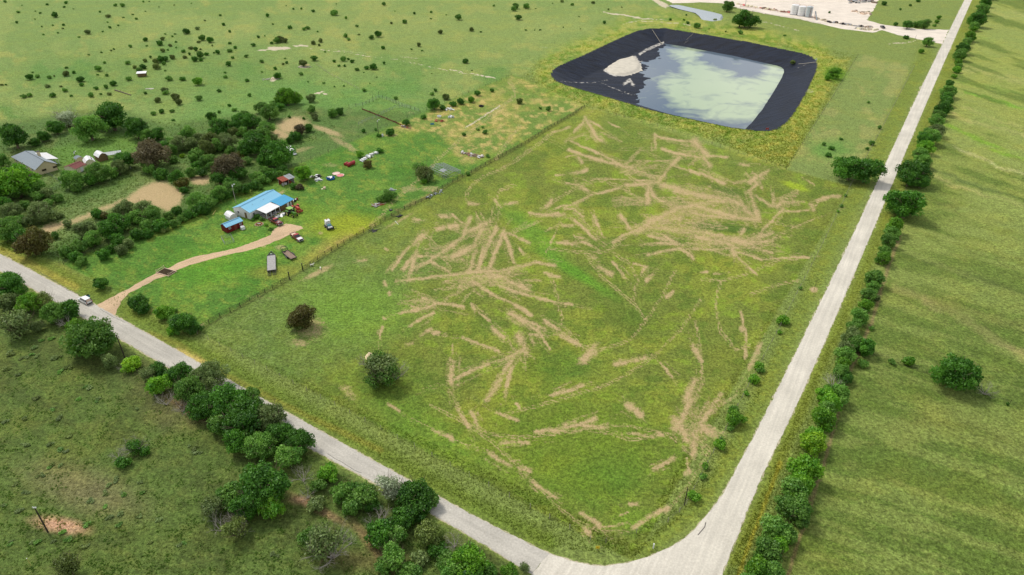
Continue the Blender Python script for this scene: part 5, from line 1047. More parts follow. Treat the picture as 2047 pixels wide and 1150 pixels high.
# ------------------------------------------------------------------ vehicles
def wheel(root, x, y, r, w, rim=RIMM, name='wheel', side=1):
    o = MB().cyl((x, y - w / 2, r), (x, y + w / 2, r), r, n=16).build(name, RUBBER, root, bevel=.02)
    MB().cyl((x, y - w / 2 - .015, r), (x, y + w / 2 + .015, r), r * .6, n=12).build('rim', rim, o); return o
def pickup(label, g, rz, bodym, hoodm, roofm, bedm, Lt=5.9, open_hood=False):
    """heading along +x"""
    t = thing('pickup_truck', label, 'pickup truck', g, rz); W2 = .98; h = Lt / 2
    mb = MB(); mb.prism([(-h, .48), (-h + .1, .42), (h - .1, .42), (h, .5), (h, .92), (h - .25, 1.03), (.75, 1.10), (-h + .02, 1.06)], -W2, W2); mb.build('body', bodym, t, bevel=.05)
    MB().box((h - .85, 0, 1.09), (1.45, 1.6, .07), ry=.04).build('hood', hoodm, t, bevel=.03)
    mb = MB(); mb.add([(-.75, -.9, 1.06), (1.0, -.9, 1.06), (1.0, .9, 1.06), (-.75, .9, 1.06), (-.6, -.74, 1.72), (.38, -.74, 1.72), (.38, .74, 1.72), (-.6, .74, 1.72)], [(4, 5, 6, 7), (0, 1, 5, 4), (1, 2, 6, 5), (2, 3, 7, 6), (3, 0, 4, 7)]); mb.build('cab', bodym, t)
    MB().box((-.11, 0, 1.745), (1.02, 1.5, .05)).build('cab_roof', roofm, t, bevel=.02)
    MB().add([(.96, -.78, 1.13), (.96, .78, 1.13), (.44, .68, 1.69), (.44, -.68, 1.69)], [(0, 1, 2, 3)]).add([(.98, -.78, 1.14), (.98, .78, 1.14), (.46, .68, 1.70), (.46, -.68, 1.70)], [(0, 1, 2, 3)]).build('windscreen', GLASSD, t)
    for s in (-1, 1):
        MB().add([(-.62, s * .905, 1.12), (.78, s * .905, 1.12), (.34, s * .785, 1.64), (-.54, s * .785, 1.64)], [(0, 1, 2, 3) if s < 0 else (3, 2, 1, 0)]).build('side_window', GLASSD, t)
        MB().box((h + .01, s * .72, .78), (.05, .3, .2)).build('headlight', WHITE, t); MB().box((-h - .01, s * .86, .82), (.05, .16, .26)).build('tail_light', REDP, t)
        MB().box((.85, s * 1.07, 1.2), (.12, .18, .16)).build('mirror', BLACK, t)
        for x in (h - .95, -h + 1.15): wheel(t, x, s * .86, .38, .26)
    MB().add([(-.78, -.68, 1.18), (-.78, .68, 1.18), (-.66, .62, 1.62), (-.66, -.62, 1.62)], [(3, 2, 1, 0)]).build('rear_window', GLASSD, t)
    MB().box((-h + .98, 0, 1.085), (1.75, 1.6, .04)).build('bed_floor', bedm, t)
    for s in (-1, 1): MB().box((-h + .98, s * .9, 1.15), (1.9, .14, .2)).build('bed_rail', bodym, t, bevel=.02)
    MB().box((-h + .06, 0, 1.15), (.1, 1.8, .2)).build('tailgate', bodym, t)
    MB().box((h + .1, 0, .55), (.16, 1.9, .2)).build('front_bumper', GALV, t, bevel=.03); MB().box((-h - .1, 0, .55), (.16, 1.9, .18)).build('rear_bumper', GALV, t, bevel=.03)
    MB().box((h + .02, 0, .8), (.05, 1.1, .22)).build('grille', BLACK, t)
    return t
def heading(a, b): v = G(*b) - G(*a); return math.atan2(v.y, v.x)
t = pickup('dark red pickup truck with junk on its hood parked by the porch', G(552, 446.5), heading((541, 441), (562, 452)), PAINTR, PAINTR, PAINTR2, DARKSH)
for k, (x, y, z, sx, m_) in enumerate(((1.7, .2, 1.22, .9, PALEP), (2.2, -.35, 1.2, .4, WHITE), (1.3, -.2, 1.22, .3, PINK))): MB().box((x, y, z), (sx, .35, .16), rz=k + .4).build('hood_clutter', m_, t, bevel=.04)
pickup('red and white pickup truck parked on the grass below the driveway end', G(594, 478), heading((585, 470), (603, 483)), PAINTR, PAINTW, PAINTR2, CREAMP)
# white hatchback on the paved road
t = thing('parked_car', 'white estate car stopped on the paved road by the driveway with a front door open', 'car', G(171.5, 604), heading((182, 609), (160, 597)))
mb = MB(); mb.prism([(-2.3, .4), (-2.2, .3), (2.2, .3), (2.35, .5), (2.3, .78), (1.35, .98), (-2.3, 1.02)], -.9, .9); mb.build('body', PAINTW, t, bevel=.08)
MB().add([(-2.25, -.84, 1.0), (1.25, -.84, .98), (1.25, .84, .98), (-2.25, .84, 1.0), (-1.95, -.68, 1.62), (.35, -.68, 1.66), (.35, .68, 1.66), (-1.95, .68, 1.62)], [(4, 5, 6, 7), (0, 1, 5, 4), (1, 2, 6, 5), (2, 3, 7, 6), (3, 0, 4, 7)]).build('cabin', GLASSD, t)
MB().box((-.8, 0, 1.67), (2.4, 1.4, .07)).build('roof', PAINTW, t, bevel=.03)
MB().add([(-2.28, -.6, 1.08), (-2.28, .6, 1.08), (-1.99, .55, 1.56), (-1.99, -.55, 1.56)], [(3, 2, 1, 0)]).build('rear_window', CREAMP, t)
for s in (-1, 1):
    for x in (-1.35, -.3, .7): MB().box((x - .1, s * .77, 1.32), (.08, .12, .62), rx=s * .22).build('pillar', PAINTW, t)
    MB().box((-2.3, s * .75, .82), (.06, .2, .3)).build('tail_light', REDP, t); MB().box((2.3, s * .7, .7), (.06, .3, .16)).build('headlight', WHITE, t)
    for x in (1.45, -1.4): wheel(t, x, s * .8, .33, .22)
MB().box((-2.36, 0, .45), (.1, 1.7, .25)).build('rear_bumper', BLACK, t, bevel=.03)
o = MB().box((1.0, -1.42, .68), (.09, 1.05, .62)).build('front_door', TEAL, t, bevel=.03); MB().box((1.0, -1.4, 1.2), (.05, .8, .4)).build('door_window', GLASSD, o)

# gooseneck-type trailer (grey deck)
def trailer(label, front, rear, wd, deckm, Lfrac, name='flatbed_trailer'):
    a, b = G(*front), G(*rear); v = a - b; Lt = v.length; rz = math.atan2(v.y, v.x); t = thing(name, label, 'trailer', b, rz); return t, Lt
t, Lt = trailer('long black flatbed trailer with pale grey plank deck and pointed front hitch', (543, 507), (544, 551.5), 2.5, WOODG, .75)
z0 = .85; d0, d1 = 2.0, Lt - 2.9; nb = 9
for k in range(nb): MB().box(((d0 + d1) / 2, -1.08 + k * .27, z0), (d1 - d0, .25, .06)).build('deck_plank', WOODG, t)
mb = MB()
for y in (-1.25, 1.25): mb.box(((d0 + d1) / 2, y, z0 - .05), (d1 - d0 + .1, .1, .2))
for x in np.linspace(d0, d1, 9): mb.box((x, 0, z0 - .14), (.1, 2.4, .12))
mb.build('deck_frame', BLACK, t)
MB().cyl((d1, -1.15, z0), (Lt - .3, 0, z0 + .1), .16, n=6).cyl((d1, 1.15, z0), (Lt - .3, 0, z0 + .1), .16, n=6).box((d1 + 1.0, 0, z0), (.2, 1.5, .12)).box((d1 + .3, 0, z0), (.5, 2.1, .1)).build('hitch_frame', BLACK, t)
MB().cyl((Lt - .3, 0, z0 + .2), (Lt - .3, 0, .1), .09, n=8).build('jack_leg', BLACK, t); MB().box((d1 + .8, 0, z0 + .08), (.5, .5, .2)).build('tool_box', GALV, t)
for x in (1.1, 2.1):
    for y in (-1.05, 1.05): wheel(t, x + 1.4, y * 1.12, .38, .24)
for y in (-.75, .75):
    mb = MB()
    for x in np.linspace(.1, 1.9, 6): mb.box((x, y, z0 - .12 - (2 - x) * .28), (.09, .85, .06))
    mb.box((1, y - .4, z0 - .4), (2.0, .07, .1), ry=-.27).box((1, y + .4, z0 - .4), (2.0, .07, .1), ry=-.27); mb.build('loading_ramp', BLACK, t)
# smaller trailer with a hoop front
a, b = G(562, 500), G(587, 520); v = a - b; Lt = v.length
t = thing('utility_trailer', 'shorter black trailer with brown plank deck, side wheels and curved front rack', 'trailer', G(588, 520), math.atan2(v.y, v.x)); z0 = .6; Ld = 6.0
for k in range(7): MB().box((Ld / 2, -.82 + k * .275, z0), (Ld, .255, .05)).build('deck_plank', WOODB, t)
mb = MB()
for y in (-1.02, 1.02): mb.box((Ld / 2, y, z0 + .08), (Ld + .1, .09, .2))
for x in (0, Ld): mb.box((x, 0, z0 + .05), (.09, 2.1, .16))
mb.build('deck_frame', BLACK, t)
MB().cyl((Ld, -.9, z0), (Ld + 1.6, 0, z0), .06, n=6).cyl((Ld, .9, z0), (Ld + 1.6, 0, z0), .06, n=6).cyl((Ld + 1.6, 0, z0), (Ld + 1.6, 0, .08), .05, n=6).build('tongue', BLACK, t)
mb = MB(); pr = None
for k in range(9):
    w_ = math.pi * k / 8; q_ = Vector((Ld + 1.5 * math.sin(w_) * .9, 1.0 * math.cos(w_), z0 + .9 + .25 * math.sin(w_)))
    if pr is not None: mb.cyl(pr, q_, .085, n=5)
    pr = q_
mb.cyl((Ld, 1, z0), (Ld, 1, z0 + .95), .05, n=5).cyl((Ld, -1, z0), (Ld, -1, z0 + .95), .05, n=5).cyl((Ld, -1, z0 + .9), (Ld, 1, z0 + .9), .05, n=5); mb.build('front_rack', BLACK, t)
MB().cyl((Ld - .45, .3, z0 + .03), (Ld - .45, .3, z0 + .25), .34, n=14).build('spare_wheel', RUBBER, t)
for x in (2.3, 3.1):
    for s in (-1, 1): wheel(t, x, s * 1.2, .34, .22)
for s in (-1, 1): MB().box((2.7, s * 1.2, .76), (1.8, .28, .05)).build('mudguard', BLACK, t)
# green tractor
TR = t = thing('farm_tractor', 'green tractor with pale green canopy and cream wheels parked at the lean-to', 'tractor', G(584, 431), heading((577, 428), (590, 434)))
MB().box((.9, 0, 1.05), (1.7, .65, .6)).build('bonnet', GREENP, t, bevel=.08); MB().box((0, 0, .75), (2.4, .5, .35)).build('chassis', BLACK, t, bevel=.03)
MB().box((-.55, 0, 2.15), (1.7, 1.5, .08)).build('canopy', GREENL, t, bevel=.03)
for x in (-1.3, .2):
    for y in (-.65, .65): MB().cyl((x, y, 1.0), (x, y, 2.12), .035, n=6).build('canopy_post', BLACK, t)
MB().box((-.8, 0, 1.2), (.5, .5, .12)).box((-1.05, 0, 1.45), (.1, .5, .5)).build('seat', BLACK, t); MB().torus((-.15, 0, 1.5), .2, .025, 12, 5).build('steering_wheel', BLACK, t)
for s in (-1, 1): wheel(t, -.8, s * .85, .68, .38, YELP); wheel(t, 1.35, s * .72, .38, .24, YELP); MB().box((-.8, s * .85, 1.42), (1.1, .42, .05)).build('fender', GREENP, t)
MB().cyl((1.1, .2, 1.3), (1.1, .2, 1.9), .035, n=6).build('exhaust', BLACK, t)
MB().box((-1.9, 0, .4), (1.1, 1.9, .25)).build('mower_deck', BLACK, t, bevel=.05)
TR.scale = (1.25,) * 3
# red tractor behind it
t = thing('old_tractor', 'old rusty red tractor without a cab behind the green tractor', 'tractor', G(594, 421), heading((588, 418), (598, 426)))
MB().box((.8, 0, 1.1), (1.7, .7, .7)).build('bonnet', REDP, t, bevel=.1); MB().box((0, 0, .75), (2.4, .5, .35)).build('chassis', BLACK, t); MB().box((-.75, 0, 1.25), (.55, .55, .14)).build('seat', RUST, t)
for s in (-1, 1): wheel(t, -.8, s * .82, .66, .36, REDP); wheel(t, 1.3, s * .6, .36, .22, REDP); MB().box((-.8, s * .82, 1.4), (1.1, .4, .05)).build('fender', REDP, t)
MB().box((2.3, 0, .6), (.35, 1.7, .6), ry=-.3).build('loader_bucket', RUST, t)
for s in (-1, 1): MB().cyl((.2, s * .55, 1.2), (2.2, s * .55, .7), .06, n=6).build('loader_arm', REDP, t)
t.scale = (1.2,) * 3
# white machine out on the lawn
t = thing('mowing_machine', 'small white ride-on machine with teal windscreen and black base alone on the lawn', 'mowing machine', G(658, 456), heading((653, 449), (663, 460)))
MB().box((0, 0, .45), (2.9, 1.7, .3)).build('base_platform', BLACK, t, bevel=.05); MB().box((-.75, 0, 1.1), (1.2, 1.3, 1.0)).build('engine_cover', WHITE, t, bevel=.1)
MB().box((.55, 0, 1.0), (.7, 1.0, .7)).build('console', TEAL, t, bevel=.08); MB().box((1.15, 0, .75), (.6, 1.1, .3)).build('nose', WHITE, t, bevel=.05); MB().box((-.7, 0, 2.0), (1.3, 1.3, .07)).build('canopy', WHITE, t)
for x in (-1.25, -.15):
    for y in (-.6, .6): MB().cyl((x, y, 1.4), (x, y, 2.0), .03, n=5).build('canopy_post', BLACK, t)
MB().cyl((-1.0, 0, 2.05), (-1.0, 0, 2.4), .1, n=8).build('beacon', REDP, t)
MB().cyl((1.4, -.8, .5), (2.3, 1.2, .45), .05, n=5).cyl((2.3, 1.2, .45), (.9, 1.6, .45), .05, n=5).cyl((.9, 1.6, .45), (.9, .8, .5), .05, n=5).build('side_bar', BLACK, t)
for x in (-1, 1):
    for s in (-1, 1): wheel(t, x, s * .8, .36, .25)

t.scale = (1.25,) * 3
# ------------------------------------------------------------------ yard things
t = thing('steel_tank', 'long red fuel tank lying on skids at the left end of the scrap row', 'tank', G(702, 331), heading((694, 333), (710, 326)))
mb = MB(); mb.cyl((-1.9, 0, .85), (1.9, 0, .85), .72, n=18).cyl((-2.1, 0, .85), (-1.9, 0, .85), .45, .72, 18).cyl((1.9, 0, .85), (2.1, 0, .85), .72, .45, 18); mb.build('tank_shell', PAINTR2, t)
for x in (-1.3, 1.3): MB().box((x, 0, .12), (.25, 1.5, .3)).build('skid', RUST, t)
MB().cyl((.4, 0, 1.5), (.4, 0, 1.72), .16, n=8).build('filler_cap', RUST, t)
t = thing('steel_tank', 'short red drum tank lying at the near end of the long red tank', 'tank', G(692, 330), heading((688, 334), (700, 327)))
MB().cyl((-.9, 0, .6), (.9, 0, .6), .55, n=14).build('tank_shell', PAINTR2, t); MB().box((0, 0, .06), (1.2, 1.0, .15)).build('skid', RUST, t)
def scrap(label, px, py, L, W, rz, kinds, n, h=.8, name='scrap_pile', cat='scrap pile', seed=1, group=None):
    rr = random.Random(seed); t = thing(name, label, cat, G(px, py), rz, group)
    nm = {'plank': 'plank', 'sheet': 'sheet', 'box': 'box', 'pipe': 'pipe', 'drum': 'drum', 'rock': 'rock', 'tyre': 'tyre'}
    for i in range(n):
        k, m_ = rr.choice(kinds); x, y = rr.uniform(-L / 2, L / 2), rr.uniform(-W / 2, W / 2); z = rr.uniform(.08, h) * (1 - abs(2 * y / W) * .5); a = rr.uniform(0, 3.14)
        mb = MB()
        if k == 'plank': mb.box((x, y, z), (rr.uniform(1.2, 2.8), .22, .06), rz=a, ry=rr.uniform(-.2, .2))
        elif k == 'sheet': mb.box((x, y, z), (rr.uniform(.9, 2), rr.uniform(.6, 1.1), .04), rz=a, ry=rr.uniform(-.4, .4), rx=rr.uniform(-.3, .3))
        elif k == 'box': s_ = rr.uniform(.35, .8); mb.box((x, y, s_ * .45), (s_, s_ * 1.2, s_ * .9), rz=a)
        elif k == 'pipe': mb.cyl((x - math.cos(a) * 1.4, y - math.sin(a) * 1.4, .1), (x + math.cos(a) * 1.4, y + math.sin(a) * 1.4, z), .06, n=6)
        elif k == 'drum': mb.cyl((x, y, 0), (x, y, .85), .3, n=12)
        elif k == 'rock': s_ = rr.uniform(.25, .7); mb.box((x, y, s_ * .25), (s_, s_ * .8, s_ * .55), rz=a, rx=rr.uniform(-.3, .3), taper=.7)
        elif k == 'tyre': mb.torus((x, y, .12), .3, .11, 12, 6)
        mb.build(nm[k], m_, t, bevel=.02 if k in ('box', 'rock') else 0)
    return t
scrap('long heap of white and grey scrap sheets and pipes running right from the red tank', 738, 314, 11, 1.8, heading((716, 326), (757, 305)), [('sheet', WMETAL), ('sheet', TANKG), ('pipe', GALV), ('box', WHITE), ('plank', WOODG)], 44, .8, seed=2)
scrap('black and white pile of scrap machinery on the lawn left of the blue pool', 631, 354, 3.4, 2.4, .3, [('sheet', BLACK), ('box', WHITE), ('pipe', BLACK), ('box', DARKSH), ('tyre', RUBBER), ('sheet', WMETAL)], 18, .9, seed=3)
scrap('grey junk with a pale round frame next to the black and white pile', 640, 361, 2.8, 1.8, -.4, [('tyre', GALV), ('pipe', GALV), ('sheet', WHITE), ('box', TANKG)], 12, .6, seed=4)
scrap('oblong heap of stones and broken pale rubbish near the dry grass corner', 945, 311, 10.5, 2.6, heading((925, 306), (968, 316)), [('rock', ROCKM), ('rock', CONC), ('sheet', WHITE), ('plank', WOODB), ('box', WOODB), ('rock', PINK)], 70, .7, name='rubble_heap', cat='rubble heap', seed=5)
scrap('pile of old planks and a broken pallet left of the bushy tree on the lawn', 755, 410, 3.8, 2.2, .5, [('plank', WOODB), ('plank', WOODG), ('sheet', WOODG), ('plank', RUST)], 20, .5, name='plank_pile', cat='plank pile', seed=6)
scrap('tilted white-edged panel and scrap at the top of the bushy tree on the lawn', 782, 381, 3.0, 1.6, .5, [('sheet', GALV), ('plank', WHITE), ('pipe', GALV)], 9, .7, seed=7)
scrap('rubble and scrap metal at the far corner of the house behind the tractors', 588, 402, 3.2, 2.0, .6, [('box', DARKSH), ('pipe', BLACK), ('sheet', WOODB), ('box', WHITE), ('drum', RUST)], 14, .9, seed=8)
scrap('clutter of white chairs and tools on the grass in front of the porch', 558, 432, 3.6, 2.0, .9, [('box', WHITE), ('sheet', WMETAL), ('plank', CREAMP), ('pipe', WHITE), ('box', GALV)], 18, .8, name='porch_clutter', cat='clutter', seed=9)
scrap('dark boxes and furniture under the white porch roof', 541, 431, 4.6, 1.6, math.radians(62), [('box', DARKSH), ('box', WOODB), ('drum', GALV), ('sheet', BLACK), ('plank', WOODG)], 16, .9, name='porch_clutter', cat='clutter', seed=10)
scrap('white tubs and barrels in dry grass below the boundary bushes, upper group', 897, 220, 3.4, 2.6, .5, [('drum', WHITE), ('box', WMETAL), ('drum', GALV), ('sheet', WHITE)], 14, .8, name='barrel_group', cat='barrels', seed=11)
scrap('white tubs and barrels in dry grass, right lower group', 903, 235, 3.2, 2.4, 1.0, [('drum', WHITE), ('box', WMETAL), ('drum', TANKG)], 11, .8, name='barrel_group', cat='barrels', seed=12)
scrap('rusty brown scrap left of the dry grass below the white barrels', 878, 243, 3.6, 1.8, 0, [('sheet', RUST), ('pipe', RUST), ('box', RUST)], 12, .6, seed=13)
scrap('pale stone and dead wood heap beside a shrub, nearer of two in the far pasture', 541, 159, 9, 3.0, .25, [('rock', ROCKM), ('rock', CONC), ('plank', WOODG)], 34, .6, name='rubble_heap', cat='rubble heap', seed=14)
scrap('pale stone heap below a round shrub, farther of two in the far pasture', 609, 135, 8, 2.4, .1, [('rock', ROCKM), ('plank', WOODG), ('rock', WOODB)], 26, .5, name='rubble_heap', cat='rubble heap', seed=15)
scrap('scrap boards and tin at the end of the red pen fence', 812, 255, 5.0, 2.0, -.7, [('sheet', RUST), ('plank', WOODB), ('sheet', WMETAL), ('plank', REDW)], 16, .6, seed=16)
g = G(878, 234); t = thing('stock_tub', 'single white tub in dry grass left of the barrels', 'tub', g); MB().lathe([(.95, 0), (1.05, .6), (.95, .6), (.85, .1)], (0, 0, 0), 18).build('tub_shell', WHITE, t); MB().cyl((0, 0, .08), (0, 0, .1), .9, n=18).build('tub_bottom', WHITE, t)
g = G(864, 249); t = thing('water_trough', 'small teal water trough beside the dry grass corner', 'trough', g, .4); MB().box((0, 0, .05), (1.7, .9, .1)).box((-.8, 0, .3), (.08, .9, .5)).box((.8, 0, .3), (.08, .9, .5)).box((0, -.42, .3), (1.7, .07, .5)).box((0, .42, .3), (1.7, .07, .5)).build('trough_shell', TEAL, t)
# pool, tubs
t = thing('paddling_pool', 'round blue pool with white rubbish heaped in it on the lawn', 'pool', G(661, 358)); MB().lathe([(1.5, 0), (1.65, .62), (1.55, .62), (1.42, .05)], (0, 0, 0), 22).build('pool_wall', BLUEP, t); MB().cyl((0, 0, .03), (0, 0, .08), 1.45, n=22).build('pool_floor', BLUEP, t)
for k in range(6): rr = random.Random(k + 40); MB().box((rr.uniform(-.9, .9), rr.uniform(-.1, 1.1), .6), (1.1, .6, .08), rz=rr.uniform(0, 3), ry=rr.uniform(-.5, .5)).build('white_sheet', WMETAL, t)
for k, (px, py, m1, m2, lb) in enumerate(((672, 348, PALEP, PALEP, 'pale pink round tub, left one of the touching pair'), (680.5, 351.5, PALEP, PINK, 'pink and cream round tub, right one of the touching pair'))):
    t = thing('plastic_tub', lb, 'tub', G(px, py)); MB().lathe([(1.35, 0), (1.5, .3), (1.38, .3), (1.15, .08)], (0, 0, 0), 20).build('tub_shell', m1, t); MB().lathe([(1.2, .12), (.6, .3), (.0001, .34)], (0, 0, 0), 20).build('tub_cover', m2, t)
g = G(649, 378); t = thing('bucket', 'small cream bucket and lid alone on the lawn above the white machine', 'bucket', g); MB().cyl((0, 0, 0), (0, 0, .75), .42, .5, 14).build('bucket_shell', CREAMP, t); MB().cyl((-.9, -.1, .02), (-.9, -.1, .1), .4, n=12).build('lid', CREAM, t)
g = G(518, 449); t = thing('fire_pit', 'round rusty fire pit ringed by stones in front of the house bushes', 'fire pit', g); MB().lathe([(1.0, 0), (1.05, .4), (.85, .4), (.8, .08)], (0, 0, 0), 16).build('ring', RUST, t)
for k in range(12): w_ = k * math.pi / 6; MB().box((1.3 * math.cos(w_), 1.3 * math.sin(w_), .12), (.42, .3, .26), rz=w_, taper=.8).build('stone', CREAMP, t, bevel=.03)
for k in range(4): MB().box((.2 * k - .3, .1, .35), (.7, .16, .14), rz=k).build('log', WHITE, t)
t = thing('white_urn', 'white propane bottle standing by the back of the pole near the pen', 'bottle', G(765, 273)); MB().lathe([(.0001, 0), (.4, .02), (.42, .9), (.2, 1.15), (.0001, 1.2)], (0, 0, 0), 12).build('bottle_shell', WHITE, t); MB().cyl((0, 0, 1.15), (0, 0, 1.4), .14, n=8).build('valve_collar', GALV, t)
g = G(962, 213); t = thing('tractor_tyre', 'big black tractor tyre lying flat in the dry grass', 'tyre', g); MB().torus((0, 0, .3), .95, .34, 22, 8).build('tyre_body', RUBBER, t); MB().torus((0, 0, .3), .62, .06, 18, 6).build('bead', BLACK, t)
g0, g1 = G(425, 430), G(431, 421); t = thing('yellow_board', 'pale yellow board lying on the grass left of the white hut', 'board', g0); v = g1 - g0; MB().box(v / 2 + Vector((0, 0, .05)), (v.length, .3, .06), rz=math.atan2(v.y, v.x)).build('board_face', mat('pale yellow', (212, 200, 110)), t)
g0, g1 = G(230, 181), G(262, 191); v = g1 - g0; t = thing('fallen_log', 'long dark fallen pole lying in the far pasture', 'log', g0); MB().cyl((0, 0, .25), v + Vector((0, 0, .2)), .32, .22, 8).build('log_shaft', mat('dark log', (84, 66, 50)), t); MB().cyl(v * .3 + Vector((0, 0, .3)), v * .34 + Vector((.3, .8, 1.0)), .1, n=5).build('branch_stub', BARK, t)
t = thing('concrete_slab', 'pale broken slab lying in grass right of the fallen pole', 'slab', G(302, 178), .2); MB().box((0, 0, .1), (2.6, 1.4, .2)).build('slab_body', CONC, t, bevel=.04); MB().box((-2.2, .2, .08), (1.2, .9, .16), rz=.5).build('broken_piece', CONC, t)
g0, g1 = G(62, 1122), G(63, 1131); 
t = thing('yellow_rod', 'yellow marker rod standing in the bottom-left pasture', 'marker', G(62, 1131)); MB().cyl((0, 0, 0), (0, 0, 1.9), .05, n=6).build('rod', mat('pale yellow', (212, 200, 110)), t); MB().cyl((0, 0, 1.9), (0, 0, 2.05), .07, n=6).build('cap', WHITE, t)
# tyre by the fence, scrap along the fence
t = thing('tractor_tyre', 'black and white tyre lying by the plank pile and fence', 'tyre', G(781, 421)); MB().torus((0, 0, .15), .5, .17, 16, 7).build('tyre_body', RUBBER, t); MB().torus((0, 0, .2), .32, .04, 14, 5).build('white_wall', WHITE, t)
t = scrap('dark bundle of black pipe lying against the fence, lower one', 747, 462, 2.6, .7, .5, [('pipe', BLACK), ('sheet', BLACK)], 7, .4, name='pipe_bundle', cat='pipe bundle', seed=21)
t = scrap('dark bundle of black pipe lying against the fence, upper one', 795, 433, 2.6, .7, .5, [('pipe', BLACK), ('sheet', BLACK)], 7, .4, name='pipe_bundle', cat='pipe bundle', seed=22)
t = thing('white_post', 'white pipe lying on the field grass just below the fence', 'pipe', G(793, 446), math.radians(-60)); MB().cyl((-1.4, 0, .08), (1.4, 0, .08), .07, n=6).build('pipe_body', WHITE, t); MB().box((-1.4, 0, .08), (.2, .25, .12)).build('flange', GALV, t)
scrap('grey wire panels and a blue-grey tub leaning on the fence below the frame shed', 868, 390, 8.5, 1.2, heading((855, 397), (880, 384)), [('sheet', GALV), ('pipe', GALV), ('box', TANKG)], 16, .8, seed=23)
# pale stump ring with cream sawdust by the big field tree
mound('sawdust_heap', [(727, 704), (738, 701), (749, 705), (748, 716), (742, 724), (732, 723), (725, 716)], 0.0, .35, mat('sawdust', (232, 212, 168), rough=.95, var=.15, scale=2), label='pale cream heap beside the big field tree', category='heap')
# cattle guard in the driveway
c4 = [G(313, 546), G(322, 537), G(345, 545), G(337, 553)]; u = c4[3] - c4[0]; rzg = math.atan2(u.y, u.x)
t = thing('cattle_guard', 'white-framed cattle grid lying across the driveway over a dark pit', 'cattle grid', c4[0], rzg); Lg = u.length; Wg = 3.0
MB().box((Lg / 2, Wg / 2, .03), (Lg, Wg, .04)).build('pit', DARKSH, t)
for k in range(14): MB().cyl((Lg * (k + .5) / 14, .1, .13), (Lg * (k + .5) / 14, Wg - .1, .13), .05, n=6).build('grid_bar', BROWNW, t)
for y in (0, Wg): MB().box((Lg / 2, y, .14), (Lg + .3, .16, .16)).build('side_beam', CREAMP, t)
for x in (0, Lg):
    mb = MB(); mb.cyl((x, 0, 0), (x, 0, 1.1), .05, n=5).cyl((x, Wg, 0), (x, Wg, 1.1), .05, n=5).cyl((x, 0, 1.05), (x, Wg, .5), .04, n=5).cyl((x, 0, .5), (x, Wg, 1.05), .04, n=5).cyl((x, 0, .15), (x, Wg, .15), .06, n=5); mb.build('wing_frame', CREAMP, t)
# goats
def goat(label, px, py, rz, graze=False):
    t = thing('goat', label, 'goat', G(px, py), rz)
    bmv = [(-.42, 0, .62), (-.15, 0, .60), (.2, 0, .62), (.42, 0, .70), (.56, 0, .52 if graze else .9), (.68, 0, .22 if graze else 1.0), (.82, 0, .12 if graze else .94)]
    rad = [.15, .2, .19, .16, .085, .09, .05]; ed = [(i, i + 1) for i in range(6)]
    def add(a, b, r_): bmv.append(b); rad.append(r_); ed.append((a, len(bmv) - 1)); return len(bmv) - 1
    for s in (-1, 1):
        k = add(0, (-.42, s * .1, .42), .08); k = add(k, (-.47, s * .1, .24), .045); add(k, (-.42, s * .1, .02), .035)
        k = add(3, (.38, s * .1, .42), .07); k = add(k, (.4, s * .1, .22), .042); add(k, (.39, s * .1, .02), .035)
        add(5, (.64, s * .14, (.26 if graze else 1.02)), .03)
    add(0, (-.56, 0, .72), .03)
    me = bpy.data.meshes.new('goat_body'); me.from_pydata(bmv, ed, []); me.materials.append(mat('white coat', (240, 234, 220), rough=.9))
    o = link('goat_body', me, t); sk = o.modifiers.new('skin', 'SKIN'); me.skin_vertices[0].data[1].use_root = True
    for i, r_ in enumerate(rad): me.skin_vertices[0].data[i].radius = (r_, r_)
    o.modifiers.new('sub', 'SUBSURF').levels = 1; o.modifiers['sub'].render_levels = 1
goat('white goat standing side on below the fence gap, left of two', 624, 532.5, math.radians(15)); goat('white goat facing away on bare grass, right of two', 641, 538.5, math.radians(100), True)

# ------------------------------------------------------------------ fences
def fence(label, pts, space, h, rails, pr, rr_, pm, rm, name='rail_fence', cat='fence', group=None):
    q = [G(*p) for p in pts]; t = thing(name, label, cat, q[0], 0, group); o0 = q[0]; me_ = MB().cyl((0, 0, -.1), (0, 0, h), pr, n=6).mesh('post', pm)
    for a, b in zip(q[:-1], q[1:]):
        n = max(1, round((b - a).length / space))
        for i in range(n): link('post', me_, t, a.lerp(b, i / n) - o0)
        for z in rails:
            MB().cyl(a - o0 + Vector((0, 0, z)), b - o0 + Vector((0, 0, z)), rr_, n=4).build('rail' if rr_ > .02 else 'wire', rm, t)
    link('post', me_, t, q[-1] - o0); return t
PIPE = mat('rusty dark pipe', (58, 48, 38), rough=.8, var=.2)
fence('dark pipe rail fence from the front bushes up to the gap between lawn and field', [(396, 661), (440, 634), (500, 603), (545, 577), (579, 559)], 3.0, 1.35, (0.45, .85, 1.25), .085, .06, PIPE, PIPE)
for p in ((579, 558.5), (605.5, 541)):
    t = thing('gate_post', 'thick black gate post on the %s side of the fence gap' % ('left' if p[0] < 590 else 'right'), 'post', G(*p)); MB().cyl((0, 0, -.1), (0, 0, 2.4), .16, n=8).build('post_shaft', BLACK, t); MB().cyl((0, 0, 2.4), (0, 0, 2.48), .19, n=8).build('post_cap', BLACK, t)
fence('dark pipe rail fence from the gap past the frame shed to the reservoir bank', [(605.5, 541), (650, 510), (700, 481), (740, 459), (770, 440), (809, 419), (853, 400), (875, 383), (915, 360), (951, 341), (980, 325), (1050, 288), (1095, 258), (1140, 233), (1168, 215)], 3.0, 1.35, (0.45, .85, 1.25), .085, .06, PIPE, PIPE)
WIREM = mat('fence wire', (120, 116, 108), metal=.5, rough=.5)
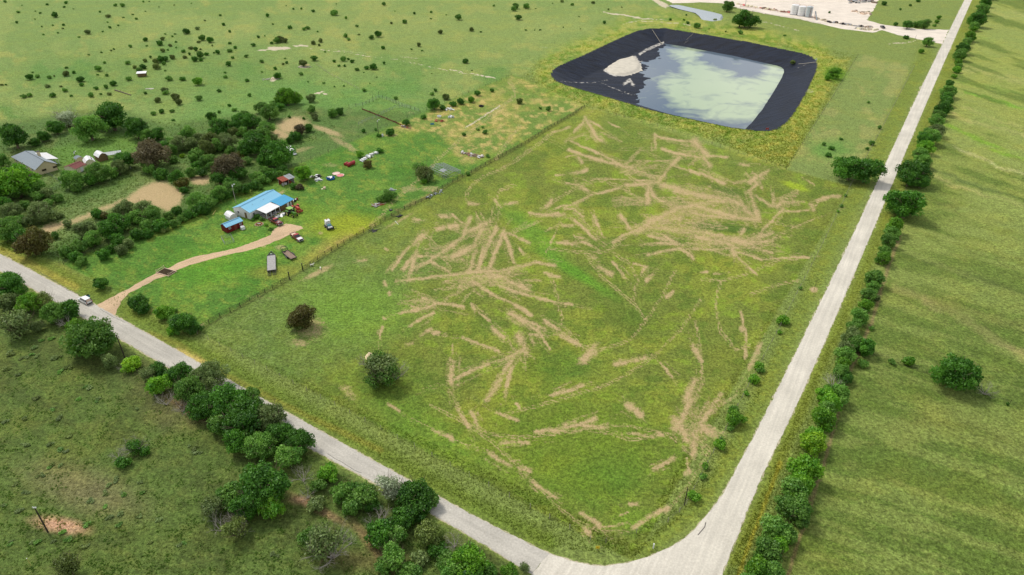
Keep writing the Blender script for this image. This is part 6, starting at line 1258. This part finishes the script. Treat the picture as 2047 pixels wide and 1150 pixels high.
fence('wire fence on wooden posts along the front bank above the paved road', [(258, 598), (395, 668), (560, 754), (730, 843), (900, 932), (1060, 1016), (1180, 1080), (1211, 1085)], 4.5, 1.3, (.4, .8, 1.2), .055, .008, POLEL, WIREM, 'wire_fence')
fence('wire fence on pale posts round the bend and up beside the gravel road', [(1211, 1085), (1272, 1066), (1335, 1044), (1358, 1024), (1372, 1008), (1400, 955), (1450, 860), (1505, 755), (1560, 652), (1600, 574), (1640, 497), (1680, 415), (1700, 372), (1760, 262), (1827, 134)], 4.5, 1.3, (.4, .8, 1.2), .055, .008, POLEL, WIREM, 'wire_fence')
fence('wire fence between the mown field and the weedy reservoir bank', [(1168, 215), (1300, 248), (1440, 294), (1572, 339)], 4.5, 1.3, (.4, .8, 1.2), .05, .008, POLEW, WIREM, 'wire_fence')
fence('wire fence on the weedy bank side of the long grass strip', [(1572, 339), (1620, 264), (1670, 186), (1716, 110)], 4.5, 1.3, (.4, .8, 1.2), .05, .008, POLEW, WIREM, 'wire_fence')
fence('wire fence along the hedge trees on the left boundary of the homestead', [(128, 530), (300, 455), (480, 378), (640, 311), (760, 258), (900, 200), (1023, 152)], 5, 1.3, (.4, .8, 1.2), .055, .008, POLEW, WIREM, 'wire_fence')
fence('old wire fence crossing the right-hand pasture from the hedgerow', [(1746, 708), (1800, 725), (1866, 748), (1960, 783), (2080, 832)], 5, 1.1, (.4, .8), .05, .008, POLEW, WIREM, 'wire_fence')
fence('pale old fence line in the far pasture running down from the shrub', [(633, 130), (660, 150), (690, 165), (718, 180)], 3.2, 1.2, (.6, 1.1), .06, .02, POLEL, POLEL, 'wire_fence')
fence('short fence with white posts below the left house hedge', [(200, 362), (222, 354), (245, 346), (262, 338)], 5, 1.2, (.4, .8, 1.1), .06, .008, WHITE, WIREM, 'wire_fence')
fence('chain fence around the green plot below the left house', [(93, 347), (112, 359), (126, 370), (110, 380), (90, 388)], 3, 1.3, (.1, .5, .9, 1.3), .035, .012, GALV, GALV, 'mesh_fence')
fence('dark fence posts at the edge of the far pasture above the wooded lots', [(405, 257), (440, 243), (478, 228), (520, 216), (560, 213)], 9, 1.5, (.5, 1.0), .09, .008, POLEW, WIREM, 'wire_fence')
# livestock pens
fence('tall grey rail fence round the back of the overgrown livestock pens', [(698, 217), (725, 212), (746, 203), (758, 196), (780, 203), (804, 213), (838, 224)], 3.0, 1.9, (.4, .8, 1.2, 1.6), .07, .03, POLEW, GALV)
fence('grey rail fence crossing the middle of the overgrown livestock pens', [(762, 230), (790, 217), (818, 216)], 2.4, 1.6, (.4, .8, 1.2, 1.5), .06, .03, GALV, GALV)
fence('grey rail fence on the near side of the lower livestock pen', [(717, 250), (738, 240), (760, 234)], 2.4, 1.6, (.4, .8, 1.2), .06, .03, GALV, GALV)
q = [G(724, 220), G(740, 226), G(757, 233), G(775, 240), G(792, 247), G(806, 254)]
t = thing('board_fence', 'solid dark red board fence running diagonally through the livestock pens', 'fence', q[0])
for a, b in zip(q[:-1], q[1:]):
    d = b - a; n = max(2, int(d.length / 1.4)); w_ = d.length / n; rz_ = math.atan2(d.y, d.x)
    mbp = MB().box((0, 0, .5), (w_ - .3, .07, .65)).mesh('board', REDT)
    for i in range(n): o = link('board', mbp, t, a.lerp(b, (i + .5) / n) - q[0], rz_)
    MB().cyl(a - q[0], a - q[0] + Vector((0, 0, 1.5)), .08, n=6).build('post', POLEW, t)

# ------------------------------------------------------------------ poles, signs
def pole(label, base, h, m=POLEW, r=.15, arm=False, lamp=False, name='utility_pole', group=None, armrz=0):
    t = thing(name, label, 'pole', G(*base), armrz, group); MB().cyl((0, 0, -.2), (0, 0, h), r, r * .7, 10).build('pole_shaft', m, t)
    if arm: MB().box((0, 0, h - .4), (1.8, .12, .14)).build('crossarm', m, t); [MB().cyl((x, 0, h - .33), (x, 0, h - .08), .05, n=8).build('insulator', WHITE, t) for x in (-.8, -.3, .3, .8)]
    if lamp:
        o = MB().cyl((0, 0, h - .1), (.7, 0, h + .1), .035, n=6).build('lamp_arm', GALV, t); MB().box((.85, 0, h + .08), (.5, .32, .2)).build('lamp_head', WHITE, o, bevel=.04); MB().cyl((.12, 0, h - .9), (.12, 0, h - .3), .2, n=10).build('transformer_can', WHITE, t)
    return t
def hpole(base, top):
    """height at which a vertical pole from base reaches row top[1]"""
    b_ = G(*base); lo, hi = .5, 30
    for _ in range(40):
        m_ = (lo + hi) / 2; y = projpx(b_.x, b_.y, m_)[1]
        if y > top[1]: lo = m_
        else: hi = m_
    return lo
pole('dark wooden pole with pale top fittings alone in the lower-left pasture', (96, 1064), hpole((96, 1064), (62, 1016)), arm=False, lamp=False)
t = thing('insulator_bracket', 'pale bracket fitting on top of the lower-left dark pole', 'bracket', G(96, 1064)); hp = hpole((96, 1064), (62, 1016)); MB().box((0, 0, hp + .08), (.7, .1, .1)).build('bracket_bar', WHITE, t); [MB().cyl((x, 0, hp + .1), (x, 0, hp + .34), .06, n=8).build('insulator', WHITE, t) for x in (-.3, 0, .3)]
pole('dark wooden pole at the roadside bushes right of the largest left tree', (250, 716), 7.0)
pole('slender pole with white lamp and can beside the blue-roofed house', (472, 407), hpole((472, 407), (461, 369)), POLEL, .11, lamp=True)
pole('short dark pole behind the blue-roofed house near the hedge', (504, 387), hpole((504, 387), (501, 377)), POLEW, .08)
pole('dark pole with white top by the livestock pens', (757, 271), hpole((757, 271), (755, 240)), POLEW, .12, lamp=True)
pole('dark pole with pale top left of the white gambrel shed', (153, 321), hpole((153, 321), (146, 303)), POLEW, .13, lamp=True)
pole('dark pole right of the white gambrel shed in the hedge', (188, 333), hpole((188, 333), (181.6, 313)), POLEW, .13)
pole('dark pole on the field fence near the gravel road bend', (1368, 1010), hpole((1368, 1010), (1374, 976)) if hpole((1368, 1010), (1374, 976)) < 12 else 6, POLEW, .12)
pole('slim dark pole standing at the entrance of the gravel yard', (1829, 80), hpole((1829, 80), (1830, 70)), POLEW, .09)
pole('tall rusty post left of the corner of the livestock pens', (746, 204), 3.4, POLEW, .1); pole('second tall rusty post at the top corner of the livestock pens', (758, 197), 3.8, POLEW, .1)
t = thing('bare_sapling', 'thin dead sapling in the round dirt patch beside the gravel road', 'sapling', G(1627, 581)); rr = random.Random(5); mb = MB(); limb_mb(mb, rr, (0, 0, 0), (0, 0, 1), 2.6, .05, 2, 5); mb.build('branches', POLEW, t)
t = thing('marker_sign', 'small yellow square sign on a short post beside the bend', 'sign', G(1194, 1101)); MB().cyl((0, 0, 0), (0, 0, .9), .04, n=6).build('sign_post', WOODB, t); MB().box((0, -.05, 1.0), (.75, .05, .7)).build('sign_board', YELS, t); MB().box((0, -.085, 1.0), (.25, .02, .22)).build('sign_mark', mat('orange mark', (220, 150, 30)), t)
t = thing('marker_post', 'short white marker post in the grass inside the road bend', 'marker', G(1306, 1096)); MB().cyl((0, 0, 0), (0, 0, 1.1), .12, n=8).build('marker_shaft', WHITE, t); MB().cyl((0, 0, 1.1), (0, 0, 1.2), .14, n=8).build('marker_cap', WHITE, t)
# rope lines, buoy by reservoir
t = thing('safety_sign', 'orange and white marker at the near corner of the reservoir', 'marker', G(1533, 262, 0)); MB().cyl((0, 0, 0), (0, 0, 1.2), .08, n=6).build('marker_shaft', WHITE, t); MB().box((0, 0, 1.1), (1.3, .12, .8)).build('marker_board', REDP, t)
t = thing('safety_sign', 'white marker at the right corner of the reservoir rim', 'marker', G(1631, 122, 0)); MB().cyl((0, 0, 0), (0, 0, 1.0), .08, n=6).build('marker_shaft', WHITE, t); MB().box((0, 0, 1.0), (.9, .12, .7)).build('marker_board', WHITE, t)
ROPE = mat('pale rope', (206, 196, 170))
for lb, pa, pb in (('escape rope down the top left bank of the black liner', (1304, 58), (1325, 88)), ('escape rope down the far bank of the black liner, right of the first', (1386, 66), (1371, 88)), ('escape rope across the right bank of the black liner', (1632, 124), (1594, 138))):
    a, b = P(*pa, 1.2), P(*pb, -4.9); pts = []
    t = thing('escape_rope', lb, 'rope', a); prev = None; mb = MB()
    for k in range(13):
        p_ = a.lerp(b, k / 12); dd = float(sdpoly(np.array([p_.x]), np.array([p_.y]), RIMW)[0]); z = float(liner_z(np.array([p_.x]), np.array([p_.y]), np.array([dd]))[0]) + .18; p_ = Vector((p_.x, p_.y, max(z, -4.9))) - a
        if prev is not None: mb.cyl(prev, p_, .10, n=4)
        prev = p_
    mb.build('rope_line', ROPE, t)

# ------------------------------------------------------------------ gravel yard
def vtank(label, px, py, r, h, m, ladder=False):
    t = thing('storage_tank', label, 'tank', G(px, py), 0, None); MB().lathe([(r, 0), (r, h), (r * .6, h + .35), (.0001, h + .6)], (0, 0, 0), 24).build('tank_shell', m, t)
    for k in range(3): MB().torus((0, 0, h * (k + 1) / 4), r, .05, 24, 4).build('hoop', TANKG, t)
    MB().cyl((0, 0, 0), (0, 0, .2), r * 1.08, n=20).build('base_ring', DARKSH, t)
    MB().torus((0, 0, h + 1.0), r * .95, .05, 20, 4).build('top_rail', RUST, t)
    if ladder:
        mb = MB(); [mb.cyl((x, -r - .1, 0), (x, -r - .1, h + 1), .05, n=4) for x in (-.3, .3)]; [mb.cyl((-.3, -r - .1, z), (.3, -r - .1, z), .03, n=4) for z in np.arange(.4, h, .5)]; mb.build('ladder', RUST, t)
    else: MB().cyl((r + .2, 0, 0), (r + .2, 0, h + .5), .12, n=6).build('fill_pipe', RUST, t)
vtank('white storage tank in the gravel yard, leftmost of three', 1587, 29, 3.0, 7.0, WMETAL); vtank('white storage tank in the gravel yard, middle of three', 1601, 31.5, 2.8, 6.8, WMETAL); vtank('slimmer grey storage tank with a ladder, rightmost of three', 1615.5, 34, 2.4, 7.4, TANKG, True)
t = thing('conveyor', 'sloping pale conveyor leading down from the grey tank in the yard', 'conveyor', G(1632, 40), heading((1622, 28), (1636, 42)))
MB().box((-4, 0, 2.4), (11, .9, .25), ry=.42).build('conveyor_belt', GALV, t)
for x in (-7, -4, -1): MB().cyl((x, .5, 0), (x, .5, 2.4 - (x + 4) * .42), .1, n=5).cyl((x, -.5, 0), (x, -.5, 2.4 - (x + 4) * .42), .1, n=5).build('support', RUST, t)
def piles(label, L, seed, mats_, n=26, w=5, name='scrap_row', cat='scrap row', hh=1.0):
    rr = random.Random(seed); q = [G(*p) for p in L]; t = thing(name, label, cat, q[0])
    for i in range(n):
        k = rr.uniform(0, len(q) - 1.001); a = q[int(k)].lerp(q[int(k) + 1], k % 1) - q[0]; s_ = rr.uniform(.6, 2.2)
        MB().box(a + Vector((rr.uniform(-w, w) * .3, rr.uniform(-w, w), s_ * .2 * hh)), (s_ * 2.4, s_, s_ * .6 * hh), rz=rr.uniform(0, 3), taper=.6).build(rr.choice(['crate', 'stone_block', 'timber_stack']), rr.choice(mats_), t)
piles('row of small rusty parts along the left yard boundary', [(1470, 8), (1530, 18), (1580, 26)], 1, [RUST, WOODB, CREAMP, PINK, CREAM], 40, 2)
piles('dark heaps of scrap at the top right of the gravel yard', [(1690, 5), (1720, 2), (1748, 4)], 2, [WOODG, DARKSH, WOODB, GALV], 40, 7, 'scrap_heap', 'scrap heap', 1.2)
piles('brown rubble blocks in the right part of the gravel yard', [(1705, 22), (1725, 28), (1738, 26)], 3, [WOODB, ROCKM, CREAMP], 30, 6, 'scrap_heap', 'scrap heap')
piles('row of stone blocks and timber along the lower yard edge right of the tanks', [(1632, 38), (1660, 45), (1700, 51), (1745, 56)], 4, [WOODG, ROCKM, WOODB, DARKSH], 60, 1.6)
piles('pale blocks by the yard edge left of the parked truck', [(1715, 58), (1735, 60), (1752, 60)], 5, [ROCKM, CREAM, WOODG], 20, 1.5)
fence('low dark pipe fence along the lower left edge of the gravel yard', [(1480, 14), (1540, 22), (1600, 31), (1635, 38)], 6, 1.2, (.5, 1.0), .1, .07, RUST, RUST)
fence('pale pipe rail fence below the left yard edge', [(1450, 9), (1480, 19), (1530, 29), (1600, 41), (1640, 49)], 6, 1.0, (.5, .9), .08, .05, POLEL, POLEL)
pole('tall dark post near the left end of the gravel yard', (1490, 10), 5, POLEW, .12)
pickup('dark grey truck parked on the gravel yard entrance', G(1764, 56), math.radians(80), mat('dark grey paint', (70, 70, 78), rough=.4), mat('dark grey paint', (70, 70, 78)), RIMM, DARKSH, 6.5)
pipe_a, pipe_b = G(1520, 43), G(1596, 61); 

# ------------------------------------------------------------------ ground cover too dense to count
def tufts(name, label, region_px, n, h0, h1, seed, jitter_col=(1.0, 1.35), accept=None, cols=None, spread=1, blades=3):
    r = np.random.default_rng(seed); xs = []; ys = []
    pl = np.array(region_px, float); lo, hi = pl.min(0), pl.max(0); got = 0; out = []
    while got < n:
        k = int(n * 1.5); py = lo[1] + (hi[1] - lo[1]) * r.uniform(0, 1, k) ** .8; px = lo[0] + (hi[0] - lo[0]) * r.uniform(0, 1, k)
        m_ = sdpoly(px, py, region_px) > 0
        if accept is not None: m_ &= accept(px, py, r)
        out.append(np.stack([px[m_], py[m_]], 1)); got += m_.sum()
    q = np.concatenate(out)[:n]; px, py = q[:, 0], q[:, 1]
    b = (py - 575) / FPX; a = (px - 1023.5) / FPX; dz = -ST - b * CT; t = -H / dz; x = a * t; y = (CT - b * ST) * t; z = terrain(x, y)
    T_, D2, W2_, _ = paint_fields(px, py, x, y)
    keep = (D2 < .45) & (W2_ < .45); x, y, z, T_ = x[keep], y[keep], z[keep], T_[keep]; n = len(x)
    Vv = []; Cc = []
    hs = r.uniform(h0, h1, n) * .42
    for k in range(blades):
        az = r.uniform(0, 6.283, n); w = hs * r.uniform(.35, .6, n) * spread; lean = hs * r.uniform(.2, .7, n); az2 = r.uniform(0, 6.283, n)
        ox, oy = r.normal(0, .25, n) * hs * 1.2, r.normal(0, .25, n) * hs * 1.2
        p0 = np.stack([x + ox - np.cos(az) * w, y + oy - np.sin(az) * w, z - .02], 1); p1 = np.stack([x + ox + np.cos(az) * w, y + oy + np.sin(az) * w, z - .02], 1)
        p2 = np.stack([x + ox + np.cos(az2) * lean, y + oy + np.sin(az2) * lean, z + hs], 1); Vv += [p0, p1, p2]
        c = T_ * r.uniform(*jitter_col, n)[:, None] if cols is None else (T_ * .45 + np.array(seen(*cols)) * .55) * r.uniform(*jitter_col, n)[:, None]
        c = np.concatenate([np.clip(c * np.array([1.26, 1.26, .84]), 0, .8), np.ones((n, 1))], 1); Cc += [c, c, c]
    V_ = np.stack(Vv, 1).reshape(-1, 3); C_ = np.stack(Cc, 1).reshape(-1, 4); Fc = np.arange(len(V_)).reshape(-1, 3)
    o = link(name, np_mesh(name, V_, Fc, [MTUFT], [('tint', 'FLOAT_COLOR', C_)]), kind='stuff', label=label, category='grass'); return o
MTUFT, t_, b_ = new_mat('grass blades'); at_ = t_.nodes.new('ShaderNodeAttribute'); at_.attribute_name = 'tint'
df_ = t_.nodes.new('ShaderNodeBsdfDiffuse'); tl_ = t_.nodes.new('ShaderNodeBsdfTranslucent'); up_ = t_.nodes.new('ShaderNodeCombineXYZ'); up_.inputs[2].default_value = 1
ge_ = t_.nodes.new('ShaderNodeNewGeometry'); vm_ = t_.nodes.new('ShaderNodeVectorMath'); vm_.operation = 'SCALE'; vm_.inputs['Scale'].default_value = .35
va_ = t_.nodes.new('ShaderNodeVectorMath'); va_.operation = 'ADD'; vn_ = t_.nodes.new('ShaderNodeVectorMath'); vn_.operation = 'NORMALIZE'
t_.links.new(ge_.outputs['Normal'], vm_.inputs[0]); t_.links.new(vm_.outputs[0], va_.inputs[0]); t_.links.new(up_.outputs[0], va_.inputs[1]); t_.links.new(va_.outputs[0], vn_.inputs[0])
mx_ = t_.nodes.new('ShaderNodeMixShader'); mx_.inputs[0].default_value = .5
for n_ in (df_,): t_.links.new(vn_.outputs[0], n_.inputs['Normal'])
for n_ in (df_, tl_): t_.links.new(at_.outputs['Color'], n_.inputs['Color'])
t_.links.new(df_.outputs[0], mx_.inputs[1]); t_.links.new(tl_.outputs[0], mx_.inputs[2]); t_.links.new(mx_.outputs[0], [n for n in t_.nodes if n.type == 'OUTPUT_MATERIAL'][0].inputs[0])
LPOLY = [(-80, 560), (48, 585), (172, 655), (336, 752), (620, 915), (885, 1060), (1020, 1160), (1020, 1200), (-100, 1200)]
def clumpy(th, sc=.03, seed=5): return lambda px, py, r: fbm(px, py * 1.6, sc, 3, seed) + r.uniform(-.12, .12, len(px)) > th
tufts('pasture_weeds', 'short weeds over the near left pasture', LPOLY, 15000, .18, .42, 1, (.85, 1.5), clumpy(.42))
tufts('broadleaf_weeds', 'pale green broadleaf weed clumps in the near left pasture', LPOLY, 5200, .30, .62, 2, (.9, 1.4), clumpy(.66, .05, 14), (104, 146, 78), 1.2, 5)
tufts('field_grass', 'rough grass over the mown field', FIELD, 26000, .10, .26, 3, (.8, 1.35))
tufts('verge_grass', 'tall grass on the verges beside both roads', [(-40, 470), (300, 650), (700, 885), (1100, 1095), (1270, 1112), (1400, 1000), (1480, 870), (1690, 420), (1840, 120), (1826, 120), (1690, 370), (1265, 1085), (125, 520), (-40, 440)], 16000, .2, .5, 4, (.8, 1.45))
tufts('hedge_bank_grass', 'rough grass between the gravel road and the hedgerow', [(1450, 1150), (1560, 900), (1735, 510), (1880, 160), (1950, 0), (1972, 0), (1900, 170), (1740, 560), (1480, 1200)], 7000, .2, .5, 5, (.8, 1.4))
tufts('right_pasture_grass', 'tufted grass over the right-hand pasture', [(1976, 0), (1885, 190), (1760, 560), (1560, 1190), (2100, 1200), (2100, 0)], 22000, .12, .32, 6, (.8, 1.4))
tufts('bank_weeds', 'yellow-green weeds on the bank around the reservoir', [(1080, 120), (1280, 45), (1420, 58), (1650, 98), (1716, 108), (1572, 338), (1380, 265), (1168, 213), (1040, 155)], 14000, .3, .9, 7, (.8, 1.4), lambda px, py, r: sdpoly(px, py, RIM) < -1.5)
tufts('homestead_grass', 'uneven lawn grass around the homestead', LAWN, 16000, .08, .25, 8, (.8, 1.35))
tufts('left_lot_weeds', 'rank weeds between the trees on the left lots', [(0, 250), (230, 250), (600, 215), (680, 250), (480, 370), (300, 450), (130, 520), (0, 500)], 14000, .3, .9, 9, (.7, 1.35))
tufts('far_pasture_weeds', 'low weeds dotted over the far pasture', [(0, 0), (1300, 0), (1280, 40), (1090, 130), (1020, 150), (850, 220), (600, 210), (0, 240)], 18000, .2, .6, 10, (.7, 1.3), clumpy(.47, .03, 9))

# ------------------------------------------------------------------ labels for every plant, from what stands next to it
LM = [('the two big hedgerow trees', 1818, 402), ('the lone right pasture tree', 1918, 752), ('the lime hedgerow bush', 1624, 882), ('the gravel road middle', 1640, 600), ('the lower paved road', 760, 930), ('the upper hedgerow', 1885, 205), ('the bare ground by the lower-left pole', 125, 1050), ('the tree clump in the left pasture', 500, 990), ('the blue-roofed house', 525, 405), ('the red shed', 465, 448), ('the gravel road bend', 1290, 1090), ('the driveway mouth', 215, 605), ('the white-roofed feeder', 285, 148),
      ('the pale pasture patch', 557, 95), ('the near rubble heap', 543, 157), ('the far rubble heap', 606, 133), ('the grey-roofed house', 80, 325), ('the white tanks', 1600, 22),
      ('the livestock pen', 760, 228), ('the metal frame shed', 885, 335), ('the far reservoir corner', 1295, 58), ('the reservoir left corner', 1105, 150), ('the reservoir right corner', 1633, 130), ('the reservoir near corner', 1535, 262),
      ('the small stock pond', 1395, 24), ('the lower-left utility pole', 95, 1062), ('the round bare dirt lot', 325, 385), ('the red tank', 700, 327), ('the lone field tree', 605, 632), ('the big field tree', 765, 740),
      ('the photo left edge', 0, 520), ('the photo top-left corner', 0, 0), ('the fallen log', 246, 186), ('the white sheds', 185, 318), ('the yard entrance gate', 1830, 70), ('the bottom-right hedge end', 1490, 1190), ('the big dark roadside tree', 1717, 338),
      ('the white car', 171, 600), ('the photo top edge centre', 1023, 0), ('the gravel road top end', 1930, 0), ('the paved road foot', 1063, 1148), ('the two parked trailers', 555, 520), ('the rusty shack', 575, 363), ('the dirt lot by the pen', 585, 248)]
ORD = ['nearest'] + [w + ' nearest' for w in 'second third fourth fifth sixth seventh eighth ninth tenth eleventh twelfth thirteenth fourteenth fifteenth sixteenth seventeenth eighteenth nineteenth twentieth twenty-first twenty-second twenty-third twenty-fourth twenty-fifth twenty-sixth twenty-seventh twenty-eighth'.split()]
from collections import defaultdict
bk = defaultdict(list)
for rec in PLANTS:
    o, cx, cy, r, colour, kk, group, note = rec
    lm = min(LM, key=lambda m: (m[1] - cx) ** 2 + ((m[2] - cy) * 1.6) ** 2)
    dx, dy = cx - lm[1], (cy - lm[2]) * 1.2
    a = (math.degrees(math.atan2(-dy, dx)) + 360) % 360
    w = ['right of', 'upper right of', 'above', 'upper left of', 'left of', 'lower left of', 'below', 'lower right of'][int(((a + 22.5) % 360) // 45)]
    hb = o.name.startswith('hedge_tree')
    kw = 'bush' if hb else 'weed clump' if o.name.startswith('weed') else 'bare tree' if kk == 'dead' else ('tree' if r >= 1.9 else 'shrub')  # 'bush' stands for all living hedgerow trees, low bushy ones included
    cw = 'grey' if kk == 'dead' else colour
    size = 'large' if r > 5 else 'mid-sized' if r > 2.6 else 'small' if r > 1.0 else 'tiny'
    bk[(kw, w, lm[0])].append((math.hypot(dx, dy), o, cw, kw, w, lm[0], size, group, colour))
for k, L in bk.items():
    L.sort(key=lambda e: e[0])
    for i, (d, o, cw, kw, w, ln, size, group, colour) in enumerate(L):
        same = f'{ORD[i]} of those {w} {ln}' if len(L) > 1 else f'the {kw} {w} {ln}'
        o['label'] = f'{size} {cw} {kw}, {ORD[i]} one {w} {ln}' if len(L) > 1 else f'{size} {cw} {kw} {w} {ln}'
        if len(o['label'].split()) > 16: o['label'] = o['label'].replace(size + ' ', '', 1)
        if len(o['label'].split()) > 16: o['label'] = o['label'].replace(' one ', ' ', 1)
        o['category'] = kw if kw in ('bush', 'weed clump') else 'tree' if 'tree' in kw else 'shrub'
        if group: o['group'] = group
